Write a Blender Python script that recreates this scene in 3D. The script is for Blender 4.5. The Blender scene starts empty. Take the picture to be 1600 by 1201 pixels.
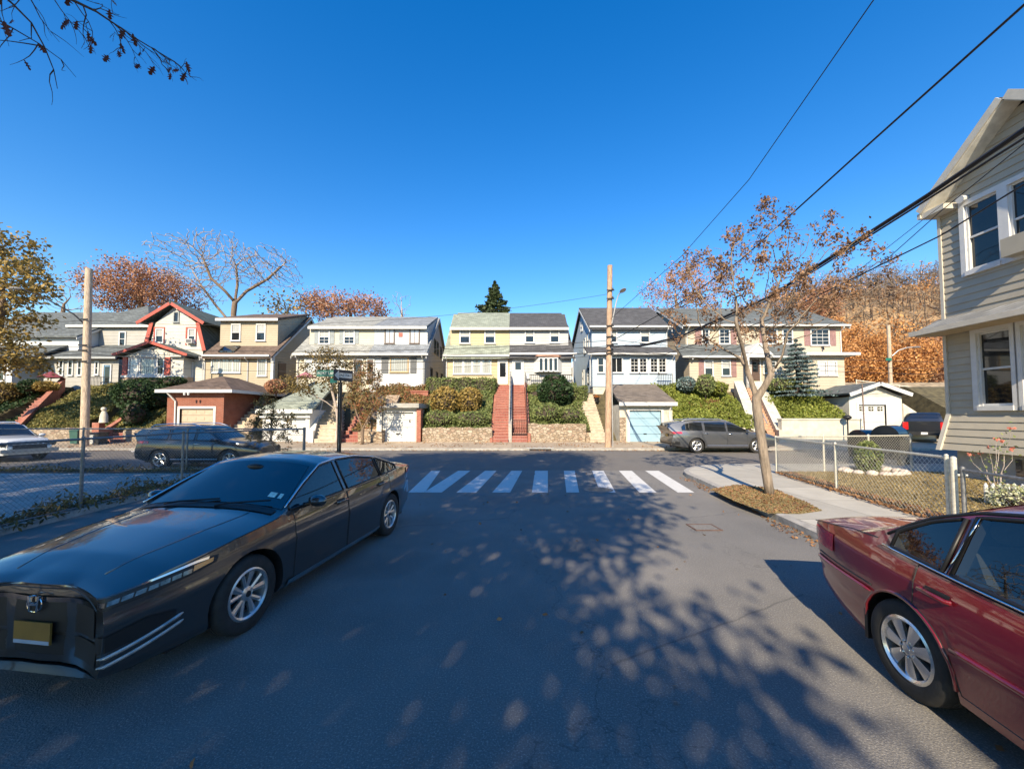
import bpy, math, random
import numpy as np
from mathutils import Vector
R = math.radians
sc = bpy.context.scene
C = sc.collection

# ------------------------------------------------------------------ camera, sky, sun, exposure
PITCH, FPX, CAMH, SHY = R(2.5), 600.0, 1.95, 21.8
cam_d = bpy.data.cameras.new('camera')
cam = bpy.data.objects.new('camera', cam_d); C.objects.link(cam)
cam.location = (0, 0, CAMH); cam.rotation_euler = (R(90) + PITCH, 0, 0)
cam_d.sensor_fit = 'HORIZONTAL'; cam_d.sensor_width = 36; cam_d.lens = FPX / 1600 * 36
cam_d.shift_y = SHY / 1600; cam_d.clip_start = 0.05; cam_d.clip_end = 1500
sc.camera = cam
SUN_EL, SUN_AZ = 32.0, 14.5          # light travels towards +Y, a little to +X
w = bpy.data.worlds.new('World'); sc.world = w; w.use_nodes = True
nt = w.node_tree; bg = nt.nodes['Background']
sky = nt.nodes.new('ShaderNodeTexSky'); sky.sky_type = 'NISHITA'; sky.sun_disc = False
sky.sun_elevation = R(SUN_EL); sky.sun_rotation = R(180 + SUN_AZ)
sky.altitude = 0; sky.air_density = 1.3; sky.dust_density = 0.0; sky.ozone_density = 3.0
hs = nt.nodes.new('ShaderNodeHueSaturation'); hs.inputs['Saturation'].default_value = 1.43; hs.inputs['Value'].default_value = 1.42
hs.inputs['Hue'].default_value = 0.510
nt.links.new(sky.outputs[0], hs.inputs['Color']); nt.links.new(hs.outputs[0], bg.inputs[0])
bg.inputs[1].default_value = 0.088
sun_d = bpy.data.lights.new('sun', 'SUN'); sun_d.energy = 5.0; sun_d.angle = R(0.5); sun_d.color = (1.0, 0.85, 0.62)
sun = bpy.data.objects.new('sun', sun_d); C.objects.link(sun); sun.location = (-10, -40, 40)
SD = Vector((math.sin(R(SUN_AZ)) * math.cos(R(SUN_EL)), math.cos(R(SUN_AZ)) * math.cos(R(SUN_EL)), -math.sin(R(SUN_EL))))
sun.rotation_euler = SD.to_track_quat('-Z', 'Y').to_euler()
sc.view_settings.view_transform = 'Standard'; sc.view_settings.look = 'None'
sc.view_settings.exposure = 0.88; sc.view_settings.gamma = 1; sc.view_settings.use_curve_mapping = False
sc.render.engine = 'CYCLES'
sc.cycles.use_denoising = True
sc.cycles.max_bounces = 6; sc.cycles.transparent_max_bounces = 8

# ------------------------------------------------------------------ measuring: photo pixel -> world point
def U(px, py, Y):
    xc = (px - 800) / FPX; yc = -(py - 600.5 - SHY) / FPX
    dy = math.cos(PITCH) - yc * math.sin(PITCH); dz = math.sin(PITCH) + yc * math.cos(PITCH)
    t = Y / dy
    return Vector((xc * t, Y, CAMH + dz * t))
def G(px, py, z=0.0):
    xc = (px - 800) / FPX; yc = -(py - 600.5 - SHY) / FPX
    dy = math.cos(PITCH) - yc * math.sin(PITCH); dz = math.sin(PITCH) + yc * math.cos(PITCH)
    t = (z - CAMH) / dz
    return Vector((xc * t, dy * t, z))
def ux(px, Y, py=560): return U(px, py, Y).x
def uz(py, Y): return U(800, py, Y).z

# ------------------------------------------------------------------ mesh builder
OFF = {}
class MB:
    def __init__(s): s.v = []; s.f = []; s.m = []
    def add(s, vs, fs, mi=0):
        o = len(s.v); s.v += [tuple(v) for v in vs]
        s.f += [tuple(i + o for i in f) for f in fs]; s.m += [mi] * len(fs); return s
    def box(s, x0, x1, y0, y1, z0, z1, mi=0):
        if x0 > x1: x0, x1 = x1, x0
        if y0 > y1: y0, y1 = y1, y0
        if z0 > z1: z0, z1 = z1, z0
        return s.add([(x0,y0,z0),(x1,y0,z0),(x1,y1,z0),(x0,y1,z0),(x0,y0,z1),(x1,y0,z1),(x1,y1,z1),(x0,y1,z1)],
              [(0,3,2,1),(4,5,6,7),(0,1,5,4),(1,2,6,5),(2,3,7,6),(3,0,4,7)], mi)
    def prism(s, poly, a0, a1, axis='x', mi=0):
        n = len(poly)
        def pt(p, a): return (a, p[0], p[1]) if axis == 'x' else (p[0], a, p[1]) if axis == 'y' else (p[0], p[1], a)
        vs = [pt(p, a0) for p in poly] + [pt(p, a1) for p in poly]
        fs = [tuple(range(n))[::-1], tuple(range(n, 2 * n))] + [(i, (i + 1) % n, (i + 1) % n + n, i + n) for i in range(n)]
        return s.add(vs, fs, mi)
    def tube(s, pts, r, n=6, mi=0, cap=True):
        pts = [Vector(p) for p in pts]; k = len(pts)
        rs = r if hasattr(r, '__len__') else [r] * k
        vs = []; prev = None
        for i in range(k):
            d = (pts[min(i + 1, k - 1)] - pts[max(i - 1, 0)])
            d = d.normalized() if d.length > 1e-9 else Vector((0, 0, 1))
            if prev is None:
                a = Vector((0, 0, 1)) if abs(d.z) < .9 else Vector((1, 0, 0))
                u = d.cross(a).normalized()
            else:
                u = (prev - d * prev.dot(d)); u = u.normalized() if u.length > 1e-6 else d.orthogonal().normalized()
            prev = u; v = d.cross(u)
            for j in range(n):
                t = 2 * math.pi * j / n
                vs.append(pts[i] + (u * math.cos(t) + v * math.sin(t)) * rs[i])
        fs = [(i*n+j, i*n+(j+1)%n, (i+1)*n+(j+1)%n, (i+1)*n+j) for i in range(k-1) for j in range(n)]
        if cap: fs += [tuple(range(n))[::-1], tuple((k-1)*n+j for j in range(n))]
        return s.add(vs, fs, mi)
    def lathe(s, prof, n=24, c=(0,0,0), axis='z', mi=0):
        vs = []
        for r, h in prof:
            for j in range(n):
                t = 2*math.pi*j/n; a, b = r*math.cos(t), r*math.sin(t)
                p = (a, b, h) if axis == 'z' else (a, h, b) if axis == 'y' else (h, a, b)
                vs.append((p[0]+c[0], p[1]+c[1], p[2]+c[2]))
        k = len(prof)
        fs = [(i*n+j, i*n+(j+1)%n, (i+1)*n+(j+1)%n, (i+1)*n+j) for i in range(k-1) for j in range(n)]
        return s.add(vs, fs, mi)
    def grid(s, P, mi=0):
        nu, nv = len(P), len(P[0])
        vs = [p for row in P for p in row]
        return s.add(vs, [(i*nv+j, (i+1)*nv+j, (i+1)*nv+j+1, i*nv+j+1) for i in range(nu-1) for j in range(nv-1)], mi)
    def ball(s, c, r, n=10, m=7, mi=0):
        r = r if hasattr(r, '__len__') else (r, r, r)
        P = [[(c[0]+r[0]*math.sin(math.pi*i/m)*math.cos(2*math.pi*j/n), c[1]+r[1]*math.sin(math.pi*i/m)*math.sin(2*math.pi*j/n), c[2]+r[2]*math.cos(math.pi*i/m)) for j in range(n+1)] for i in range(m+1)]
        return s.grid(P, mi)
    def build(s, name, mats, parent=None, smooth=False, world=True, sharp=35):
        me = bpy.data.meshes.new(name)
        if not isinstance(mats, (list, tuple)): mats = [mats]
        vs = np.array(s.v, dtype=float)
        if parent is not None: org = OFF.get(parent.name, Vector()) if world else Vector()
        elif world:
            mn, mx = vs.min(0), vs.max(0); org = Vector(((mn[0]+mx[0])/2, (mn[1]+mx[1])/2, mn[2]))
        else: org = Vector()
        vs = vs - np.array(org)
        me.from_pydata([tuple(v) for v in vs], [], s.f)
        for m in mats: me.materials.append(m)
        me.polygons.foreach_set('material_index', s.m)
        if smooth:
            me.polygons.foreach_set('use_smooth', [True] * len(s.f)); me.set_sharp_from_angle(angle=R(sharp))
        me.update()
        return link(name, me, parent, org)
def link(name, me, parent, org):
    o = bpy.data.objects.new(name, me); C.objects.link(o)
    if parent is not None: o.parent = parent; OFF[o.name] = OFF.get(parent.name, Vector())
    else: o.location = org; OFF[o.name] = Vector(org)
    return o
def tag(o, label=None, cat=None, group=None, kind=None):
    if label: o['label'] = label
    if cat: o['category'] = cat
    if group: o['group'] = group
    if kind: o['kind'] = kind
    return o
def thing(name, label, cat, loc=(0,0,0), rz=0, group=None):
    o = bpy.data.objects.new(name, None); C.objects.link(o); o.location = loc; o.rotation_euler = (0, 0, rz)
    o.empty_display_size = .2
    OFF[o.name] = Vector(loc); return tag(o, label, cat, group)
def struct(o): o['kind'] = 'structure'; return o
def np_mesh(name, V, F, mats, parent=None, fm=None, org=None):
    if not isinstance(mats, (list, tuple)): mats = [mats]
    if parent is not None: org = OFF[parent.name]
    elif org is None:
        mn, mx = V.min(0), V.max(0); org = Vector(((mn[0]+mx[0])/2, (mn[1]+mx[1])/2, mn[2]))
    V = (V - np.array(org)).astype(np.float32); k = F.shape[1]
    me = bpy.data.meshes.new(name)
    me.vertices.add(len(V)); me.vertices.foreach_set('co', V.ravel())
    me.loops.add(F.size); me.loops.foreach_set('vertex_index', F.astype(np.int32).ravel())
    me.polygons.add(len(F)); me.polygons.foreach_set('loop_start', np.arange(0, F.size, k, dtype=np.int32))
    for m in mats: me.materials.append(m)
    if fm is not None: me.polygons.foreach_set('material_index', fm.astype(np.int32))
    me.update(calc_edges=True); me.validate()
    return link(name, me, parent, org)
def leafcards(P, size, rng, aspect=.6, up=0.0):
    n = len(P); a = rng.normal(size=(n, 3)); b = rng.normal(size=(n, 3))
    if up: a[:, 2] = a[:, 2] * (1 - up) ; b[:, 2] *= (1 - up)
    a /= np.linalg.norm(a, axis=1)[:, None]
    b -= a * (a * b).sum(1)[:, None]; b /= np.linalg.norm(b, axis=1)[:, None]
    s = (size * rng.uniform(.6, 1.3, n))[:, None]
    V = np.stack([P + a*s*.5, P + b*s*.5*aspect, P - a*s*.5, P - b*s*.5*aspect], 1).reshape(-1, 3)
    return V, np.arange(4 * n).reshape(n, 4)

# ------------------------------------------------------------------ materials
def _base(name, rough=.6, metal=0., spec=.5, coat=0.):
    m = bpy.data.materials.new(name); m.use_nodes = True; n = m.node_tree; b = n.nodes['Principled BSDF']
    b.inputs['Roughness'].default_value = rough; b.inputs['Metallic'].default_value = metal
    b.inputs['Specular IOR Level'].default_value = spec; b.inputs['Coat Weight'].default_value = coat
    b.inputs['Coat Roughness'].default_value = .03; b.inputs['Coat IOR'].default_value = 1.7
    return m, n, b
def N(n, t, **k):
    x = n.nodes.new(t)
    for a, v in k.items():
        if a in x.inputs: x.inputs[a].default_value = v
        else: setattr(x, a, v)
    return x
def col4(c): return (c[0], c[1], c[2], 1)
def mixcol(n, fac, a, b, mode='MIX'):
    x = n.nodes.new('ShaderNodeMix'); x.data_type = 'RGBA'; x.blend_type = mode
    for sock, val in ((x.inputs[0], fac), (x.inputs[6], a), (x.inputs[7], b)):
        if hasattr(val, 'is_output'): n.links.new(val, sock)
        elif hasattr(val, '__len__'): sock.default_value = col4(val)
        else: sock.default_value = val
    return x.outputs[2]
def math_(n, op, a, b=None):
    x = n.nodes.new('ShaderNodeMath'); x.operation = op
    for i, v in enumerate((a, b)):
        if v is None: continue
        if hasattr(v, 'is_output'): n.links.new(v, x.inputs[i])
        else: x.inputs[i].default_value = v
    return x.outputs[0]
def ramp(n, fac, stops):
    r = n.nodes.new('ShaderNodeValToRGB'); e = r.color_ramp.elements
    while len(e) < len(stops): e.new(.5)
    for i, (p, c) in enumerate(stops): e[i].position = p; e[i].color = col4(c) if hasattr(c, '__len__') else (c, c, c, 1)
    n.links.new(fac, r.inputs[0]); return r.outputs[0]
def coords(n): return n.nodes.new('ShaderNodeTexCoord').outputs['Object']
def noise(n, vec, scale, detail=4, rough=.55):
    x = N(n, 'ShaderNodeTexNoise', Scale=scale, Detail=detail, Roughness=rough); n.links.new(vec, x.inputs['Vector']); return x.outputs[0]
def bump(n, b, h, strength=.4, dist=.02):
    x = N(n, 'ShaderNodeBump', Strength=strength, Distance=dist); n.links.new(h, x.inputs['Height']); n.links.new(x.outputs[0], b.inputs['Normal'])
def mul(c, k): return tuple(min(1, v * k) for v in c[:3])
def mat(name, c, rough=.6, metal=0., var=.18, scale=5, bmp=0., spec=.5, coat=0., bscale=None, bdist=.02):
    m, n, b = _base(name, rough, metal, spec, coat); v = coords(n)
    f = noise(n, v, scale)
    f = ramp(n, f, [(.3, 0.), (.7, 1.)])
    n.links.new(mixcol(n, f, mul(c, 1 - var), mul(c, 1 + var)), b.inputs['Base Color'])
    if bmp: bump(n, b, noise(n, v, bscale or scale * 4, 5), bmp, bdist)
    return m
def uvz(n):
    """planar wall coordinates: (x+y, z)"""
    s = n.nodes.new('ShaderNodeSeparateXYZ'); n.links.new(coords(n), s.inputs[0])
    c = n.nodes.new('ShaderNodeCombineXYZ'); n.links.new(math_(n, 'ADD', s.outputs[0], s.outputs[1]), c.inputs[0]); n.links.new(s.outputs[2], c.inputs[1])
    return c.outputs[0], s
def siding(name, c, pitch=.2, var=.07, strength=.9):
    m, n, b = _base(name, .55, spec=.3); uv, s = uvz(n)
    saw = math_(n, 'FRACT', math_(n, 'DIVIDE', s.outputs[2], pitch))
    f = noise(n, coords(n), 1.3, 5)
    f2 = noise(n, uv, 30, 2)
    cc = mixcol(n, ramp(n, f, [(.35, 0.), (.7, 1.)]), mul(c, 1 - var), mul(c, 1 + var))
    cc = mixcol(n, math_(n, 'MULTIPLY', f2, .12), cc, mul(c, .7))
    n.links.new(cc, b.inputs['Base Color'])
    bump(n, b, math_(n, 'SUBTRACT', 1., saw), strength, .03)
    return m
def shingle(name, c, var=.3):
    m, n, b = _base(name, .9, spec=.2); v = coords(n)
    s = n.nodes.new('ShaderNodeSeparateXYZ'); n.links.new(v, s.inputs[0])
    cb = n.nodes.new('ShaderNodeCombineXYZ'); n.links.new(s.outputs[0], cb.inputs[0]); n.links.new(math_(n, 'ADD', math_(n,'MULTIPLY', s.outputs[2], .8), math_(n,'MULTIPLY', s.outputs[1], .6)), cb.inputs[1])
    br = N(n, 'ShaderNodeTexBrick', Scale=1.0); n.links.new(cb.outputs[0], br.inputs['Vector'])
    br.inputs['Brick Width'].default_value = .34; br.inputs['Row Height'].default_value = .15; br.inputs['Mortar Size'].default_value = .012
    br.inputs['Color1'].default_value = col4(mul(c, 1 - var)); br.inputs['Color2'].default_value = col4(mul(c, 1 + var)); br.inputs['Mortar'].default_value = col4(mul(c, .6))
    f = noise(n, v, .9, 5)
    n.links.new(mixcol(n, ramp(n, f, [(.35, 0.), (.75, .5)]), br.outputs[0], mul(c, .62)), b.inputs['Base Color'])
    bump(n, b, br.outputs[1], .5, -.02); return m
def brick(name, c1, c2, mort, w=.22, h=.075):
    m, n, b = _base(name, .85, spec=.2); uv, s = uvz(n)
    br = N(n, 'ShaderNodeTexBrick', Scale=1.0); n.links.new(uv, br.inputs['Vector'])
    br.inputs['Brick Width'].default_value = w; br.inputs['Row Height'].default_value = h; br.inputs['Mortar Size'].default_value = .009
    br.inputs['Color1'].default_value = col4(c1); br.inputs['Color2'].default_value = col4(c2); br.inputs['Mortar'].default_value = col4(mort)
    f = noise(n, coords(n), 2.2, 5)
    n.links.new(mixcol(n, ramp(n, f, [(.4, 0.), (.8, .55)]), br.outputs[0], mul(c1, .55)), b.inputs['Base Color'])
    bump(n, b, br.outputs[1], .5, -.015); return m
def stone(name, cols, mort, scale=4.5, squash=1.7):
    m, n, b = _base(name, .9, spec=.2); uv, s = uvz(n)
    mp = N(n, 'ShaderNodeMapping'); mp.inputs['Scale'].default_value = (1, squash, 1); n.links.new(uv, mp.inputs[0])
    vo = N(n, 'ShaderNodeTexVoronoi', Scale=scale); n.links.new(mp.outputs[0], vo.inputs['Vector'])
    ve = N(n, 'ShaderNodeTexVoronoi', Scale=scale); ve.feature = 'DISTANCE_TO_EDGE'; n.links.new(mp.outputs[0], ve.inputs['Vector'])
    sp = n.nodes.new('ShaderNodeSeparateColor'); n.links.new(vo.outputs['Color'], sp.inputs[0])
    k = len(cols); cc = ramp(n, sp.outputs[0], [(i / max(1, k - 1), c) for i, c in enumerate(cols)])
    edge = ramp(n, ve.outputs['Distance'], [(.02, 0.), (.09, 1.)])
    cc = mixcol(n, math_(n, 'MULTIPLY', noise(n, coords(n), 14), .4), cc, mul(cols[0], .5))
    n.links.new(mixcol(n, edge, mort, cc), b.inputs['Base Color']); bump(n, b, edge, .8, .03); return m
def leafmat(name, cols, rough=.55, trans=.25, clump=.5, cscale=.55):
    m, n, b = _base(name, rough, spec=.25)
    g = n.nodes.new('ShaderNodeNewGeometry'); k = len(cols)
    cc = ramp(n, g.outputs['Random Per Island'], [(i / max(1, k - 1), c) for i, c in enumerate(cols)])
    if clump: cc = mixcol(n, math_(n, 'MULTIPLY', ramp(n, noise(n, coords(n), cscale, 3), [(.38, 0.), (.62, 1.)]), clump), cc, tuple(.42*c for c in cols[1]))
    n.links.new(cc, b.inputs['Base Color'])
    if trans:
        t = n.nodes.new('ShaderNodeBsdfTranslucent'); n.links.new(cc, t.inputs[0])
        mx = n.nodes.new('ShaderNodeMixShader'); mx.inputs[0].default_value = trans
        n.links.new(b.outputs[0], mx.inputs[1]); n.links.new(t.outputs[0], mx.inputs[2]); n.links.new(mx.outputs[0], n.nodes['Material Output'].inputs[0])
    return m
def bark(name, c):
    m, n, b = _base(name, .9, spec=.15); v = coords(n)
    mp = N(n, 'ShaderNodeMapping'); mp.inputs['Scale'].default_value = (14, 14, 2.2); n.links.new(v, mp.inputs[0])
    f = noise(n, mp.outputs[0], 1.5, 6, .65)
    n.links.new(mixcol(n, ramp(n, f, [(.3, 0.), (.7, 1.)]), mul(c, .55), mul(c, 1.35)), b.inputs['Base Color']); bump(n, b, f, .7, .03); return m
def paint(name, c, metal=.55, rough=.35, dirt=.0):
    m, n, b = _base(name, rough, metal, .5, 1.0); v = coords(n)
    f = noise(n, v, 900, 1); f2 = noise(n, v, 3, 5)
    cc = mixcol(n, f, mul(c, .8), mul(c, 1.25)); cc = mixcol(n, math_(n, 'MULTIPLY', ramp(n, f2, [(.4, 0.), (.75, 1.)]), dirt), cc, (.16, .14, .12))
    n.links.new(cc, b.inputs['Base Color']); return m
def asphalt(name, k=(1,1,1)):
    m, n, b = _base(name, .92, spec=.25); v = coords(n)
    fine = noise(n, v, 78, 4, .75); mid = noise(n, v, 1.1, 6, .6); big = noise(n, v, .22, 3)
    grav = N(n, 'ShaderNodeTexVoronoi', Scale=95.); n.links.new(v, grav.inputs['Vector'])
    c = mixcol(n, ramp(n, mid, [(.3, 0.), (.72, 1.)]), (.165*k[0], .155*k[1], .142*k[2]), (.22*k[0], .206*k[1], .188*k[2]))
    st = noise(n, v, .55, 2, .4); c = mixcol(n, ramp(n, st, [(.60, 0.), (.70, .5)]), c, (.09, .087, .083))
    c = mixcol(n, ramp(n, big, [(.4, 0.), (.62, .55)]), c, (.14, .137, .132))
    c = mixcol(n, ramp(n, fine, [(.53, 0.), (.68, .85)]), c, (.42, .39, .345))
    c = mixcol(n, ramp(n, fine, [(.25, .7), (.45, 0.)]), c, (.06, .058, .055))
    # cracks and tar-sealed lines
    wv = N(n, 'ShaderNodeMapping'); wv.inputs['Scale'].default_value = (.3, .22, 1); n.links.new(v, wv.inputs[0])
    wn = noise(n, v, 2.5, 4)
    mx = n.nodes.new('ShaderNodeVectorMath'); mx.operation = 'ADD'; n.links.new(wv.outputs[0], mx.inputs[0])
    sc_ = n.nodes.new('ShaderNodeVectorMath'); sc_.operation = 'SCALE'; n.links.new(wn, sc_.inputs[0]); sc_.inputs[3].default_value = .35; n.links.new(sc_.outputs[0], mx.inputs[1])
    ve = N(n, 'ShaderNodeTexVoronoi', Scale=1.); ve.feature = 'DISTANCE_TO_EDGE'; n.links.new(mx.outputs[0], ve.inputs['Vector'])
    c = mixcol(n, ramp(n, ve.outputs['Distance'], [(.001, .45), (.004, 0.)]), c, (.045, .045, .048))
    n.links.new(c, b.inputs['Base Color']); bump(n, b, grav.outputs['Distance'], .5, .006); return m
def concrete(name, c, joint=1.5, jw=.012):
    m, n, b = _base(name, .9, spec=.2); v = coords(n)
    br = N(n, 'ShaderNodeTexBrick', Scale=1.0, offset=0.); n.links.new(v, br.inputs['Vector'])
    br.inputs['Brick Width'].default_value = joint; br.inputs['Row Height'].default_value = joint; br.inputs['Mortar Size'].default_value = jw
    br.inputs['Color1'].default_value = col4(mul(c, .86)); br.inputs['Color2'].default_value = col4(mul(c, 1.1)); br.inputs['Mortar'].default_value = col4(mul(c, .4))
    f = noise(n, v, 1.7, 7, .65); f2 = noise(n, v, 60, 3)
    cc = mixcol(n, ramp(n, f, [(.35, 0.), (.75, .6)]), br.outputs[0], mul(c, .6))
    cc = mixcol(n, ramp(n, f2, [(.5, 0.), (.8, .5)]), cc, mul(c, 1.35))
    n.links.new(cc, b.inputs['Base Color']); bump(n, b, f2, .3, .008); return m
def clearglass(name, tint, ior):
    m = bpy.data.materials.new(name); m.use_nodes = True; n = m.node_tree; n.nodes.clear()
    o = n.nodes.new('ShaderNodeOutputMaterial'); t = n.nodes.new('ShaderNodeBsdfTransparent'); g = n.nodes.new('ShaderNodeBsdfGlossy'); g.inputs['Roughness'].default_value = .015
    lw_ = n.nodes.new('ShaderNodeLayerWeight'); fr_ = math_(n, 'ADD', math_(n, 'MULTIPLY', math_(n, 'POWER', lw_.outputs['Facing'], 4.), .85), .10); mx = n.nodes.new('ShaderNodeMixShader')
    n.links.new(mixcol(n, noise(n, coords(n), 1.5, 2), mul(tint, .9), tint), t.inputs[0])
    n.links.new(fr_, mx.inputs[0]); n.links.new(t.outputs[0], mx.inputs[1]); n.links.new(g.outputs[0], mx.inputs[2]); n.links.new(mx.outputs[0], o.inputs[0]); return m
def glassm(name, c=(.012, .014, .016), rough=.03, ior=1.6):
    m, n, b = _base(name, rough, 0, .5); b.inputs['IOR'].default_value = ior
    f = noise(n, coords(n), 1.2, 2); n.links.new(mixcol(n, f, mul(c, .6), mul(c, 1.5)), b.inputs['Base Color']); return m
def curtainm(name, c, pitch=.16, var=.35):
    m, n, b = _base(name, .12, 0, .5); uv, s = uvz(n)
    wv = N(n, 'ShaderNodeTexWave', Scale=1 / pitch / 3.1, Distortion=1.5); n.links.new(uv, wv.inputs['Vector'])
    n.links.new(mixcol(n, wv.outputs[1], mul(c, 1 - var), c), b.inputs['Base Color']); b.inputs['Coat Weight'].default_value = .6; return m

mt = {}
mt['white'] = mat('white_paint', (.57, .565, .55), .5, var=.05)
mt['offwhite'] = mat('weathered_white_paint', (.55, .54, .51), .55, var=.1)
mt['black'] = mat('black_plastic', (.012, .012, .013), .5, var=.2)
mt['rubber'] = mat('tyre_rubber', (.022, .021, .02), .8, var=.35, scale=12, bmp=.2)
mt['chrome'] = mat('chrome', (.72, .73, .75), .12, 1., var=.05)
mt['silver'] = mat('alloy_silver', (.60, .60, .60), .30, .85, var=.08)
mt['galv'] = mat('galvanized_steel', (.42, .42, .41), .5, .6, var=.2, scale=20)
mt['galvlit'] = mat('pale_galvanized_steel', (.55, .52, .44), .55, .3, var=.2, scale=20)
mt['iron'] = mat('black_iron', (.02, .02, .022), .5, .3)
mt['cable'] = mat('cable_black', (.012, .012, .014), .7)
mt['glass'] = glassm('window_glass'); mt['carglass'] = glassm('car_glass', (.01, .012, .014), .015, 2.1)
mt['clear'] = clearglass('tinted_car_glass', (.38, .42, .41), 1.75); mt['seat'] = mat('grey_seat_cloth', (.20, .185, .165), .9, var=.2, scale=20); mt['cabin'] = mat('cabin_trim', (.09, .085, .08), .8)
mt['curt'] = curtainm('curtain_behind_glass', (.42, .43, .40)); mt['curtw'] = curtainm('white_curtain_behind_glass', (.62, .63, .62), .12, .25)
mt['blind'] = siding('blind_behind_glass', (.36, .37, .36), .05, .05, .4)
mt['redlens'] = mat('red_lens', (.62, .014, .016), .15, coat=1., var=.2, scale=30)
mt['amber'] = mat('amber_lens', (.55, .16, .02), .15, coat=1.); mt['lens'] = mat('clear_lens', (.12, .125, .135), .08, .7, var=.5, scale=25)
mt['asphalt'] = asphalt('asphalt'); mt['asphalt2'] = asphalt('warm_asphalt', (.82, .77, .73)); mt['walk'] = concrete('sidewalk_concrete', (.46, .43, .37)); mt['walk2'] = concrete('tan_sidewalk_concrete', (.42, .34, .25), 1.8)
mt['kerb'] = mat('kerb_concrete', (.33, .31, .28), .9, var=.3, scale=6, bmp=.4); mt['lot'] = concrete('lot_concrete', (.36, .345, .32), 3.2, .01)
mt['dirt'] = mat('dirt', (.10, .07, .045), .95, var=.4, scale=7, bmp=.6)
mt['soil'] = mat('hillside_soil', (.085, .07, .035), .95, var=.4, scale=3, bmp=.6)
mt['lawn'] = mat('lawn_base', (.30, .22, .10), .95, var=.35, scale=3, bmp=.6)
mt['concw'] = mat('wall_concrete', (.52, .48, .40), .9, var=.16, scale=2.5, bmp=.25); mt['concg'] = mat('grey_concrete', (.34, .33, .31), .9, var=.2, scale=3, bmp=.3)
mt['brick'] = brick('red_brick', (.30, .085, .055), (.40, .13, .085), (.34, .25, .2)); mt['brick2'] = brick('orange_brick', (.27, .085, .055), (.22, .07, .045), (.26, .17, .13))
mt['brickstep'] = brick('brick_steps', (.27, .08, .065), (.36, .125, .095), (.32, .22, .18), .11, .2)
mt['fieldstone'] = stone('fieldstone', [(.26, .19, .13), (.42, .33, .24), (.50, .42, .33), (.33, .22, .16)], (.20, .16, .12))
mt['ledge'] = stone('ledgestone', [(.30, .20, .13), (.47, .36, .25), (.40, .31, .22), (.52, .44, .34)], (.16, .12, .09), 3.2, 3.2)
mt['stonestep'] = mat('stone_steps', (.44, .37, .28), .9, var=.3, scale=4, bmp=.4)
mt['pole'] = bark('weathered_pole_wood', (.42, .29, .20)); mt['polepale'] = bark('pale_pole_wood', (.46, .36, .27))
mt['bark'] = bark('tree_bark', (.20, .145, .105)); mt['barkp'] = bark('pale_bark', (.38, .32, .28)); mt['barkd'] = bark('dark_bark', (.075, .058, .05)); mt['barkt'] = bark('tan_bark', (.25, .20, .155))
mt['mark'], n, b = _base('road_marking_paint', .85, spec=.2); v = coords(n)
wear = math_(n, 'ADD', math_(n, 'MULTIPLY', noise(n, v, 5, 6, .7), .6), math_(n, 'MULTIPLY', noise(n, v, 60, 4, .7), .4))
n.links.new(mixcol(n, ramp(n, wear, [(.545, 0.), (.66, .8)]), (.60, .59, .56), (.16, .15, .14)), b.inputs['Base Color'])
L_ = {}
L_['brown'] = leafmat('brown_leaf', [(.14, .075, .04), (.30, .17, .095), (.42, .26, .15), (.22, .12, .07)])
L_['orange'] = leafmat('orange_leaf', [(.36,.16,.06), (.62,.29,.10), (.78,.43,.16), (.42,.20,.08)], clump=.35, cscale=.3)
L_['rust'] = leafmat('rust_leaf', [(.28,.125,.07), (.45,.22,.125), (.56,.31,.18), (.34,.16,.09)], clump=.35)
L_['olive'] = leafmat('olive_leaf', [(.05, .05, .02), (.17, .13, .045), (.36, .25, .08), (.10, .075, .03)])
L_['maple'] = leafmat('maple_leaf', [(.13, .12, .04), (.26, .22, .09), (.34, .12, .06), (.22, .15, .06)])
L_['green'] = leafmat('hedge_leaf', [(.10,.14,.05), (.19,.24,.08), (.30,.32,.12), (.13,.18,.06)], clump=.4)
L_['dkgreen'] = leafmat('dark_leaf', [(.015, .035, .015), (.035, .07, .025), (.06, .10, .04)])
L_['lime'] = leafmat('yellow_green_leaf', [(.13, .17, .03), (.24, .28, .05), (.34, .36, .08), (.16, .20, .04)])
L_['ivy'] = leafmat('yellowing_ivy_leaf', [(.10, .13, .045), (.22, .21, .07), (.36, .29, .10), (.15, .16, .055)])
L_['gold'] = leafmat('golden_leaf', [(.12,.095,.025), (.36,.25,.07), (.54,.37,.12), (.19,.16,.05)])
L_['blue'] = leafmat('blue_spruce_needle', [(.09, .14, .14), (.17, .24, .23), (.25, .32, .31)])
L_['pine'] = leafmat('conifer_needle', [(.03, .055, .025), (.07, .10, .04), (.11, .14, .06)])
L_['grass'] = leafmat('dry_grass', [(.22, .18, .075), (.36, .27, .12), (.44, .33, .16), (.25, .21, .09)])
L_['litter'] = leafmat('fallen_leaf', [(.18, .09, .045), (.33, .17, .08), (.42, .24, .12), (.24, .13, .07)])
L_['oak'] = leafmat('oak_leaf', [(.06, .02, .018), (.12, .04, .03), (.09, .035, .025)], trans=.15)
L_['wood'] = leafmat('bare_twig_haze', [(.16, .12, .09), (.26, .20, .15), (.33, .25, .18), (.22, .15, .10)])
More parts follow.
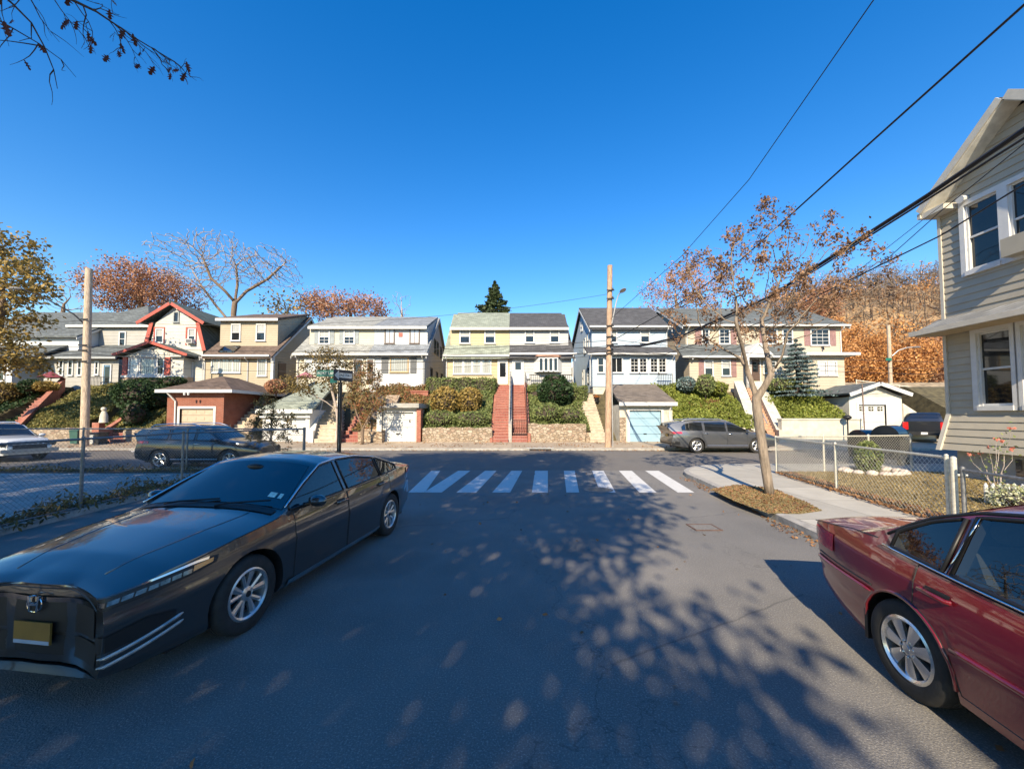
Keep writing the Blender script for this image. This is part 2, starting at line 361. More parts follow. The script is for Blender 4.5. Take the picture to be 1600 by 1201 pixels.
# ------------------------------------------------------------------ setting: ground, road, pavements, banks, hill
KY, WY = 21.3, 24.3                     # far kerb, foot of the garden walls
MB().add([(-400,-300,-.06),(400,-300,-.06),(400,500,-.06),(-400,500,-.06)], [(0,1,2,3)]).build('ground', mt['dirt'])['kind'] = 'structure'
MB().add([(-90,-60,0),(90,-60,0),(90,KY,0),(-90,KY,0)], [(0,1,2,3)]).build('road', mt['asphalt'])['kind'] = 'structure'
b = MB(); b.add([(-90,13.75,.004),(90,13.75,.004),(90,KY,.004),(-90,KY,.004)], [(0,1,2,3)]); struct(b.build('cross_street', mt['asphalt2']))
# far pavement with kerb
b = MB(); b.add([(-90,KY+.15,.13),(90,KY+.15,.13),(90,WY+.5,.3),(-90,WY+.5,.3)], [(0,1,2,3)]); struct(b.build('sidewalk', mt['walk2']))
b = MB(); b.box(-90, 90, KY, KY+.15, -.02, .134); struct(b.build('kerb', mt['kerb']))
# near right corner pavement: kerb line in plan, rounded at the corner
ax, ay = 4.72, 5.85
kp = [(4.72 - .125*(5.85+25), -25.)] + [(4.72 + .125*(y-5.85), y) for y in (-8, 0, 4, 8, 11.)]
for a in range(0, 91, 10):
    t = R(a); kp.append((5.42 + 2.9 - 2.9*math.cos(t), 11.6 + 2.9*math.sin(t)))
kp += [(14., 14.55), (40., 14.7), (90., 14.8)]
def inset(p, d):
    out = []
    for i in range(len(p)):
        a = Vector(p[max(0, i-1)]); c = Vector(p[min(len(p)-1, i+1)]); t = (c - a).normalized(); nrm = Vector((t.y, -t.x))
        out.append((p[i][0] + nrm.x*d, p[i][1] + nrm.y*d))
    return out
ki = inset(kp, .15)
b = MB(); b.grid([[(p[0], p[1], -.02), (p[0], p[1], .12), (p[0]+(q[0]-p[0])*.2, p[1]+(q[1]-p[1])*.2, .135), (q[0], q[1], .135), (q[0], q[1], .1)] for p, q in zip(kp, ki)])
struct(b.build('kerb', mt['kerb'], smooth=True))
b = MB(); k = len(ki); b.add([(x, y, .13) for x, y in ki] + [(90, -25, .13)], [tuple(range(k+1))[::-1]]); struct(b.build('sidewalk', mt['walk']))
# gutter strip of dark debris and a worn patch
FX = lambda y: 8.33 + (y - 12.1) * .196                          # fence line of the right garden
lawn = [(FX(1.), 1.), (FX(12.1), 12.1), (17., 12.6), (17., 1.)]
b = MB(); b.add([(x, y, .15) for x, y in lawn], [(0, 3, 2, 1)]); struct(b.build('lawn', mt['lawn']))
pit = [G(*p, .14) for p in ((1110,764),(1150,757),(1205,762),(1262,785),(1285,797),(1250,802),(1200,801),(1150,783))]
b = MB(); b.add([(p.x, p.y, .137) for p in pit], [tuple(range(len(pit)))]); struct(b.build('tree_pit', mt['lawn']))
# left lot behind the chain-link fence
NF = [(-7.05, 13.35), (-8.75, 10.26), (-8.34, 6.26), (-7.9, 2.0), (-7.5, -2.)]
b = MB(); b.add([(x, y, .07) for x, y in NF] + [(-40, -2, .07), (-40, 13.35, .07)], [tuple(range(7))]); struct(b.build('lot', mt['lot']))
b = MB(); b.add([(-40, 12.55, .08), (-7.6, 12.55, .08), (-7.1, 13.33, .08), (-40, 13.33, .08)], [(0,1,2,3)]); struct(b.build('dirt_strip', mt['dirt']))
b = MB(); b.grid([[(x+.06, y, -.02), (x+.05, y, .12), (x-.1, y, .12), (x-.1, y, .0)] for x, y in NF]); b.box(-40, -7.05, 13.35, 13.5, -.02, .11); struct(b.build('kerb', mt['kerb']))
# crosswalk: nine bars
b = MB()
bars = [(672,704,688,.0),]
for (a0,a1,b0,b1) in ((638,664,688-14,688),(662,690,716,735),(713,744,758,776),(769,797,799,816),(831,856,836,856),(885,905,881,898),(938,962,925,943),(999,1026,967,987),(1059,1085,1008,1029)):
    q = [G(a0, 769, .004), G(a1, 769, .004), G(b1, 735, .004), G(b0, 735, .004)]
    b.add([(p.x, p.y, .004) for p in q], [(0,1,2,3)])
struct(b.build('crosswalk', mt['mark']))
# cross-street faint line and far-side parking line
b = MB(); b.add([(p.x, p.y, .008) for p in (G(205,706), G(330,704.5), G(330,703), G(205,704))], [(0,1,2,3)]); struct(b.build('road_line', mt['mark']))
# manhole and utility grate (flush ironwork)
mh = G(935, 765); b = MB(); b.lathe([(0,.006),(.30,.006),(.31,.009),(.37,.009),(.38,.003)], 28, (mh.x, mh.y, 0)); 
for i in range(-4, 5): b.box(mh.x - math.sqrt(.28**2-(i*.06)**2), mh.x + math.sqrt(.28**2-(i*.06)**2), mh.y+i*.06-.012, mh.y+i*.06+.012, .006, .011)
tag(b.build('manhole_cover', mat('worn_iron', (.20, .19, .18), .5, .7, var=.3, scale=14), smooth=True), 'round worn iron manhole cover at the foot of the crosswalk bars', 'manhole cover')
gr = G(1100, 824); b = MB()
b.box(gr.x-.23, gr.x-.2, gr.y-.16, gr.y+.16, .003, .0125); b.box(gr.x+.2, gr.x+.23, gr.y-.16, gr.y+.16, .003, .0125); b.box(gr.x-.2, gr.x+.2, gr.y-.16, gr.y+.16, .003, .008, 1)
b.box(gr.x-.23, gr.x+.23, gr.y-.19, gr.y-.16, .003, .013); b.box(gr.x-.23, gr.x+.23, gr.y+.16, gr.y+.19, .003, .013)
tag(b.build('utility_cover', [mat('rusty_iron', (.15, .09, .065), .7, .3, var=.3, scale=14), mt['asphalt']]), 'small square utility cover with a rusty iron frame set in the road', 'utility cover')
dc = G(842, 701); b = MB(); b.box(dc.x-.75, dc.x+.75, KY-.02, KY+.5, .1, .15); b.box(dc.x-.6, dc.x+.6, KY-.03, KY-.02, .01, .1, 1)
tag(b.build('storm_drain', [mt['concg'], mt['black']]), 'kerb storm drain slot below the brick stairs', 'drain')

# garden banks between the walls and the houses
LOW = []           # (x0, x1, drop)  where stairs or garages replace the bank
def bank_z(x, y):
    t = min(1, max(0, (y - 24.6) / 5.0)); z = .95 + 3.2 * t
    if y > 40: z += max(0, (y - 40)) * .04
    for x0, x1, d in LOW:
        if x0 <= x <= x1: z = max(.05, min(z, z - d * (1 - t * (.55 if d < 3 else .2))))
    return z
for p0, p1, d, Y in ((0,42,.9,26),(158,192,.9,26),(345,412,1.1,26),(486,528,.9,26),(530,560,.9,26),(768,828,1.0,26),(918,966,1.0,26),(1178,1216,.9,26), (1316,1500,4.5,26)): LOW.append((ux(p0, Y, 640), ux(p1, Y, 640), d))
def build_bank():
    xs = np.arange(-62, 62.01, .2); ys = list(np.arange(24.5, 31.2, .4)) + [33, 36, 40, 44, 48]
    b = MB(); b.grid([[(x, y, bank_z(x, y)) for y in ys] for x in xs]); struct(b.build('garden_bank', mt['soil'], smooth=True, sharp=60))
build_bank()
# wooded hill on the right
def hill_z(x, y):
    s = max(0., min(1., (x - 26 + (y - 45) * .12) / 70)); s = s*s*(3-2*s)
    u = max(0., min(1., (y - 40) / 60)); u = u*u*(3-2*u)
    return 3.5 + 28 * s * u + 6 * u * min(1, max(0, (x+70)/60)) * .4 + .8 * math.sin(x*.21 + y*.13)
b = MB(); b.grid([[(x, y, hill_z(x, y)) for y in np.linspace(41, 150, 30)] for x in np.linspace(-110, 170, 60)])
struct(b.build('hill', mat('leaf_strewn_hill', (.26, .17, .09), .95, var=.45, scale=.35, bmp=.5), smooth=True, sharp=180))

# ------------------------------------------------------------------ vegetation builders
def pts_ellipsoids(ells, n, rng, shell=0.):
    vol = np.array([e[3]*e[4]*e[5] for e in ells]); vol = vol / vol.sum(); out = []
    for e, v in zip(ells, vol):
        k = max(1, int(n * v)); d = rng.normal(size=(k, 3)); d /= np.linalg.norm(d, axis=1)[:, None]
        r = rng.uniform(shell**3, 1, k) ** (1/3.); out.append(np.array(e[:3]) + d * r[:, None] * np.array(e[3:6]))
    return np.concatenate(out)
def colonize(roots, att, step, kill, maxit=260, rng=None, wander=.18):
    """roots: list of polylines (first of them starts at the base). Returns node positions, parents."""
    pos, par = [], []
    for pl in roots:
        start = None; pl = [Vector(p) for p in pl]
        if pos:
            d = [(Vector(q) - pl[0]).length for q in pos]; start = int(np.argmin(d))
        for a, c in zip(pl[:-1], pl[1:]):
            k = max(1, int((c - a).length / step))
            for i in range(k + (1 if start is None and not pos else 0)):
                t = (i + (0 if not pos and start is None else 1)) / k
                if t > 1: break
                q = a.lerp(c, t); pos.append(tuple(q)); par.append(-1 if start is None else start); start = len(pos) - 1
    pos = [np.array(p) for p in pos]; P = np.array(pos)
    D = np.linalg.norm(att[:, None] - P[None], axis=2); near = D.argmin(1); nd = D.min(1)
    alive = nd > kill; par = list(par); L = [p for p in P]; seen = {}
    for it in range(maxit):
        idx = np.nonzero(alive)[0]
        if len(idx) == 0: break
        ids = near[idx]; dirs = att[idx] - np.array(L)[ids]; dirs /= np.linalg.norm(dirs, axis=1)[:, None] + 1e-9
        acc = {}
        for i, d in zip(ids, dirs): acc[i] = acc.get(i, 0) + d
        new = []
        for i, d in acc.items():
            if seen.get(i, 0) >= 3: continue
            seen[i] = seen.get(i, 0) + 1
            d = d / (np.linalg.norm(d) + 1e-9) + rng.normal(size=3) * wander; d /= np.linalg.norm(d)
            new.append((i, L[i] + d * step))
        if not new: break
        base = len(L); L += [p for _, p in new]; par += [i for i, _ in new]
        Q = np.array([p for _, p in new]); D = np.linalg.norm(att[idx][:, None] - Q[None], axis=2); j = D.argmin(1); dm = D.min(1)
        better = dm < nd[idx]; near[idx[better]] = base + j[better]; nd[idx[better]] = dm[better]
        alive[idx] = nd[idx] > kill
    return np.array(L), par
def tree_mesh(L, par, r_tip, r_base, expo=2.2, pw=1.45):
    n = len(L); kids = [[] for _ in range(n)]
    for i, p in enumerate(par):
        if p >= 0: kids[p].append(i)
    rad = np.zeros(n)
    for i in range(n - 1, -1, -1):
        rad[i] = r_tip if not kids[i] else sum(rad[k] ** expo for k in kids[i]) ** (1 / expo)
    tt = np.log(rad / r_tip) / max(1e-6, math.log(rad[0] / r_tip)); rad = r_tip * (r_base / r_tip) ** (np.clip(tt, 0, 1) ** pw)
    return kids, rad
def tubes(L, par, kids, rad, split):
    big, small = MB(), MB(); stack = [(0, None)]
    while stack:
        s, frm = stack.pop(); ch = [] if frm is None else [frm]; i = s
        while True:
            ch.append(i)
            if not kids[i]: break
            k = sorted(kids[i], key=lambda q: -rad[q]); stack += [(q, i) for q in k[1:]]; i = k[0]
        rs = [rad[c] for c in ch]
        if frm is not None: rs[0] = min(rs[0], rs[1] * 1.25)
        def put(c, r):
            if len(c) > 1: (big if max(r) > split else small).tube([L[q] for q in c], r, 8 if max(r) > split * 2 else 5 if max(r) > split else 3)
        cut = next((j for j, r in enumerate(rs) if r <= split), len(rs)) if max(rs) > split else 0
        if 0 < cut < len(ch) - 1: put(ch[:cut + 1], rs[:cut + 1]); put(ch[cut:], rs[cut:])
        else: put(ch, rs)
    return big, small
def tree(name, label, base, roots, ells, natt, step, kill, barkm, twigm=None, leafm=None, nleaf=0, lsize=.2, lspread=.3, r_tip=.012, r_base=.2, seed=1, group=None, split=None, wander=.18, lmax=None, droop=0, lz=None, tuft=None, pw=1.45):
    rng = np.random.default_rng(seed)
    t = thing(name, label, 'tree', base, 0, group)
    att = pts_ellipsoids(ells, natt, rng)
    L, par = colonize(roots, att, step, kill, rng=rng, wander=wander)
    kids, rad = tree_mesh(L, par, r_tip, r_base, pw=pw)
    big, small = tubes(L, par, kids, rad, split or r_base * .3)
    if big.f: big.build('trunk', barkm, t, smooth=True, sharp=180)
    if small.f: small.build('branches', twigm or barkm, t, smooth=True, sharp=180)
    if nleaf:
        lim = lmax or r_tip * 2.2; idx = np.nonzero(rad < lim)[0]
        if lz is not None: idx = idx[L[idx][:, 2] > lz]
        if tuft: idx = rng.choice(idx, max(1, int(len(idx)*tuft)), replace=False)
        P = np.repeat(L[idx], max(1, nleaf // max(1, len(idx))), axis=0); P = P + rng.normal(size=P.shape) * lspread
        if droop: P[:, 2] -= abs(rng.normal(size=len(P))) * droop
        V, F = leafcards(P, lsize, rng); np_mesh('crown', V, F, leafm, t)
    return t
def bush(name, label, ells, n, size, lm, seed=1, cat='bush', stem=True, group=None, core=.8, shell=.72):
    rng = np.random.default_rng(seed); c = ells[0]; zb = min(e[2]-e[5] for e in ells)
    t = thing(name, label, cat, (c[0], c[1], zb), 0, group)
    # lumpy outline: jitter every ellipsoid into smaller lumps
    lumps = []
    for e in ells:
        lumps.append(tuple(e))
        for _ in range(5):
            d = rng.normal(size=3); d /= np.linalg.norm(d); k = rng.uniform(.3, .5)
            lumps.append((e[0]+d[0]*e[3]*.72, e[1]+d[1]*e[4]*.72, e[2]+abs(d[2])*e[5]*.6, e[3]*k, e[4]*k, e[5]*k))
    P = pts_ellipsoids(lumps, n, rng, shell); P = P[P[:, 2] > zb - .05]
    V, F = leafcards(P, size, rng, .65); np_mesh('foliage', V, F, lm, t)
    b = MB()
    if stem:
        for e in ells: b.tube([(e[0], e[1], zb - .25), (e[0]+.05, e[1], e[2])], [.05, .03], 5)
    for e in ells if core else []: b.ball(e[:3], (e[3]*core, e[4]*core, e[5]*core), 12, 8)  # dark solid core inside the leaves, blocks the view through the bush
    if b.f: b.build('stem', mt['barkd'], t, smooth=True, sharp=180)
    return t
def cover(name, label, zfun, x0, x1, y0, y1, n, size, lm, seed=1, lift=.05, cat=None, inside=None, up=0., kind='stuff', thick=.1):
    rng = np.random.default_rng(seed); P = np.stack([rng.uniform(x0, x1, n), rng.uniform(y0, y1, n), np.zeros(n)], 1)
    if inside: P = P[[inside(p[0], p[1]) for p in P]]
    P[:, 2] = [zfun(p[0], p[1]) for p in P]; lump = .12*np.sin(P[:,0]*2.3)*np.sin(P[:,1]*2.9+1) if thick > .05 else 0
    P[:, 2] += lift + rng.uniform(0, thick, len(P)) + lump
    V, F = leafcards(P, size, rng, .65, up); o = np_mesh(name, V, F, lm); return tag(o, label, cat or 'ground cover', None, kind)
# ------------------------------------------------------------------ vehicles
mt['hub'] = mat('bright_hubcap', (.74,.74,.74), .22, .9)
class Car:
    def __init__(s, L, W, top, belt, sill, nf=(.30, 4.5), nr=(.22, 5), tum=.42, bulge=(.10, .08), crown=.07, capp=3.2, rw=.33, axles=(1.4, -1.4), arch=.05, tuck=.955, low=None, smooth=.14, bow=(.0,.0)):
        s.bow = bow
        s.L, s.W, s.nf, s.nr, s.tum, s.bulge, s.cr, s.capp, s.rw, s.ax, s.archg, s.tuck = L, W, nf, nr, tum, bulge, crown, capp, rw, axles, arch, tuck
        s.gx = np.linspace(-L/2-.3, L/2+.3, 700); k = int(smooth / (s.gx[1]-s.gx[0])); ker = np.hanning(k+2)[1:-1]; ker /= ker.sum()
        def sm(pts):
            v = np.interp(s.gx, [p[0] for p in pts], [p[1] for p in pts]); vp = np.pad(v, k, mode='edge'); return np.convolve(vp, ker, 'same')[k:-k]
        s.tt, s.bb, s.ss = sm(top), sm(belt), sm(sill)
        s.low = low or ([0, .10, .33, .58, .80, .90, 1], [.925, .962, .988, 1.0, .992, .982, tuck])
    def T(s, x): return np.interp(x, s.gx, s.tt)
    def B(s, x): return np.interp(x, s.gx, s.bb)
    def S(s, x): return np.interp(x, s.gx, s.ss)
    def E(s, x): return s.T(x) - s.cr
    def plan(s, x):
        a, n = s.nf if x > 0 else s.nr; return s.W/2 * (1 - a * (abs(x)/(s.L/2)) ** n)
    def y(s, x, z):
        b, zs, pl = float(s.B(x)), float(s.S(x)), s.plan(x)
        if z <= b: return pl * float(np.interp((z-zs)/(b-zs), *s.low))
        return pl * s.tuck - (z - b) * s.tum
    def warp(s, x, z, y=None):
        f = x / (s.L/2); q = max(0, (abs(f) - .70) / .30); a, bw = (s.bulge[0], s.bow[0]) if f > 0 else (s.bulge[1], s.bow[1])
        if y is None: y = s.W/2
        q2 = max(0, (abs(f) - .78) / .22)
        return x + math.copysign(q2*q2 * a * (1 - ((z - .5) / .42) ** 2) - q*q * bw * (abs(y)/(s.W/2))**2, f)
    def side_pt(s, x, z, off=0., sg=1): y = s.y(x, z); return Vector((s.warp(x, z, y), sg * (y + off), z))
    def cap_pt(s, x, t, off=0.):
        E, T = float(s.E(x)), float(s.T(x)); ye = s.y(x, E); z = E + (T-E) * (1 - abs(t) ** s.capp)
        p = Vector((s.warp(x, z, t*ye), t * ye, z))
        if off:
            d = .01; E2, T2 = float(s.E(x+d)), float(s.T(x+d)); sl = (T2-T)/d; nrm = Vector((-sl, t*.1, 1)).normalized(); p += nrm * off
        return p
    def body(s, root, mats, ns=20, nc=12, N=150, cabin=None):
        b = MB(); P = []
        for a in np.linspace(-math.pi/2, math.pi/2, N):
            x = s.L/2 * (.35*math.sin(a) + .65*(a/(math.pi/2))); E = float(s.E(x)); z0 = float(s.S(x))
            half = [s.side_pt(x, z0 + (E-z0)*i/ns) for i in range(ns)] + [s.cap_pt(x, 1 - i/nc) for i in range(nc)]
            row = half + [s.cap_pt(x, 0)] + [Vector((p.x, -p.y, p.z)) for p in reversed(half)]; P.append(row)
        m = len(P[0]); o = 0; vs = [p for r in P for p in r]; fs = []
        for i in range(N-1):
            for j in range(m-1): fs.append((i*m+j, i*m+j+1, (i+1)*m+j+1, (i+1)*m+j))
            fs.append((i*m+m-1, i*m, (i+1)*m, (i+1)*m+m-1))
        h_ = m//2
        for base, sgn in ((0, -1), ((N-1)*m, 1)):       # ends: strips between mirrored points, bowed in plan
            K = 8; rows = []
            for j in range(h_+1):
                a_, e_ = vs[base+j], vs[base+m-1-j]; row = [base+j]; xe = P[0 if sgn < 0 else -1][0]
                if j < h_:
                    for k in range(1, K):
                        y_ = a_.y + (e_.y-a_.y)*k/K; vs.append(Vector((s.warp(sgn*s.L/2, a_.z, y_), y_, a_.z))); row.append(len(vs)-1)
                    row.append(base+m-1-j)
                rows.append(row)
            for r0, r1 in zip(rows[:-2], rows[1:-1]):
                for k in range(K): f_ = (r0[k], r0[k+1], r1[k+1], r1[k]); fs.append(f_ if sgn > 0 else f_[::-1])
            f_ = tuple(rows[-2]) + (rows[-1][0],); fs.append(f_ if sgn > 0 else f_[::-1])
        b.add(vs, fs); me = bpy.data.meshes.new('body'); me.from_pydata([tuple(v) for v in b.v], [], b.f)
        for q in mats: me.materials.append(q)
        o = bpy.data.objects.new('body', me); C.objects.link(o); o.parent = root
        cb = MB()
        for ax in s.ax:
            for sg in (1, -1):
                cb.lathe([(0, sg*(s.W/2+.15)), (s.rw+s.archg, sg*(s.W/2+.15)), (s.rw+s.archg, sg*(s.W/2-.34)), (0, sg*(s.W/2-.34))][::sg], 36, (ax, 0, s.rw), 'y', 0)
        cm = bpy.data.meshes.new('cut'); cm.from_pydata([tuple(v) for v in cb.v], [], cb.f); cm.materials.append(mats[1])
        co = bpy.data.objects.new('cut', cm); C.objects.link(co)
        extra = []
        if cabin:      # hollow passenger cabin and open side windows
            xa_, xb_, zf_, polys = cabin; q = MB(); rows = []
            for x in np.linspace(xa_, xb_, 24):
                E = float(s.E(x)) - .035; zs_ = np.linspace(zf_, E, 10); half = [(x, s.y(x, z)-.06, z) for z in zs_] + [(x, (s.y(x, E)-.06)*.8, E+.02)]
                rows.append(half + [(p[0], -p[1], p[2]) for p in reversed(half)])
            m2 = len(rows[0]); vv = [p for r in rows for p in r]; ff = [(i*m2+j, i*m2+(j+1)%m2, (i+1)*m2+(j+1)%m2, (i+1)*m2+j) for i in range(23) for j in range(m2)] + [tuple(range(m2))[::-1], tuple(23*m2+j for j in range(m2))]
            q.add(vv, ff); extra.append(q)
            for lo_, hi_, x0_, x1_ in polys:
                q = MB(); xs_ = np.linspace(x0_+.012, x1_-.012, 18); loop = [(x, lo_(x)+.012) for x in xs_] + [(x, hi_(x)-.012) for x in xs_[::-1]]
                q.prism(loop, -1.2, 1.2, 'y'); extra.append(q)
        import bmesh
        exo = []
        for q in extra:
            qm = bpy.data.meshes.new('cut'); qm.from_pydata([tuple(v) for v in q.v], [], q.f); qm.materials.append(mt['cabin']); qo = bpy.data.objects.new('cut', qm); C.objects.link(qo); qo.parent = root; exo.append(qo)
        for mm in [me, cm] + [q.data for q in exo]:
            bm = bmesh.new(); bm.from_mesh(mm); bmesh.ops.remove_doubles(bm, verts=bm.verts, dist=1e-5); bmesh.ops.recalc_face_normals(bm, faces=bm.faces); bm.to_mesh(mm); bm.free()
        md = o.modifiers.new('b', 'BOOLEAN'); md.operation = 'DIFFERENCE'; md.object = co; md.solver = 'EXACT'; md.material_mode = 'TRANSFER'
        for qo in exo:
            md = o.modifiers.new('c', 'BOOLEAN'); md.operation = 'DIFFERENCE'; md.object = qo; md.solver = 'EXACT'; md.material_mode = 'TRANSFER'
        co.parent = root; bpy.context.view_layer.update()
        ev = bpy.data.meshes.new_from_object(o.evaluated_get(bpy.context.evaluated_depsgraph_get()))
        o.modifiers.clear(); o.data = ev; bpy.data.objects.remove(co); [bpy.data.objects.remove(qo) for qo in exo]; bpy.data.meshes.remove(me)
        ev.polygons.foreach_set('use_smooth', [True]*len(ev.polygons)); ev.set_sharp_from_angle(angle=R(32)); ev.name = 'body'
        OFF[o.name] = Vector(); return o
    # curved patches that lie on the body
    def side_patch(s, b, xs, lo, hi, off=.004, nz=6, sg=1, mi=0):
        P = []
        for x in xs:
            a, c = lo(x), hi(x); P.append([s.side_pt(x, a + (c-a)*j/nz, off, sg) for j in range(nz+1)])
        return b.grid(P if sg > 0 else P[::-1], mi)
    def cap_patch(s, b, x0, x1, t, off=.004, nx=10, nt=10, ends=None, mi=0):
        P = []
        for i in range(nx+1):
            x = x0 + (x1-x0)*i/nx; tt = t if not hasattr(t, '__len__') else t[0] + (t[1]-t[0])*i/nx
            P.append([s.cap_pt(x, -tt + 2*tt*j/nt, off) for j in range(nt+1)])
        return b.grid(P, mi)
    # outline of the body at height z, from the middle of an end round to the side; a = metres along it
    def outline(s, z, end=1, back=1.2):
        pts = [Vector((s.warp(end*s.L/2, z, 0), 0, z))]; ye = s.y(end*s.L/2, z)
        for k in range(1, 9): pts.append(Vector((s.warp(end*s.L/2, z, ye*k/8), ye*k/8, z)))
        for d in np.linspace(.004, back, 40): x = end*(s.L/2 - d); yy_ = s.y(x, z); pts.append(Vector((s.warp(x, z, yy_), yy_, z)))
        return pts
    def wrap_pt(s, a, z, end=1, off=.004, sg=1):
        pts = s.outline(z, end); acc = 0
        for p, q in zip(pts[:-1], pts[1:]):
            l = (q-p).length
            if acc + l >= a:
                d = (q-p).normalized(); r = p + d*(a-acc); nrm = Vector((d.y, -d.x, 0)) * (1 if end > 0 else -1)
                r = r + nrm*off; return Vector((r.x, r.y*sg, z))
            acc += l
        p = pts[-1]; return Vector((p.x, (p.y+off)*sg, z))
    def wrap_patch(s, b, a0, a1, lo, hi, end=1, off=.005, na=14, nz=3, sg=1, mi=0):
        P = []
        for i in range(na+1):
            a = a0 + (a1-a0)*i/na; l, h = lo(a), hi(a); P.append([s.wrap_pt(abs(a), l + (h-l)*j/nz, end, off, sg if a >= 0 else -sg) for j in range(nz+1)])
        return b.grid(P, mi)
def lin(*pts):
    xs = [p[0] for p in pts]; ys = [p[1] for p in pts]; return lambda x: float(np.interp(x, xs, ys))
def make_wheel(root, x, y, r, wd, sg, style, name='wheel'):
    """tyre with its rim as a child; sg = +1 for the left side"""
    b = MB(); rr = r*.66 if style != 'truck' else r*.62; h = wd/2
    b.lathe([(rr, -h*.8), (rr+.01, -h*.92), (r-.04, -h), (r-.012, -h*.86), (r, -h*.6), (r, -h*.2), (r-.008, -h*.17), (r-.008, -h*.1), (r, -h*.07), (r, h*.07), (r-.008, h*.1), (r-.008, h*.17), (r, h*.2), (r, h*.6), (r-.012, h*.86), (r-.04, h), (rr+.01, h*.92), (rr, h*.8)], 44, (x, y, r), 'y')
    o = b.build(name, mt['rubber'], root, smooth=True, world=False, sharp=40)
    b = MB(); c = (x, y, r); f = h*.86
    b.lathe([(rr+.004, sg*f), (rr-.012, sg*(f+.008)), (rr-.028, sg*(f-.004)), (rr-.035, sg*f*.4), (rr-.05, -sg*f*.5), (0, -sg*f*.5)][::sg], 40, c, 'y', 0)
    b.lathe([(rr-.04, -sg*f*.30), (0, -sg*f*.30)][::sg], 30, c, 'y', 1)
    n = {'ten': 5, 'star': 7, 'five': 5, 'truck': 6, 'six': 6}[style]
    b.lathe([(.0, sg*(f-.006)), (.036, sg*(f-.008)), (.062, sg*(f-.02)), (.068, sg*(f-.05)), (.07, sg*f*.2)][::sg], 20, c, 'y', 0)
    b.lathe([(.0, sg*(f-.001)), (.026, sg*(f-.003)), (.03, sg*(f-.012))][::sg], 16, c, 'y', 1 if style == 'ten' else 0)
    def spoke(t, w0, w1, tw=0., y0=f-.02, y1=f-.010, r0=.05, r1=rr-.02, dp=.03):
        d = Vector((math.cos(t), 0, math.sin(t))); d2 = Vector((math.cos(t+tw), 0, math.sin(t+tw))); q = Vector((-d.z, 0, d.x)); q2 = Vector((-d2.z, 0, d2.x)); cc = Vector(c)
        a, e = cc + d*r0, cc + d2*r1
        Y = lambda v, yy: Vector((v.x, y + sg*yy, v.z))
        vs = [Y(a-q*w0, y0-.008), Y(a, y0), Y(a+q*w0, y0-.008), Y(e-q2*w1, y1-.008), Y(e, y1), Y(e+q2*w1, y1-.008), Y(a-q*w0, y0-dp), Y(a+q*w0, y0-dp), Y(e-q2*w1, y1-dp), Y(e+q2*w1, y1-dp)]
        fs = [(0,1,4,3), (1,2,5,4), (0,3,8,6), (2,7,9,5), (3,4,5,9,8)]
        b.add(vs, fs if sg < 0 else [f_[::-1] for f_ in fs], 0)
    for i in range(n):
        t = 2*math.pi*i/n + .3
        if style == 'ten': spoke(t-.11, .018, .020, -.18); spoke(t+.11, .018, .034, .18)
        elif style == 'star': spoke(t, .024, .050, 0, f-.004, f-.010, .05, rr-.012); b.lathe([(0, sg*(f+.001)), (.008, sg*(f-.002)), (.01, sg*(f-.01))][::sg], 8, (x+.052*math.cos(t), y, r+.052*math.sin(t)), 'y', 0)
        elif style == 'five': spoke(t-.07, .016, .02, -.12); spoke(t+.07, .016, .02, .12)
        else: spoke(t, .03, .045)
    b.build('rim', [mt['silver'] if style != 'star' else mt['hub'], mt['black']], o, smooth=True, world=False, sharp=30)
    return o
def ring_tube(b, pts, r, n=5, mi=0): b.tube(pts, r, n, mi)
def side_window_fn(poly):
    """polygon given as lower and upper chains of (x, z)"""
    lo, hi = poly; return lin(*lo), lin(*hi), min(lo[0][0], hi[0][0]), max(lo[-1][0], hi[-1][0])
def add_seam(c, b, pts, sg, off=.001, r=.0045):
    P = []
    for (x0, z0), (x1, z1) in zip(pts[:-1], pts[1:]):
        for k in range(8): t = k/8; P.append(c.side_pt(x0+(x1-x0)*t, z0+(z1-z0)*t, off, sg))
    P.append(c.side_pt(pts[-1][0], pts[-1][1], off, sg)); b.tube(P, r, 4)
def mirror(c, root, x, z, sg, pm, size=1.):
    b = MB(); y = c.y(x, z); 
    b.tube([(x, sg*(y-.02), z-.02), (x-.02, sg*(y+.07), z+.0)], [.03*size, .022*size], 6, 1)
    P = []
    for i in range(9):
        th = math.pi*i/8; row = []
        for j in range(13):
            ph = 2*math.pi*j/12; rx = .075 if math.cos(ph) > 0 else .03
            row.append((x-.01+rx*size*math.sin(th)*math.cos(ph), sg*(y+.16*size+.105*size*math.cos(th)), z+.035+.068*size*math.sin(th)*math.sin(ph)))
        P.append(row)
    b.grid(P, 0); return b.build('mirror', [pm, mt['black']], root, smooth=True, world=False, sharp=60)
def windows(c, root, polys, trim=None, frame=True, gm='carglass', name='side_window', r=.011):
    for sg in (1, -1):
        for poly in polys:
            lo, hi, x0, x1 = side_window_fn(poly); b = MB(); xs = np.linspace(x0, x1, 16)
            c.side_patch(b, xs, lo, hi, .006, 6, sg); o = b.build(name, mt[gm], root, smooth=True, world=False, sharp=180)
            b = MB(); loop = [c.side_pt(x, lo(x), .006, sg) for x in xs] + [c.side_pt(x, hi(x), .006, sg) for x in xs[::-1]]; loop.append(loop[0])
            b.tube(loop, r, 5); b.build('seal', mt['black'], o, smooth=True, world=False, sharp=180)
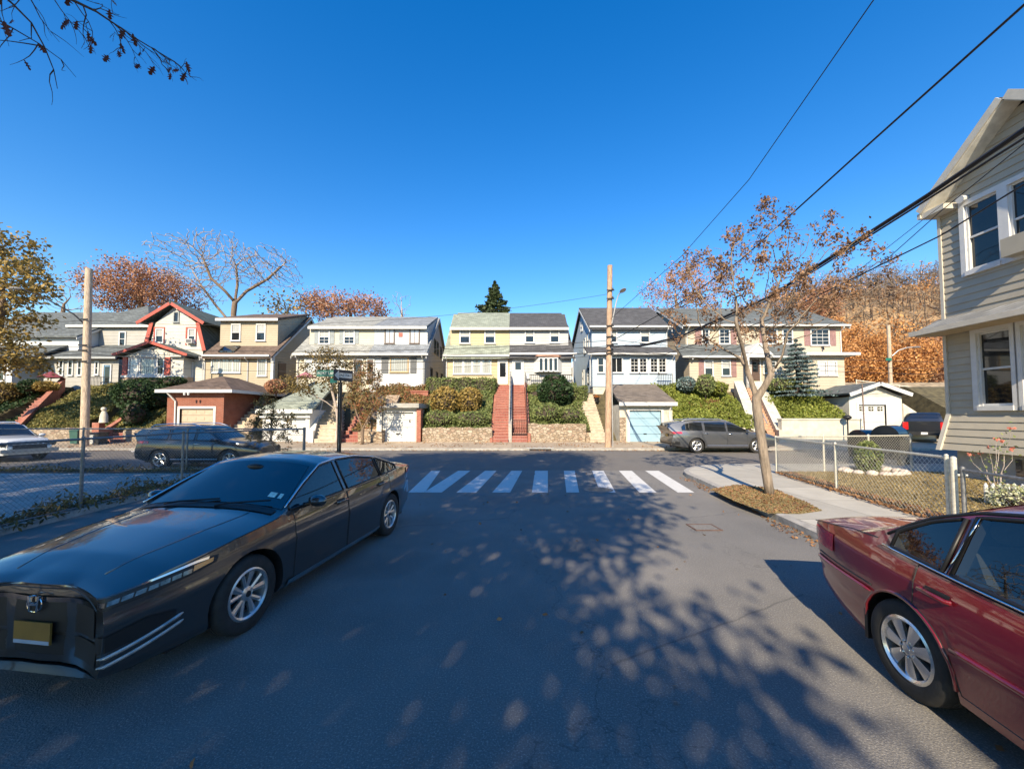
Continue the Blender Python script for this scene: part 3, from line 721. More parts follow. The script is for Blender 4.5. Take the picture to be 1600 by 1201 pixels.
def door_set(c, root, doors, pm, handles, sgs=(1, -1), hm=None):
    for sg in sgs:
        for (lo, hi, x0, x1), (hx_, hz) in zip(doors, handles):
            b = MB(); xs = np.linspace(x0, x1, 26); c.side_patch(b, xs, lo, hi, .0025, 12, sg)
            d = b.build('door', pm, root, smooth=True, world=False, sharp=180)
            b = MB(); loop = [c.side_pt(x, lo(x), .002, sg) for x in xs] + [c.side_pt(x1, lo(x1)+(hi(x1)-lo(x1))*k/10, .002, sg) for k in range(1, 10)] + [c.side_pt(x, hi(x), .002, sg) for x in xs[::-1]] + [c.side_pt(x0, hi(x0)+(lo(x0)-hi(x0))*k/10, .002, sg) for k in range(1, 11)]
            b.tube(loop, .0045, 4); b.build('door_gap', mt['black'], d, world=False)
            b = MB(); y = c.y(hx_, hz); b.tube([(hx_-.10, sg*(y+.012), hz), (hx_-.09, sg*(y+.035), hz+.004), (hx_+.09, sg*(y+.035), hz), (hx_+.10, sg*(y+.012), hz-.003)], .014, 6)
            P = [[c.side_pt(hx_-.085+.17*i/6, hz-.03+.06*j/3, .0045, sg) for j in range(4)] for i in range(7)]; b.grid(P, 1)
            b.build('handle', [hm or pm, mt['black']], d, smooth=True, world=False, sharp=60)
def wheels(c, root, wd, style, r=None, inset=.012):
    for ax in c.ax:
        for sg in (1, -1): make_wheel(root, ax, sg*(c.plan(ax)*.985 - wd/2 - inset), r or c.rw, wd, sg, style)

def text_obj(name, s, size, mat_, parent, loc, rot, ext=.002, world=True, align='CENTER', sx=1.):
    cu = bpy.data.curves.new('t', 'FONT'); cu.body = s; cu.size = size; cu.extrude = ext; cu.align_x = align; cu.align_y = 'CENTER'
    o = bpy.data.objects.new('t', cu); C.objects.link(o); bpy.context.view_layer.update()
    me = bpy.data.meshes.new_from_object(o.evaluated_get(bpy.context.evaluated_depsgraph_get())); bpy.data.objects.remove(o); me.materials.clear(); me.materials.append(mat_); me.name = name
    for v in me.vertices: v.co.x *= sx
    o = bpy.data.objects.new(name, me); C.objects.link(o); o.parent = parent; off = OFF.get(parent.name, Vector()) if world else Vector()
    o.location = Vector(loc) - off; o.rotation_euler = rot; OFF[o.name] = Vector(loc); return o

def place(px, py, px2, py2, c, sg, heading):
    """car position from the ground contact of the outer faces of two wheels"""
def seats(root, xf, xr, zs, w=.36):
    for x, y0, y1, nm in ((xf, .12, .62, 'front_seat'), (xf, -.62, -.12, 'front_seat'), (xr, -.62, .62, 'rear_seat')):
        b = MB(); pr = [(x-.10,zs-.18),(x+.42,zs-.14),(x+.44,zs),(x+.36,zs+.05),(x+.02,zs+.02),(x-.14,zs+.48),(x-.20,zs+.52),(x-.27,zs+.48),(x-.16,zs)]
        b.prism(pr, y0, y1, 'y'); 
        for yc in ([(y0+y1)/2] if nm == 'front_seat' else [y0+.3, y1-.3]): b.ball((x-.24, yc, zs+.60), (.05, .12, .085), 12, 8)
        b.build(nm, mt['seat'], root, smooth=True, world=False, sharp=40)
# ---- dark grey sedan, front left, facing the camera
pm = paint('gunmetal_paint', (.085, .080, .078), .75, .30, dirt=.08)
c = Car(4.66, 1.86,
    top=[(-2.6,.90),(-2.44,1.0),(-2.30,1.065),(-1.85,1.10),(-1.55,1.19),(-.95,1.38),(-.45,1.445),(.0,1.447),(.28,1.41),(1.04,1.02),(1.2,.985),(1.6,.94),(2.05,.865),(2.28,.785),(2.38,.70),(2.6,.62)],
    belt=[(-2.44,1.0),(-1.5,.995),(0,.945),(1.2,.905),(1.6,.86),(2.44,.72)],
    sill=[(-2.5,.34),(-2.2,.24),(-1.8,.19),(0,.185),(1.9,.19),(2.25,.20),(2.5,.24)], nf=(.24,5.5), nr=(.20,4.8), tum=.50, bow=(.30,.16), bulge=(.03,.20), crown=.068, capp=2.7, rw=.335, axles=(1.47,-1.36),
    low=([0,.08,.12,.34,.56,.66,.74,.80,.9,1],[.915,.965,.968,.978,.992,1.0,.985,.982,.975,.948]))
fw, rwp = G(397, 985), G(612, 836)
ang = math.atan2(fw.y - rwp.y, fw.x - rwp.x); hd = Vector((math.cos(ang), math.sin(ang), 0)); left = Vector((-hd.y, hd.x, 0))
mid = (fw + rwp) / 2; org = mid - left * .915 - hd * ((1.47-1.36)/2)
t = thing('sedan', 'dark grey four-door sedan parked beside the left chain-link fence', 'car', (org.x, org.y, 0), ang)
LO = [(-1.72,1.05),(-.95,1.015),(0,.985),(1.02,.965)]
HI = [(-1.72,1.075),(-1.45,1.16),(-1.05,1.28),(-.55,1.345),(-.1,1.355),(.25,1.325),(.66,1.155),(1.02,.98)]
lo, hi = lin(*LO), lin(*HI)
def seg(a, e, n=9): return ([(x, lo(x)) for x in np.linspace(a, e, n)], [(x, hi(x)) for x in np.linspace(a, e, n)])
WPOLY = [seg(.0, .97), seg(-.98, -.10), seg(-1.62, -1.04)]
c.body(t, [pm, mt['black']], cabin=(-1.58, .80, .52, [side_window_fn(p) for p in WPOLY[:2]]))
windows(c, t, WPOLY, gm='clear'); seats(t, .02, -.95, .58)
for sg in (1, -1):       # chrome strip over the windows
    b = MB(); b.tube([c.side_pt(x, hi(x)+.022, .008, sg) for x in np.linspace(-1.70, 1.02, 40)], .010, 5); b.build('window_trim', mt['chrome'], t, smooth=True, world=False, sharp=180)
b = MB(); c.cap_patch(b, 1.02, .34, (.95, .90), .006); ws = b.build('windshield', mt['carglass'], t, smooth=True, world=False, sharp=180)
b = MB()
for k, (tt, w_) in enumerate(((.66,.10),(.80,.05))):
    P = [[c.cap_pt(.90 - .07*i, tt + (w_ if j else 0), .010) for j in range(2)] for i in range(2)]; b.grid(P)
b.build('sticker', mat('registration_sticker', (.38,.62,.60), .5, var=.3, scale=40), ws, world=False)
b = MB(); b.ball((.45, 0, 1.33), (.04, .11, .035)); b.build('rear_view_mirror', mt['black'], ws, smooth=True, world=False)
b = MB(); c.cap_patch(b, -1.02, -1.80, (.88, .92), .006); b.build('rear_window', mt['carglass'], t, smooth=True, world=False, sharp=180)
b = MB(); c.cap_patch(b, 1.13, 1.04, .90, .010, 3)
for s_ in (-.35, .25): b.tube([(1.12, s_-.12, 1.02), (1.07, s_+.0, 1.04), (1.00, s_+.42, 1.065)], .009, 4)
b.build('wiper', mt['black'], t, world=False)
b = MB()
for sg in (1, -1):
    add_seam(c, b, [(1.10,.93),(1.62,.868),(2.05,.78),(2.30,.73)], sg, .001)
b.tube([c.cap_pt(2.35, q, .001) for q in np.linspace(-.98,.98,20)], .004, 4); b.build('hood_gap', mt['black'], t, world=False)
for sg in (1, -1):
    b = MB(); b.tube([c.cap_pt(x, sg*(.62+.10*(1.4-x)), -.002) for x in np.linspace(1.15, 2.22, 14)], .007, 6); b.build('hood_crease', pm, t, smooth=True, world=False, sharp=180)
arch = lambda ax: (lambda x: c.rw + math.sqrt(max(0, (c.rw+.075)**2 - (x-ax)**2)) if abs(x-ax) < c.rw+.075 else .27)
df = (lambda x: .27, lambda x: lo(x)-.025, -.05, .93); dr = (lambda x: max(.27, arch(-1.36)(x)), lambda x: lo(x)-.025, -1.28, -.07)
door_set(c, t, [df, dr], pm, [(.10,.87),(-.98,.90)])
for sg in (1, -1): mirror(c, t, .74, .98, sg, pm)
wheels(c, t, .225, 'ten')
for sg in (1, -1):
    b = MB(); P = [[c.side_pt(x, z, .012, sg) for z in (.20,.235,.27)] for x in np.linspace(-.93, 1.02, 20)]; b.grid(P); b.build('sill_trim', mt['chrome'], t, smooth=True, world=False, sharp=180)
    b = MB(); c.wrap_patch(b, .50, 1.38, lin((.5,.64),(1.0,.68),(1.38,.745)), lin((.5,.715),(.9,.765),(1.2,.80),(1.38,.80)), 1, .010, 20, 3, sg); hl = b.build('headlight', mt['black'], t, smooth=True, world=False, sharp=180)
    b = MB()
    c.wrap_patch(b, .52, 1.30, lin((.5,.712),(.9,.755),(1.2,.786),(1.38,.79)), lin((.5,.722),(.9,.769),(1.2,.804),(1.38,.808)), 1, .016, 20, 1, sg, 0)
    for k in range(8): a = .66+k*.068; c.wrap_patch(b, a, a+.058, lin((.5,.66),(1.38,.748)), lin((.5,.688),(1.38,.778)), 1, .013, 3, 1, sg, 1)
    c.wrap_patch(b, 1.20, 1.34, lin((1.2,.735),(1.34,.762)), lin((1.2,.775),(1.34,.790)), 1, .016, 4, 1, sg, 2)
    b.build('lamp_strip', [mt['chrome'], mt['lens'], mt['amber']], hl, smooth=True, world=False, sharp=180)
    b = MB(); c.wrap_patch(b, .60, 1.12, lin((.6,.36),(1.12,.44)), lin((.6,.46),(.95,.53),(1.12,.50)), 1, .008, 12, 2, sg, 0)
    for dz in (0, -.055): b.tube([c.wrap_pt(a, .335+dz+.12*max(0, (a-.55)/.6)**1.6, 1, .014, sg) for a in np.linspace(.70, 1.16, 18)], [.005]+[.013]*16+[.005], 6, 1)
    b.build('bumper_vent', [mt['black'], mt['galv']], t, smooth=True, world=False, sharp=60)
    b = MB(); c.wrap_patch(b, .35, 1.05, lin((.35,.86),(1.05,.90)), lin((.35,.96),(1.05,.985)), -1, .012, 14, 2, sg); b.build('taillight', mt['redlens'], t, smooth=True, world=False, sharp=180)
b = MB(); c.wrap_patch(b, -.56, .56, lambda a: .43, lambda a: .640, 1, .006, 20, 3, 1)
c.wrap_patch(b, -.62, .62, lambda a: .265, lambda a: .405, 1, .006, 20, 2, 1)
gr_ = b.build('grille', mt['black'], t, smooth=True, world=False, sharp=60)
b = MB(); c.wrap_patch(b, -.62, .62, lambda a: .632 + .012*(a/.6)**2, lambda a: .664+.010*(a/.6)**2, 1, .014, 20, 2, 1); b.build('chrome_bar', mat('dark_chrome', (.22,.22,.235), .15, 1.), gr_, smooth=True, world=False, sharp=180)
xf = c.wrap_pt(0, .60, 1, .02).x; b = MB()
for sy in (-1, 1): b.prism([(sy*.05, .675), (sy*.035, .675), (sy*.022, .57), (sy*.037, .57)], xf, xf+.014, 'x')
b.box(xf, xf+.013, -.027, .027, .612, .628); b.tube([(xf+.005, .062*math.cos(a), .622+.056*math.sin(a)) for a in np.linspace(0, 2*math.pi, 25)], .004, 5)
b.build('emblem', mt['chrome'], gr_, world=False)
b = MB(); xp = c.wrap_pt(0, .42, 1, .02).x; b.box(xp, xp+.012, -.155, .155, .35, .50); b.box(xp+.011, xp+.014, -.15, .15, .352, .376, 1)
lp = b.build('license_plate', [mat('gold_plate', (.22, .12, .02), .6, var=.15), mat('pale_plate_band', (.3, .36, .46), .6)], t, world=False)
b = MB(); b.tube([c.side_pt(x, float(c.S(x))+.0, -.03, 1) for x in np.linspace(2.2, -2.2, 10)], .02, 4); 
b.box(-2.1, 2.1, -.75, .75, .17, .26); b.build('underbody', mt['black'], t, world=False)

# ---- dark red sedan, right, only its rear half in view
pm = paint('dark_red_paint', (.19, .008, .016), .25, .32, dirt=.03)
c = Car(4.70, 1.80,
    top=[(-2.6,.88),(-2.44,.955),(-2.30,1.005),(-1.86,1.045),(-1.68,1.10),(-1.05,1.415),(-.58,1.485),(.1,1.49),(.40,1.44),(1.25,.975),(1.5,.94),(2.1,.85),(2.35,.76),(2.6,.66)],
    belt=[(-2.44,.94),(-1.5,.915),(0,.885),(1.2,.865),(2.44,.72)], sill=[(-2.5,.36),(-2.1,.25),(-1.8,.20),(0,.19),(1.9,.20),(2.5,.26)],
    nf=(.24,4.5), nr=(.17,4.6), tum=.45, bow=(.2,.20), bulge=(.10,.07), crown=.075, capp=2.6, rw=.318, axles=(1.40,-1.33), arch=.045,
    low=([0,.12,.34,.375,.40,.66,.88,1],[.93,.968,.986,1.0,.996,1.0,.985,.955]))
ang = math.atan2(-.992, -.135); hd = Vector((math.cos(ang), math.sin(ang), 0)); right = Vector((hd.y, -hd.x, 0))
rc = G(1412, 1086); org = rc - right * .885 + hd * 1.33
t = thing('sedan', 'dark red sedan parked at the right kerb with chrome star hubcaps', 'car', (org.x, org.y, 0), ang)
LO = [(-1.54,.985),(-.9,.95),(0,.92),(1.2,.905)]
HI = [(-1.54,1.02),(-1.44,1.11),(-1.25,1.225),(-1.0,1.315),(-.6,1.385),(.05,1.395),(.42,1.34),(.85,1.105),(1.2,.915)]
lo, hi = lin(*LO), lin(*HI)
WPOLY = [seg(.04, 1.14), seg(-1.0, -.06), seg(-1.47, -1.06)]
c.body(t, [pm, mt['black']], cabin=(-1.52, .95, .50, [side_window_fn(p) for p in WPOLY]))
windows(c, t, WPOLY, r=.014, gm='clear'); seats(t, .12, -.95, .58)
for sg in (1, -1):
    b = MB(); b.tube([c.side_pt(x, lo(x)-.012, .012, sg) for x in np.linspace(-1.54, 1.2, 30)], .009, 5); b.tube([c.side_pt(-1.03+.012*k, lo(-1.03)+(hi(-.98)-lo(-1.03))*k/4, .012, sg) for k in range(5)], .006, 5)
    b.build('window_trim', mt['chrome'], t, smooth=True, world=False, sharp=180)
    b = MB(); b.tube([c.side_pt(x, hi(x)+.028, -.004, sg) for x in np.linspace(-1.55, 1.19, 40)], .014, 6); b.build('window_surround', mt['black'], t, smooth=True, world=False, sharp=180)
b = MB(); c.cap_patch(b, -1.03, -1.70, (.88,.93), .006); b.build('rear_window', mt['carglass'], t, smooth=True, world=False, sharp=180)
b = MB(); c.cap_patch(b, 1.24, .44, (.95,.9), .006); b.build('windshield', mt['carglass'], t, smooth=True, world=False, sharp=180)
arch = lambda ax: (lambda x: c.rw + math.sqrt(max(0, (c.rw+.06)**2 - (x-ax)**2)) if abs(x-ax) < c.rw+.06 else .27)
door_set(c, t, [(lambda x: .27, lambda x: lo(x)-.028, -.03, 1.02), (lambda x: max(.27, arch(-1.33)(x)), lambda x: lo(x)-.028, -1.22, -.05)], pm, [(.12,.79),(-1.05,.81)])
for sg in (1, -1):
    b = MB(); b.tube([c.side_pt(x, .535+.01*x/2.4, .010, sg) for x in np.linspace(-.95, .95, 30)], .017, 6); b.build('side_moulding', pm, t, smooth=True, world=False, sharp=180)
for sg in (1, -1):
    b = MB(); c.wrap_patch(b, .42, 1.10, lambda a: .72, lambda a: .87, -1, .008, 14, 2, sg); b.build('taillight', mt['redlens'], t, smooth=True, world=False, sharp=180)
    b = MB(); c.wrap_patch(b, .4, 1.2, lambda a: .62, lambda a: .76, 1, .008, 14, 2, sg); b.build('headlight', mt['lens'], t, smooth=True, world=False, sharp=180)
    mirror(c, t, .88, .95, sg, pm)
b = MB(); b.tube([c.wrap_pt(abs(a), .60, -1, .016, 1 if a >= 0 else -1) for a in np.linspace(-1.6, 1.6, 50)], [.004]+[.014]*48+[.004], 6); b.tube([c.wrap_pt(abs(a), .645, -1, .002, 1 if a >= 0 else -1) for a in np.linspace(-1.6, 1.6, 50)], .006, 5, 1)
b.build('bumper', [pm, mt['black']], t, smooth=True, world=False, sharp=180)
b = MB(); add_seam(c, b, [(-2.38,.90),(-1.9,.985),(-1.62,1.0)], 1); add_seam(c, b, [(-2.38,.90),(-1.9,.985),(-1.62,1.0)], -1); b.build('trunk_gap', mt['black'], t, world=False)
b = MB(); xr = c.wrap_pt(0, .8, -1, .02).x; b.box(xr-.01, xr, -.155, .155, .72, .86); b.build('license_plate', mat('gold_plate', (.50,.27,.035), .5), t, world=False)
for sg in (1, -1):
    b = MB(); b.tube([(-1.33+(c.rw+.047)*math.cos(q), sg*(c.y(-1.33+(c.rw+.047)*math.cos(q), c.rw+(c.rw+.047)*math.sin(q))+.003), c.rw+(c.rw+.047)*math.sin(q)) for q in np.linspace(-.1, math.pi+.25, 26)], .012, 5); b.build('arch_lip', pm, t, smooth=True, world=False, sharp=180)
    b = MB(); b.box(-1.70, -1.67, sg*.62, sg*.86, .20, .42); b.build('mud_flap', mt['black'], t, world=False)
wheels(c, t, .205, 'star', inset=.0)
b = MB(); b.box(-2.0, 2.0, -.74, .74, .18, .27); b.build('underbody', mt['black'], t, world=False)

# ---- mid-size vehicles further off
def suv(name, label, loc, rz, pm, style='five', L=5.0, W=1.96, H=1.77, roof_rail=True, scale=1., group=None, win=None, prof=None, tail='suv', gm='carglass'):
    k = H / 1.77; l = L / 5.0
    top = prof or [(-2.6,1.2),(-2.46,1.42),(-2.34,1.60),(-2.1,1.69),(-1.2,1.745),(-.2,1.75),(.25,1.70),(1.12,1.19),(1.3,1.16),(2.05,1.07),(2.32,.98),(2.5,.86)]
    c = Car(L, W, [(x*l, z*k) for x, z in top], [(x*l, z*k) for x, z in ((-2.5,1.12),(-1.5,1.13),(0,1.08),(1.2,1.04),(1.6,1.0),(2.5,.86))], [(-2.5*l,.42*k),(-2.1*l,.32*k),(-1.8*l,.28*k),(0,.27*k),(1.9*l,.28*k),(2.5*l,.36*k)],
        nf=(.30,4.2), nr=(.16,5), tum=.36, bulge=(.10,.10), crown=.06, rw=.385*k, axles=(1.46*l,-1.44*l), arch=.05)
    t = thing(name, label, 'car', loc, rz, group); t.scale = (scale, scale, scale)
    c.body(t, [pm, mt['black']], N=90, ns=16)
    LOp = [(-2.2,1.20),(-1.5,1.19),(0,1.14),(1.1,1.10)]; HIp = [(-2.2,1.24),(-2.0,1.50),(-1.6,1.585),(-.3,1.61),(.2,1.575),(.72,1.34),(1.1,1.12)]
    lo, hi = lin(*[(x*l, z*k) for x, z in LOp]), lin(*[(x*l, z*k) for x, z in HIp])
    sg_ = lambda a, e: ([(x, lo(x)) for x in np.linspace(a*l, e*l, 9)], [(x, hi(x)) for x in np.linspace(a*l, e*l, 9)])
    windows(c, t, [sg_(.08, 1.04), sg_(-1.02, -.02), sg_(-2.1, -1.14)], gm=gm)
    b = MB(); c.cap_patch(b, 1.10*l, .32*l, (.94,.9), .006); b.build('windshield', mt['carglass'], t, smooth=True, world=False, sharp=180)
    b = MB(); c.cap_patch(b, -2.47*l, -2.36*l, (.8,.8), .008, 4); c.wrap_patch(b, -.62, .62, lambda a: 1.17*k, lambda a: 1.42*k, -1, .03, 12, 2); b.build('rear_window', mt['carglass'], t, smooth=True, world=False, sharp=180)
    arch = lambda x: c.rw + math.sqrt(max(0, (c.rw+.09)**2 - (x-c.ax[1])**2)) if abs(x-c.ax[1]) < c.rw+.09 else .4*k
    door_set(c, t, [(lambda x: .4*k, lambda x: lo(x)-.03, .03*l, .98*l), (lambda x: max(.4*k, arch(x)), lambda x: lo(x)-.03, -1.18*l, .0)], pm, [(.16*l, 1.0*k), (-.98*l, 1.02*k)], hm=mt['chrome'])
    for sg in (1, -1):
        mirror(c, t, .92*l, 1.12*k, sg, pm, 1.15)
        b = MB(); c.wrap_patch(b, .52, 1.28, lin((.5,.99*k),(1.28,1.02*k)), lin((.5,1.10*k),(1.28,1.12*k)), -1, .014, 14, 2, sg); b.build('taillight', mt['redlens'], t, smooth=True, world=False, sharp=180)
        b = MB(); c.wrap_patch(b, .5, 1.25, lin((.5,.72*k),(1.25,.82*k)), lin((.5,.84*k),(1.25,.93*k)), 1, .012, 12, 2, sg); b.build('headlight', mt['lens'], t, smooth=True, world=False, sharp=180)
        b = MB(); b.tube([c.side_pt(x, .40*k, .012, sg) for x in np.linspace(-.95*l, 1.0*l, 14)], .016, 5); b.build('sill_trim', mt['silver'], t, smooth=True, world=False)
        if roof_rail:
            b = MB(); b.tube([(x*l, sg*(c.y(x*l, float(c.E(x*l)))-.03), float(c.E(x*l))+h) for x, h in ((-2.05,.02),(-1.9,.09),(-1.2,.10),(-.3,.095),(.1,.02))], .022, 6); b.build('roof_rail', mt['silver'], t, smooth=True, world=False)
    b = MB(); c.wrap_patch(b, -1.2, 1.2, lambda a: .44*k, lambda a: .60*k, -1, .012, 24, 2); b.tube([c.wrap_pt(abs(a), .56*k, -1, .02, 1 if a >= 0 else -1) for a in np.linspace(-.95,.95,20)], .014, 5, 1); b.build('bumper', [mt['black'], mt['chrome']], t, smooth=True, world=False)
    b = MB(); c.wrap_patch(b, -.5, .5, lambda a: .58*k, lambda a: .80*k, 1, .012, 12, 2); b.build('grille', mt['black'], t, smooth=True, world=False)
    b = MB(); xr = c.wrap_pt(0, .95*k, -1, .03).x; b.box(xr-.012, xr, -.155, .155, .83*k, .97*k); b.build('license_plate', mat('gold_plate', (.50,.30,.06), .5), t, world=False)
    wheels(c, t, .24, style); b = MB(); b.box(-2.1*l, 2.1*l, -.8, .8, .25, .42); b.build('underbody', mt['black'], t, world=False); return c, t
wheel = G(1090, 708); k = 1.0
org = Vector((wheel.x + 1.44*1.07, wheel.y + .98, 0))
suv('sport_utility_vehicle', 'grey sport utility vehicle with silver roof rails on the far side of the cross street', org, 0, paint('slate_grey_paint', (.12,.125,.135), .6, .35, dirt=.1), L=5.35, H=1.74)
ww = G(248, 733.5); org = Vector((ww.x + 1.2, ww.y + .90, 0))
suv('crossover', 'black crossover parked behind the left chain-link fence', org, 0, paint('black_paint', (.016,.017,.021), .3, .35), 'five', 4.3, 1.82, 1.62)
# white boxy off-roader: front face towards +X
k = 1.0; pmw = paint('white_car_paint', (.62,.64,.66), .0, .4)
gx = G(36, 721); org = Vector((gx.x - 1.95, gx.y + .55, 0))
c, t = suv('off_road_vehicle', 'white boxy off-road vehicle with slotted grille at the left edge', org, R(-14), pmw, 'six', 4.4, 1.84, 1.62, True,
    prof=[(-2.6,1.5),(-2.46,1.68),(-2.3,1.74),(.1,1.76),(.35,1.72),(.95,1.20),(1.2,1.17),(2.2,1.10),(2.4,1.06),(2.5,1.0)])
b = MB(); xg = c.wrap_pt(0, .85, 1, .03).x
for i in range(7): b.box(xg-.005, xg+.006, -.50+i*.155, -.42+i*.155, .60, .84)
b.build('grille_slot', mt['black'], t, world=False)
for sy in (-.72, .72):
    b = MB(); b.lathe([(0,.03),(.07,.028),(.095,.01),(.10,-.03)], 18, (xg-.03, sy, .74), 'x'); b.build('round_headlight', mt['lens'], t, smooth=True, world=False)
b = MB(); b.box(xg-.12, xg+.10, -.84, .84, .40, .55); b.build('front_bumper', mt['galv'], t, world=False)
# black pickup seen from behind
tl = U(1444, 668, 23.7); k = .92; ta = math.atan2(tl.y, tl.x)
pk = thing('pickup_truck', 'black pickup truck seen from behind beside the grey house corner', 'truck', (tl.x + 2.9*k*math.cos(ta), tl.y + 2.9*k*math.sin(ta), .2), ta); pk.scale = (k, k, k*1.12)
pmb = paint('black_truck_paint', (.018,.020,.026), .3, .3)
c = Car(5.8, 2.0, [(-3.2,1.34),(-.55,1.34),(-.45,1.6),(-.2,1.86),(1.0,1.90),(1.25,1.84),(1.85,1.28),(2.2,1.24),(2.75,1.15),(3.1,1.05)], [(-3,1.29),(3,1.2)], [(-3,.62),(-2.5,.5),(2.4,.46),(3,.5)], nf=(.2,4.5), nr=(.03,6), tum=.3, bulge=(.08,.0), crown=.05, capp=8, rw=.40, axles=(1.75,-1.75), arch=.06, smooth=.08)
c.body(pk, [pmb, mt['black']], N=80, ns=14)
x0 = -2.9
b = MB(); b.box(x0-.02, x0, -.73, .73, .78, 1.30); b.box(x0-.032, x0-.02, -.62, .62, .86, 1.12); tg = b.build('tailgate', pmb, pk, world=False)
b = MB(); b.box(x0-.05, x0-.03, -.12, .12, 1.14, 1.22); b.build('handle', mt['black'], tg, world=False)
for sy in (-1, 1):
    b = MB(); b.box(x0-.035, x0+.10, sy*.735, sy*1.0, .84, 1.28); b.build('taillight', mt['redlens'], pk, world=False)
b = MB(); b.box(x0-.20, x0+.05, -.95, .95, .52, .70); b.build('bumper', mt['black'], pk, world=False)
b = MB(); b.box(x0-.215, x0-.2, -.155, .155, .55, .69); b.build('license_plate', mt['white'], pk, world=False)
b = MB(); P = [[c.cap_pt(-.48+.22*i, -.8+1.6*j/6, .012) for j in range(7)] for i in range(2)]; b.grid(P); b.build('rear_window', mt['carglass'], pk, smooth=True, world=False)
windows(c, pk, [([(-.35,1.36),(.4,1.36)],[(-.35,1.72),(.4,1.76)]), ([(.5,1.36),(1.45,1.36)],[(.5,1.76),(1.45,1.5)])])
wheels(c, pk, .27, 'truck')
# ------------------------------------------------------------------ houses
class House:
    def __init__(s, label, x0, x1, Y, z0, name='house', cat='house', group=None):
        s.root = thing(name, label, cat, ((x0+x1)/2, Y, z0), 0, group); s.Y = Y
    def part(s, name, b, m, smooth=False): return b.build(name, m, s.root, smooth=smooth)
    def box(s, name, x0, x1, y0, y1, z0, z1, m): return s.part(name, MB().box(x0, x1, y0, y1, z0, z1), m)
    # windows are given in photo pixels on the plane y = Y
    def win(s, px0, px1, py0, py1, Y, fm='white', gm='glass', style='double', name='window', fw=.09, world=None):
        if world: x0, x1, z0, z1 = world
        else:
            a, c = U(px0, py1, Y), U(px1, py0, Y); x0, x1, z0, z1 = a.x, c.x, a.z, c.z
        b = MB(); d = .07; y0 = Y - d; e = Y + .02
        b.box(x0, x0+fw, y0, e, z0, z1); b.box(x1-fw, x1, y0, e, z0, z1); b.box(x0+fw, x1-fw, y0, e, z1-fw, z1); b.box(x0+fw, x1-fw, y0, e, z0, z0+fw)
        b.box(x0-.04, x1+.04, y0-.05, y0-.002, z0-.03, z0+.03)
        ix0, ix1, iz0, iz1 = x0+fw, x1-fw, z0+fw, z1-fw; k = .045
        if style in ('double', 'grid'): zm = (iz0+iz1)/2; b.box(ix0, ix1, y0+.03, e, zm-k/2, zm+k/2)
        if style == 'slider': xm = (ix0+ix1)/2; b.box(xm-k/2, xm+k/2, y0+.03, e, iz0, iz1)
        if style == 'grid':
            for f in (1/3, 2/3) if (ix1-ix0) > 1 else (.5,): xm = ix0+(ix1-ix0)*f; b.box(xm-.012, xm+.012, y0+.035, e, iz0, iz1)
            for f in (.25, .75): zz = iz0+(iz1-iz0)*f; b.box(ix0, ix1, y0+.037, e, zz-.012, zz+.012)
        if style == 'picture':
            for f in (.25, .75): xm = ix0+(ix1-ix0)*f; b.box(xm-.04, xm+.04, y0+.02, e, iz0, iz1)
        if style == 'quad':
            for f in (.25, .5, .75): xm = ix0+(ix1-ix0)*f; b.box(xm-.09, xm+.09, y0+.01, e, iz0, iz1)
            zm = (iz0+iz1)/2; b.box(ix0, ix1, y0+.032, e, zm-k/2, zm+k/2)
        w_ = s.part(name, b, mt[fm])
        if gm in ('curt', 'curtw', 'blind'):      # a curtain or blind hangs behind the upper glass
            zc = iz0 if gm != 'blind' else iz0 + (iz1-iz0)*.5
            MB().box(ix0, ix1, Y-.012, Y+.012, iz0, iz1).build('pane', mt['glass'], w_)
            n_ = 24; P = [[(ix0+.02+(ix1-ix0-.04)*i/n_, Y-.024+.007*math.sin(i*1.9), z) for z in (zc, iz1)] for i in range(n_+1)]
            MB().grid(P).build('curtain', mt[gm], w_)
        else: MB().box(ix0, ix1, Y-.015, Y+.012, iz0, iz1).build('pane', mt[gm], w_)
        return w_
    def xwin(s, x, y0, y1, z0, z1, sg, fm='white', gm='glass'):
        b = MB(); f = .09; a, e = (x-.02, x+.06) if sg > 0 else (x-.06, x+.02)
        b.box(a, e, y0, y0+f, z0, z1); b.box(a, e, y1-f, y1, z0, z1); b.box(a, e, y0+f, y1-f, z0, z0+f); b.box(a, e, y0+f, y1-f, z1-f, z1)
        zm = (z0+z1)/2; b.box(a, e-.01*sg if sg > 0 else e, y0+f, y1-f, zm-.025, zm+.025)
        w_ = s.part('window', b, mt[fm]); MB().box(min(x, x+.02*sg), max(x, x+.02*sg), y0+f, y1-f, z0+f, z1-f).build('pane', mt[gm], w_)
    def door(s, px0, px1, py0, py1, Y, dm, gm='glass', fm='white', glass=(.18,.82,.5,.9)):
        a, c = U(px0, py1, Y), U(px1, py0, Y); x0, x1, z0, z1 = a.x, c.x, a.z, c.z; f = .08
        b = MB(); b.box(x0-f, x0, Y-.08, Y+.02, z0, z1+f); b.box(x1, x1+f, Y-.08, Y+.02, z0, z1+f); b.box(x0, x1, Y-.08, Y+.02, z1, z1+f)
        w_ = s.part('door_frame', b, mt[fm]); h = z1-z0; ww = x1-x0
        d = MB(); d.box(x0, x1, Y-.045, Y+.02, z0, z1)
        for q in ((.15,.85,.08,.38),): d.box(x0+ww*q[0], x0+ww*q[1], Y-.055, Y-.044, z0+h*q[2], z0+h*q[3])
        d = d.build('door', dm, s.root)
        MB().box(x0+ww*glass[0], x0+ww*glass[1], Y-.058, Y-.046, z0+h*glass[2], z0+h*glass[3]).build('pane', mt[gm], d)
        MB().ball((x1-ww*.1, Y-.085, z0+h*.45), .035, 8, 6).build('handle', mt['chrome'], d, smooth=True)
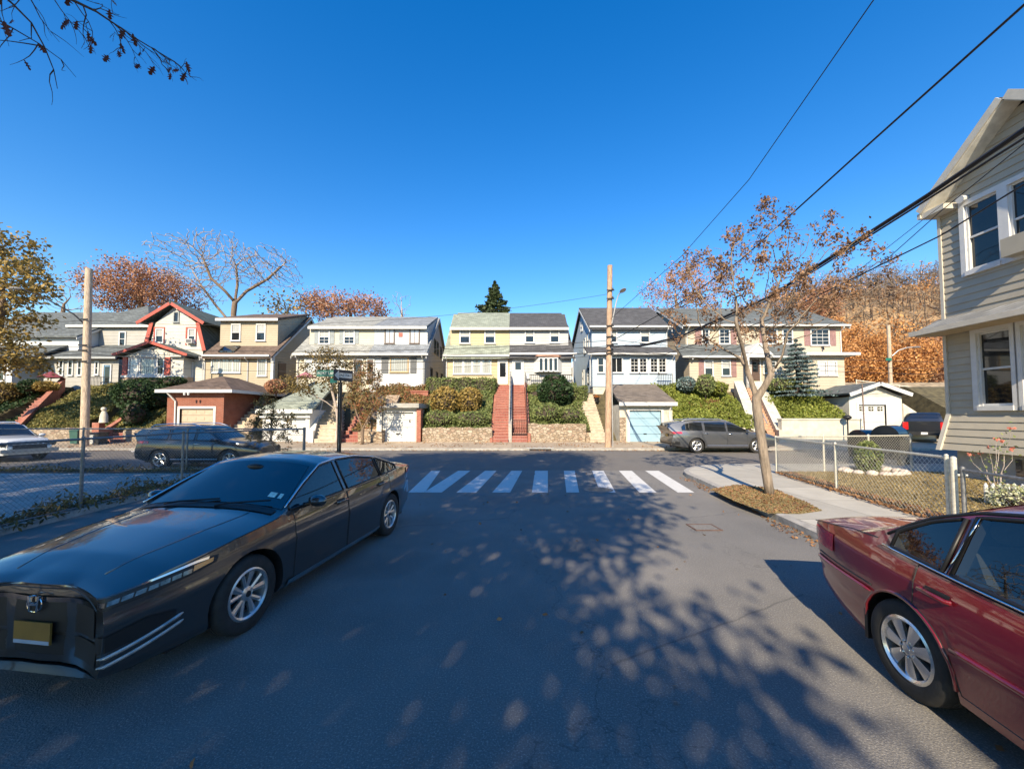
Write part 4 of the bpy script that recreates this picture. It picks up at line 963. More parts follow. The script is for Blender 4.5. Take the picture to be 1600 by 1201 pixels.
    def gutter(s, x0, x1, y, z, m='white', downs=(), zb=4.2, yd=None):
        b = MB(); b.prism([(y, z+.06), (y, z-.06), (y+.02, z-.09), (y+.10, z-.09), (y+.14, z+.06)], x0, x1, 'x'); s.part('gutter', b, mt[m], )
        for xd in downs:
            b = MB(); yw = (yd if yd is not None else y+.3) - .06
            b.tube([(xd, y+.08, z-.06), (xd, y+.10, z-.2), (xd, yw, z-.42), (xd, yw, zb)], .045, 4); s.part('downspout', b, mt[m])
    def gable(s, x0, x1, yf, z0, ze1, yr, zr, yb, wallm, roofm, ov=.22, ovf=.38, ends=(True, True), trim='white', kick=.0):
        """side-gabled body with its ridge along x"""
        pr = [(yf, z0), (yf, ze1), (yr, zr), (yb, ze1), (yb, z0)]
        s.part('wall', MB().prism(pr, x0, x1, 'x'), wallm)
        sl = (zr-ze1)/(yr-yf); slb = (zr-ze1)/(yb-yr); a = x0 - (ov if ends[0] else 0); e = x1 + (ov if ends[1] else 0); t = .13
        out = [(yf-ovf, ze1-ovf*sl+kick), (yr, zr), (yb+ovf, ze1-ovf*slb)]
        s.part('roof', MB().prism([(y, z+t) for y, z in out] + [(y, z+.01) for y, z in out[::-1]], a, e, 'x'), roofm)
        for on, x in zip(ends, (a, e)):
            if on: s.part('rake_board', MB().prism([(y, z+.005) for y, z in out] + [(y, z-.17) for y, z in out[::-1]], x-.02, x+.02, 'x'), mt[trim])
        s.sl = sl; return s
    def dormer(s, x0, x1, yd, zd0, ze2, yr, zr, wallm, roofm, ov=.25, gutter='white', side=None):
        s.part('dormer', MB().prism([(yd, zd0), (yd, ze2), (yr-.05, zr+.02), (yr-.05, zd0)], x0, x1, 'x'), wallm)
        sl = (zr-ze2)/(yr-yd); out = [(yd-.32, ze2-.32*sl), (yr+.1, zr+.1*sl)]; t = .12
        s.part('dormer_roof', MB().prism([(y, z+.10+t) for y, z in out] + [(y, z+.06) for y, z in out[::-1]], x0-ov, x1+ov, 'x'), roofm)
        s.part('fascia', MB().box(x0-ov, x1+ov, yd-.36, yd-.325, ze2-.32*sl-.03, ze2-.32*sl+.17), mt[gutter])
    def shutter(s, px0, px1, py0, py1, Y, m):
        a, c = U(px0, py1, Y), U(px1, py0, Y); b = MB(); b.box(a.x, c.x, Y-.04, Y+.01, a.z, c.z); k = int((c.z-a.z)/.12)
        for i in range(k): b.box(a.x+.04, c.x-.04, Y-.05, Y-.041, a.z+.04+i*.12, a.z+.1+i*.12)
        s.part('shutter', b, m)
def zz(py, Y): return uz(py, Y)
WS = siding('white_siding', (0.479,0.487,0.487), .2); CREAM = siding('cream_siding', (.47,.43,.335), .2); YEL = siding('yellow_siding', (.46,.365,.215), .24); LGREY = siding('light_grey_siding', (0.403,0.403,0.399), .24)
TAN = siding('tan_siding', (.37,.31,.22), .18); LBLUE = siding('pale_blue_siding', (.38,.45,.52), .2); BEIGE = siding('beige_siding', (0.454,0.386,0.294), .2); GREYB = siding('grey_beige_siding', (0.386,0.353,0.286), .2); WH2 = siding('old_white_siding', (0.487,0.470,0.420), .28)
GRYS = siding('grey_side_siding', (0.302,0.311,0.302), .2)
RGREEN = shingle('pale_green_shingles', (0.290,0.317,0.255)); RDK = shingle('charcoal_shingles', (0.092,0.092,0.097)); RGREY = shingle('blue_grey_shingles', (0.238,0.255,0.273)); RBR = shingle('brown_shingles', (0.150,0.110,0.088)); RLG = shingle('light_grey_shingles', (0.317,0.317,0.290)); RDG = shingle('dark_green_shingles', (0.114,0.136,0.123)); RBR2 = shingle('brown_grey_shingles', (0.202,0.167,0.136)); RSL = shingle('slate_shingles', (0.132,0.145,0.145))
REDT = mat('red_trim_paint', (.40,.075,.05), .55, var=.12); mt['redt'] = REDT; mt['brownf'] = mat('brown_frame', (.10,.065,.05), .5); mt['dgrey'] = mat('dark_grey_shutter', (.10,.105,.11), .6); mt['mauve'] = mat('mauve_shutter', (.26,.15,.14), .6); mt['tanf'] = mat('tan_frame', (.42,.30,.16), .5); mt['bluegrey'] = mat('blue_grey_shutter', (.25,.28,.29), .6)
WHITED = mat('white_door_paint', (.60,.60,.585), .45, var=.04); BLUED = mat('blue_door', (.10,.19,.30), .5); REDD = mat('red_door', (.38,.03,.04), .5)
F = 30.0
# --- yellow and grey pair with the brick stairs
xm = ux(796, F); xa, xb = ux(697, F), ux(893, F); zr_, yr_ = zz(491, 35.2)-.1, 35.2
h = House('yellow clapboard house with pale green shingles left of the twin brick stairs', xa, xm, F, 3.4)
h.gable(xa, xm-.004, F, 3.4, zz(556,29.65)+.1, yr_, zr_, 40.4, YEL, RGREEN, ends=(True, False))
h.dormer(ux(704,31,525), xm-.006, 31.0, 7.3, zz(513,31), yr_, zr_, YEL, RGREEN, ov=0.)
h.gutter(ux(692,29.6), xm-.01, F-.5, zz(555,29.5), downs=(ux(698,F),), yd=F)
h.win(708, 768, 556, 585, F, gm='curt', style='quad')
for p in ((718,735),(757,774)): h.win(p[0], p[1], 514, 537, 31.0, gm='blind')
h.door(779, 792, 563, 600, F+.0, WHITED, glass=(.15,.85,.3,.9))
h = House('light grey clapboard house with charcoal roof and white bay window right of the brick stairs', xm, xb, F, 3.4)
h.gable(xm+.004, xb, F, 3.4, zz(556,29.65)+.1, yr_, zr_-.02, 40.4, LGREY, RDK, ends=(False, True))
h.dormer(xm+.006, ux(888,31,525), 31.0, 7.3, zz(513,31), yr_, zr_-.02, LGREY, RDK, ov=0.)
h.gutter(xm+.01, ux(901,29.6), F-.5, zz(552,29.5), downs=(ux(895,F),), yd=F)
for p in ((820,835),(859,874)): h.win(p[0], p[1], 514, 536, 31.0, gm='blind')
x0, x1, z0, z1 = ux(834,F), ux(878,F), zz(582,F), zz(559,F)
b = MB(); b.prism([(x0, F), (x0+.35, F-.45), (x1-.35, F-.45), (x1, F)], z0, z1, 'z'); h.part('bay_window', b, mt['white'])
b = MB(); b.prism([(x0-.1, F), (x0+.3, F-.58), (x1-.3, F-.58), (x1+.1, F)], z1, z1+.16, 'z'); h.part('bay_roof', b, mat('copper_bay_roof', (.42,.22,.15), .6))
for i in range(4): xx = x0+.36+(x1-x0-.72)*i/4; h.win(0,0,0,0, F-.45, 'white', 'glass', 'single', world=(xx, xx+(x1-x0-.72)/4-.01, z0+.04, z1-.05), fw=.07)
h.door(802, 817, 563, 601, F, WHITED, glass=(.2,.8,.62,.92))
MB().box(ux(822,F), ux(828,F), F-.16, F-.0, zz(592,F), zz(586,F)).build('mail_box', mt['white'], h.root)
b = MB(); x0r, x1r = ux(827,29.4), ux(893,29.4)
for i in range(22): xx = x0r+(x1r-x0r)*i/21; b.box(xx-.012, xx+.012, 29.38, 29.41, 4.1, 5.05)
b.box(x0r, x1r, 29.37, 29.42, 5.03, 5.08); h.part('porch_railing', b, mt['iron'])
# --- cream and white pair, left of the yellow house
xl, xm2, xr = ux(463,F), ux(577,F), ux(663,F); zr2 = zz(497,35.2)-.1
h = House('cream house with grey shutters behind the street sign', xl, xm2, F, 3.2)
h.gable(xl, xm2-.004, F, 3.2, zz(553,29.65)+.1, yr_, zr2, 40.4, CREAM, RLG, ends=(True, False))
h.dormer(ux(484,31,525), xm2-.006, 31.0, 7.3, zz(512,31), yr_, zr2, CREAM, RLG, ov=0.)
h.gutter(ux(457,29.6), xm2-.01, F-.5, zz(553,29.5), downs=(ux(466,F),), yd=F)
for p in ((498,516),(537,555)): h.win(p[0], p[1], 515, 538, 31.0, gm='blind', style='grid')
for p in ((491,498),(516,523),(530,537),(555,561)): h.shutter(p[0], p[1], 516, 537, 31.0, mt['bluegrey'])
h.win(476, 540, 560, 584, F, gm='curtw', style='quad'); h.door(553, 566, 562, 600, F, mt['brownf'])
h = House('white clapboard house with brown framed windows and a lattice of grey shutters', xm2, xr, F, 3.2)
h.root['label'] = 'white clapboard house with brown framed windows above the flat-roofed garage'
h.gable(xm2+.004, xr, F, 3.2, zz(553,29.65)+.1, yr_, zr2-.02, 40.4, WS, RGREY, ends=(False, True))
h.dormer(xm2+.006, ux(668,31,525), 31.0, 7.3, zz(512,31), yr_, zr2-.02, WS, RGREY, ov=0.)
h.gutter(xm2+.01, ux(669,29.6), F-.5, zz(553,29.5), downs=(ux(661,F),), yd=F)
for p in ((601,617),(640,656)): h.win(p[0], p[1], 513, 537, 31.0, 'brownf', 'curtw', 'slider', fw=.07)
h.win(609, 639, 558, 582, F, 'tanf', 'curt', 'single'); h.shutter(596, 607, 558, 583, F, mt['dgrey']); h.shutter(641, 651, 558, 583, F, mt['dgrey'])
h.door(574, 584, 562, 600, F, mt['brownf']); 
b = MB(); 
for i in range(6): b.box(ux(616,F), ux(629,F), F-.03, F+.01, zz(610,F)+i*.085, zz(610,F)+i*.085+.05)
h.part('vent', b, mt['tanf'])
MB().box(ux(623,31,522), ux(629,31,522), 30.95, 31.01, zz(526,31), zz(520,31)).build('sign_box', mt['redt'], h.root)
for y0, z0, z1 in ((32.2,4.6,6.0),(33.6,7.4,8.7),(34.8,7.4,8.7),(36.5,7.4,8.5),(34.6,4.8,5.9),(37,4.6,6)): h.xwin(xr, y0, y0+.8, z0, z1, 1, 'dgrey')
b = MB(); b.box(xr+.05, xr+.45, 37.2, 37.8, 5.2, 5.7); h.part('air_conditioner', b, mt['black'])
# --- tan house
xl, xr = ux(322,F), ux(424,F); zr3 = zz(497,35.4)
h = House('tan clapboard house with a brown roof and skylight above the brick garage', xl, xr, F, 3.4)
h.gable(xl, xr, F, 3.4, zz(556,29.65)+.1, 35.4, zr3, 41., TAN, RBR, ends=(True, True))
h.dormer(ux(344,31,525), ux(434,31,525), 31.0, 7.2, zz(500,31), 35.4, zr3+.15, TAN, RBR, ov=.18)
h.gutter(ux(316,29.6), ux(421,29.6), F-.5, zz(555,29.5), downs=(ux(318,F), ux(388,F)), yd=F)
for p in ((361,377),(400,416)): h.win(p[0], p[1], 506, 533, 31.0, gm='blind')
h.win(330, 377, 558, 583, F, gm='curt', style='picture'); h.win(402, 418, 559, 588, F, gm='curt', style='single')
b = MB(); xs0, xs1 = ux(345,30.4,545), ux(370,30.4,545)
b.prism([(30.1, h.sl*.1+zz(556,29.65)+.1+.20), (30.8, h.sl*.8+zz(556,29.65)+.1+.20), (30.8, h.sl*.8+zz(556,29.65)+.1+.28), (30.1, h.sl*.1+zz(556,29.65)+.1+.28)], xs0, xs1, 'x'); h.part('skylight', b, mt['carglass'])
b = MB(); b.prism([(xr+.1, 0)], 0, 0, 'x') if False else None
h.box('porch_column', ux(424,F)+.02, ux(428,F)+.02, F-.1, F+.1, 3.6, 6.6, mt['white'])
x0 = xr; h.xwin(x0, 38.2, 38.9, 9.2, 10.0, 1); h.xwin(x0, 36.2, 37.0, 5.0, 6.0, 1)
b = MB(); b.box(xr-.02, xr+.06, 30.9, 31.9, 4.2, 6.3); h.part('side_door', b, mt['brownf'])
# --- red-trimmed gambrel house
Yg = 31.0; g = lambda px, py: (U(px, py, Yg).x, U(px, py, Yg).z)
pts = [g(233,610), g(233,545), g(243,505), g(274,478), g(307,505), g(317,545), g(317,610)]
h = House('white gambrel house with red trim and a red front door', pts[0][0], pts[-1][0], Yg, 3.4)
h.part('wall', MB().prism(pts[::-1], Yg, 41., 'y'), WH2)
def slabs(P, y0, y1, t, m, name):
    for a, c in zip(P[:-1], P[1:]):
        d = Vector((c[0]-a[0], c[1]-a[1])); n_ = Vector((-d.y, d.x)).normalized()*t
        h.part(name, MB().prism([a, c, (c[0]+n_.x, c[1]+n_.y), (a[0]+n_.x, a[1]+n_.y)], y0, y1, 'y'), m)
slabs([g(224,506), g(274,475), g(323,506)], Yg-.45, 41.4, .14, RDG, 'roof'); slabs([g(227,549), g(240,503)], Yg-.1, 41.2, .1, RDG, 'roof'); slabs([g(309,503), g(321,549)], Yg-.1, 41.2, .1, RDG, 'roof')
slabs([g(223,509), g(274,478.5), g(324,509)], Yg-.50, Yg-.46, .24, REDT, 'rake_board'); slabs([g(229.5,549), g(241.5,505)], Yg-.14, Yg-.105, .3, REDT, 'rake_board'); slabs([g(307.5,505), g(318,549)], Yg-.14, Yg-.105, .3, REDT, 'rake_board')
h.win(271, 281, 487, 504, Yg, 'bluegrey', style='single'); h.win(243, 257, 513, 536, Yg, gm='blind'); h.win(294, 307, 513, 537, Yg, gm='blind')
for p in ((240,258),(290,308)):
    a, c_ = U(p[0], 539, Yg), U(p[1], 511, Yg); b = MB(); b.box(a.x, a.x+.1, Yg-.05, Yg+.01, a.z, c_.z); b.box(c_.x-.1, c_.x, Yg-.05, Yg+.01, a.z, c_.z); b.box(a.x+.1, c_.x-.1, Yg-.05, Yg+.01, c_.z-.1, c_.z); h.part('window_trim', b, REDT)
a = U(296, 538, Yg); b = MB(); b.box(a.x, a.x+.5, Yg-.4, Yg-.05, a.z+.05, a.z+.38); b.box(a.x+.05, a.x+.45, Yg-.42, Yg-.4, a.z+.1, a.z+.33, 1); h.part('air_conditioner', b, [mt['white'], mt['dgrey']])
Yp = 29.2; x0, x1 = ux(192,Yp), ux(288,Yp); zt, zb = zz(558,Yp), zz(588,Yp)
h.box('porch_wall', x0, x1, Yp, Yg-.01, 3.4, zb, brick('tan_brick', (.42,.30,.2), (.36,.24,.16), (.4,.34,.28)))
b = MB(); b.prism([(ux(190,Yp),zt), (ux(240,Yp),zz(541,Yp)), (ux(292,Yp),zt)][::-1], Yp-.05, Yp, 'y'); h.part('porch_gable', b, WH2)
P = [(ux(184,Yp),zz(557,Yp)), (ux(240,Yp),zz(537,Yp)), (ux(298,Yp),zz(557,Yp))]
slabs(P, Yp-.35, Yg, .14, RDG, 'porch_roof'); slabs([(p[0], p[1]-.03) for p in P], Yp-.42, Yp-.36, .2, REDT, 'porch_rake_board')
a = U(240, 545, Yp); b = MB(); b.prism([(a.x-.32,a.z+.1),(a.x,a.z),(a.x+.32,a.z+.1),(a.x+.1,a.z-.05),(a.x,a.z-.12),(a.x-.1,a.z-.05)][::-1], Yp-.09, Yp-.05, 'y'); h.part('gable_ornament', b, mt['dgrey'])
h.box('porch_box', x0+.1, x1-.1, Yp+.06, Yg-.02, zb, zt, WH2)
for p in ((192,199),(258,266)): h.box('porch_post', ux(p[0],Yp), ux(p[1],Yp), Yp-.02, Yp+.3, zb, zt, REDT)
h.box('porch_sill', x0-.05, x1+.05, Yp-.06, Yp+.3, zb-.08, zb+.08, mt['white'])
h.win(201, 218, 559, 586, Yp+.06, gm='curtw', style='single'); h.win(218, 245, 559, 586, Yp+.06, gm='curt', style='single'); h.win(245, 258, 559, 586, Yp+.06, gm='glass', style='double')
h.win(271, 284, 562, 588, Yp+.5, 'redt', style='double'); h.door(287, 301, 566, 598, Yp+.9, REDD, glass=(.1,.9,.6,.95)); h.box('porch_side', ux(266,Yp), ux(305,Yp), Yp+.92, Yg-.03, zb-.3, zt, WH2)
h.gutter(ux(299,Yg), ux(316,Yg), Yp-.2, zz(556,Yp), downs=(ux(316,Yp),), yd=Yp+.3)
# --- grey house with a hipped roof
Yb = 33.; x0, x1 = ux(116,Yb,530), ux(232,Yb,530); zf, ze = zz(560,Yb), zz(512,Yb)
h = House('grey stuccoed house with a dark hipped roof and blue front door', x0, x1, Yb, 3.4)
GB = siding('grey_shingle_siding', (0.353,0.344,0.319), .3); h.box('wall', x0, x1, Yb, 42, 3.4, ze, GB)
def hip(hh, x0, x1, y0, y1, z, zr, ov, m, name='roof', rx=None):
    a, e, f, k = x0-ov, x1+ov, y0-ov, y1+ov; d = min((e-a), (k-f))/2*.98; xr0, xr1, yr0, yr1 = (a+d, e-d, (f+k)/2, (f+k)/2) if (e-a) >= (k-f) else ((a+e)/2-.05, (a+e)/2+.05, f+d, k-d)
    b = MB(); b.add([(a,f,z),(e,f,z),(e,k,z),(a,k,z),(a,f,z+.16),(e,f,z+.16),(e,k,z+.16),(a,k,z+.16),(xr0,yr0,zr),(xr1,yr0 if e-a>=k-f else yr0,zr),(xr1,yr1,zr),(xr0,yr1,zr)],
        [(3,2,1,0),(4,5,9,8),(5,6,10,9),(6,7,11,10),(7,4,8,11),(8,9,10,11)]); o = hh.part(name, b, m)
    b = MB(); b.box(a-.03,e+.03,f-.03,f-.004,z-.02,z+.17); b.box(a-.03,a-.004,f,k,z-.02,z+.17); b.box(e+.004,e+.03,f,k,z-.02,z+.17); hh.part('fascia', b, mt['white']); return o
hip(h, x0, x1, Yb, 42, ze, zz(486,38), .35, RSL)
h.win(186, 198, 518, 541, Yb, style='double'); h.win(128, 140, 518, 541, Yb)
Yc = 30.4; xa_, xb_ = ux(70,Yc), ux(186,Yc); h.box('porch_wall', xa_, xb_, Yc, Yb-.01, 3.4, zz(561,Yc), GB)
b = MB(); b.prism([(Yc-.4, zz(561,Yc)), (Yb+.05, zz(541,Yb)), (Yb+.05, zz(541,Yb)+.14), (Yc-.4, zz(561,Yc)+.14)], ux(60,Yc), ux(236,Yb), 'x'); h.part('porch_roof', b, RSL)
h.gutter(ux(60,Yc), ux(190,Yc), Yc-.5, zz(560,Yc), m='galv')
for p in ((92,101),(106,116),(121,130)): h.win(p[0], p[1], 562, 587, Yc)
h.win(148, 156, 564, 586, Yc); h.door(162, 174, 570, 606, Yc, BLUED, glass=(.15,.85,.2,.92))
b = MB()
for i in range(14): xx = ux(143,29.8)+i*.11; b.box(xx-.01, xx+.01, 29.79, 29.81, 4., 4.9)
b.box(ux(143,29.8)-.02, ux(143,29.8)+1.45, 29.78, 29.82, 4.88, 4.93); h.part('porch_railing', b, mt['iron'])
# --- far-left white house
Ya = 31.5; x0, x1 = ux(-70,Ya), ux(122,Ya); ze = zz(524,Ya)
h = House('white house in shade behind the yellow-leaved tree at the left edge', x0, x1, Ya, 3.4)
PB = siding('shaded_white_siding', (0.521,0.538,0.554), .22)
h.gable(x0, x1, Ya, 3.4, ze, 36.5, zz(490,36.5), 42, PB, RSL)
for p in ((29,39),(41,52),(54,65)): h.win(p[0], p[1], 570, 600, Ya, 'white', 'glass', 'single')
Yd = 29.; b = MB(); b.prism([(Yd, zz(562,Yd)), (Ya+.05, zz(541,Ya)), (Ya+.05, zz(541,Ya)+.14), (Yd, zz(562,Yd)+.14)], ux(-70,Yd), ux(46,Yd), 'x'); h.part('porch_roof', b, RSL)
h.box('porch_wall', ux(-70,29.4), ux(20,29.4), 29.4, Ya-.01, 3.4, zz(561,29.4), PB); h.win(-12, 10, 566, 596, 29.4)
# --- light blue house
xl, xr = ux(923,F), ux(1050,F); Yu = 30.7; zr4 = zz(483,35.)
h = House('pale blue clapboard house behind the wooden utility pole', xl, xr, F, 3.2)
h.gable(ux(925,Yu), ux(1043,Yu), Yu, 3.2, zz(512,Yu), 35., zr4, 40.4, LBLUE, RDK, ends=(True, True), ov=.25)
h.gutter(ux(920,Yu), ux(1048,Yu), Yu-.5, zz(510,Yu-.4), downs=(ux(1042,Yu),), yd=Yu)
for p in ((952,964),(1000,1015)): h.win(p[0], p[1], 514, 536, Yu-.01, gm='blind')
h.box('porch_wall', xl, xr, F-.6, Yu-.03, zz(604,F-.6), zz(553,F-.6), LBLUE); h.box('foundation', xl+.05, xr-.05, F-.55, Yu, 3.2, zz(604,F-.6), mt['concw'])
b = MB(); b.prism([(F-1.0, zz(553,F-1.)), (Yu+.02, zz(544,Yu)), (Yu+.02, zz(544,Yu)+.12), (F-1.0, zz(553,F-1.)+.12)], ux(918,29.2), ux(1057,29.2), 'x'); h.part('porch_roof', b, RDK)
h.gutter(ux(918,29.), ux(1057,29.), F-1.1, zz(552,28.9), downs=(ux(922,29.4),ux(1050,29.4)), yd=F-.6)
h.win(933, 944, 558, 583, F-.6, style='double'); h.win(953, 973, 558, 583, F-.6, style='slider')
for p in ((984,998),(998,1011),(1015,1028),(1028,1041)): h.win(p[0], p[1], 559, 583, F-.6, style='grid', gm='glass')
b = MB(); x0r, x1r = ux(1028,28.7), ux(1050,28.7)
for i in range(9): xx = x0r+(x1r-x0r)*i/8; b.box(xx-.012, xx+.012, 28.7, 28.72, 3.9, 5.0)
b.box(x0r-.02, x1r+.02, 28.68, 28.74, 4.98, 5.03); h.part('porch_railing', b, mt['iron'])
xl_ = ux(925,Yu)
for y0, z0, z1 in ((31.6,7.5,8.9),(33.2,7.3,8.7),(31.6,4.6,6),(34,4.6,6),(34.6,9.6,10.5)): h.xwin(xl_, y0, y0+.8, z0, z1, -1)
for y0, z0, z1 in ((32.,7.3,8.7),(35.2,7.3,8.7),(33,4.6,6)): h.xwin(ux(1043,Yu), y0, y0+.8, z0, z1, 1)
# --- wide beige house
Yh = 31.; xl, xr = ux(1072,Yh), ux(1316,Yh); zr5 = zz(484,36.)
h = House('wide beige house with mauve shutters behind the bare street tree', xl, xr, Yh, 3.2)
h.gable(xl, xr, Yh, 3.2, zz(508,Yh), 36., zr5, 42, BEIGE, RSL, ov=.4)
h.gutter(xl-.4, xr+.4, Yh-.5, zz(508,Yh-.4), downs=(xl+.1, xr-.1), yd=Yh)
Yq = 29.6; b = MB(); b.prism([(Yq, zz(558,Yq)), (Yh+.02, zz(540,Yh)), (Yh+.02, zz(540,Yh)+.14), (Yq, zz(558,Yq)+.14)], ux(1066,Yq), ux(1262,Yq), 'x'); h.part('pent_roof', b, RSL); h.gutter(ux(1066,Yq), ux(1262,Yq), Yq-.1, zz(557,Yq), downs=(ux(1078,Yq+.5),), yd=Yq+.6)
Yr = 30.; h.box('front_wall', ux(1077,Yr), ux(1258,Yr), Yr, Yh-.01, 3.2, zz(557,Yr), BEIGE)
for p in ((1096,1108,1107,1115),(1123,1140,0,0),(1198,1214,0,0),(1222,1238,0,0)): h.win(p[0], p[1], 514, 538, Yh, style='grid')
for p in ((1086,1095),(1142,1150),(1187,1195),(1297,1305),(1257,1266)): h.shutter(p[0], p[1], 513, 540, Yh, mt['mauve'])
h.win(1266, 1295, 514, 540, Yh, style='grid')
for p in ((1100,1114),(1127,1141)): h.win(p[0], p[1], 562, 588, Yr, style='double', gm='blind')
for p in ((1092,1099),(1143,1150)): h.shutter(p[0], p[1], 561, 589, Yr, mt['mauve'])
P = [(ux(1166,Yq-.4),zz(558,Yq-.4)), (ux(1186,Yq-.4),zz(538,Yq-.4)), (ux(1207,Yq-.4),zz(558,Yq-.4))]
slabs(P, Yq-.5, Yh, .16, mt['white'], 'entry_roof'); b = MB(); b.prism(P[::-1], Yq-.4, Yq-.3, 'y'); h.part('entry_gable', b, mt['white'])
for p in (1169, 1203): h.box('entry_post', ux(p,Yq-.4)-.09, ux(p,Yq-.4)+.09, Yq-.4, Yq-.22, 3.8, zz(558,Yq-.4), mt['white'])
h.door(1174, 1186, 562, 600, Yr-.0, mt['brownf'])
h.win(1192, 1212, 564, 584, Yr, style='grid')
Yw = 29.4; x0, x1 = ux(1262,Yw), ux(1319,Yw); h.box('wing_wall', x0, x1, Yw, Yh-.02, 3.2, zz(556,Yw), BEIGE); b = MB(); b.box(ux(1252,Yw), ux(1336,Yw), Yw-.5, Yh+.6, zz(556,Yw), zz(556,Yw)+.2); h.part('wing_roof', b, mt['white'])
for p in ((1277,1291),(1293,1307)): h.win(p[0], p[1], 564, 587, Yw, style='grid', gm='curtw')
b = MB(); a = U(1284, 543, Yh); b.tube([a, a+Vector((0,-.15,0)), a+Vector((0,-.2,-.2))], .06, 6); h.part('wall_lamp', b, mt['iron'])

mt['btrim'] = mat('beige_trim', (.50,.46,.385), .55, var=.08)
# --- near house on the right: gambrel gable facing the side street, real clapboards
HA = R(2.5); cor = Vector((13.0, 11.1, .13)); dv = Vector((-math.sin(HA), -math.cos(HA), 0)); nv = Vector((-dv.y, dv.x, 0)) * -1   # dv: along the wall towards the camera; nv: out to the street
if nv.x > 0: nv = -nv
h = House('near grey-beige clapboard house with white window trim at the right edge', 13, 14, 11.1, .13); OFF[h.root.name] = Vector(h.root.location)
def wp(t, o, z): p = cor + dv*t + nv*o; return (p.x, p.y, z)     # t along wall, o outwards
def inv(px, py, o=0.):      # wall coordinates of a photo pixel (o: distance in front of the wall)
    d = U(px, py, 1.) - Vector((0,0,CAMH)); a = Vector((0,0,CAMH)); k = (cor + nv*o - a).dot(nv) / d.dot(nv); p = a + d*k; return (p - cor).dot(dv), p.z
cor = cor - dv*.35
te, ze_ = inv(1440, 327, .45); ta, za = inv(1568, 146, .45); SLOPE = (za-ze_)/(ta-te)
T1 = ta; W = 2*T1; ZT = za - .12; ZE = ZT - SLOPE*T1; T0, ZB1 = T1 - 1e-3, ZT - 1e-3
def top_z(t):
    t = min(t, W - t); return ZE + (ZB1-ZE)*t/T0 if t < T0 else ZB1 + (ZT-ZB1)*(t-T0)/(T1-T0)
CLAP = mat('grey_beige_clapboard', (.38,.34,.265), .5, var=.07, scale=2.2, spec=.3); pitch = .205
def clap(b, t0, t1, z0, z1, flare=0., o0=.0, holes=()):
    z = z0
    while z < z1 - .01:
        zt = min(z1, z + pitch)
        segs = [(t0, t1)]
        for (a, e, h0, h1) in holes:
            if z < h1 - .02 and zt > h0 + .02: segs = [q for s_ in segs for q in ((s_[0], min(s_[1], a)), (max(s_[0], e), s_[1])) if q[1]-q[0] > .01]
        fl = lambda zz_: o0 + flare * max(0, (2.0 - zz_) / 1.0) ** 1.0
        for a, e in segs:
            if t1 > W-.5 or True:
                lo_, up_ = fl(z) + .030, fl(zt) + .004
                q = [wp(a, lo_, z), wp(e, lo_, z), wp(e, up_, zt), wp(a, up_, zt), wp(a, fl(z)-.05, z), wp(e, fl(z)-.05, z), wp(e, fl(zt)-.05, zt), wp(a, fl(zt)-.05, zt)]
                b.add(q, [(0,1,2,3),(4,7,6,5),(4,5,1,0),(1,5,6,2),(3,2,6,7),(0,3,7,4)])
        z += pitch
def clapgable(b, z0):
    z = z0
    while z < ZT - .15:
        zt = z + pitch
        def lim(zq):
            return min(T1, T1 * max(0, (zq-ZE)/(ZT-ZE)))
        a, c_ = lim(z), lim(zt)
        if W - 2*c_ < .1: break
        b.add([wp(a,.03,z), wp(W-a,.03,z), wp(W-c_,.004,zt), wp(c_,.004,zt), wp(a,-.05,z), wp(W-a,-.05,z), wp(W-c_,-.05,zt), wp(c_,-.05,zt)], [(0,1,2,3),(4,7,6,5),(4,5,1,0),(1,5,6,2),(3,2,6,7),(0,3,7,4)])
        z = zt
lw = [inv(1534, 640)[0], inv(1588, 640)[0], inv(1538, 634)[1], inv(1545, 518)[1]]
uw = [inv(1514, 420)[0], inv(1568, 420)[0], inv(1526, 420)[1], inv(1530, 312)[1]]
hl = [(lw[0], lw[1]+1.15, lw[2], lw[3])]; hu = [(uw[0], uw[1]+1.15, uw[2], uw[3])]
ZS = inv(1450,512,.75)[1]     # pent roof
b = MB(); clap(b, 0, W, .95, ZS-.02, .30, 0, hl); clap(b, 0, W, ZS+.25, ZE, 0, 0, hu); clapgable(b, ZE); h.part('wall', b, CLAP)
# end wall, far side (faces the cross street), and the bulk of the house behind
b = MB(); 
core = [wp(.02,-.16,.15), wp(W-.02,-.16,.15), wp(W-.02,-9,.15), wp(.02,-9,.15)]
b.add(core + [(p[0],p[1],ZE) for p in core], [(3,2,1,0),(0,1,5,4),(1,2,6,5),(2,3,7,6),(3,0,4,7),(4,5,6,7)]); h.part('core_wall', b, GREYB)
b = MB(); b.add([wp(0,.36,.95), wp(0,0,2.0), wp(0,-.06,2.0), wp(0,-.06,.95)], [(0,1,2,3)]); h.part('flare_end', b, CLAP)
b = MB(); b.add([wp(-.03,.05,2.0), wp(.06,.05,2.0), wp(.06,.05,ZS), wp(-.03,.05,ZS), wp(-.03,-.1,2.0), wp(.06,-.1,2.), wp(.06,-.1,ZS), wp(-.03,-.1,ZS)], [(0,1,2,3),(4,7,6,5),(0,3,7,4),(1,5,6,2)]); b.add([wp(-.03,.05,ZS+.3), wp(.06,.05,ZS+.3), wp(.06,.05,ZE), wp(-.03,.05,ZE), wp(-.03,-.1,ZS+.3), wp(.06,-.1,ZS+.3), wp(.06,-.1,ZE), wp(-.03,-.1,ZE)], [(0,1,2,3),(4,7,6,5),(0,3,7,4),(1,5,6,2)])
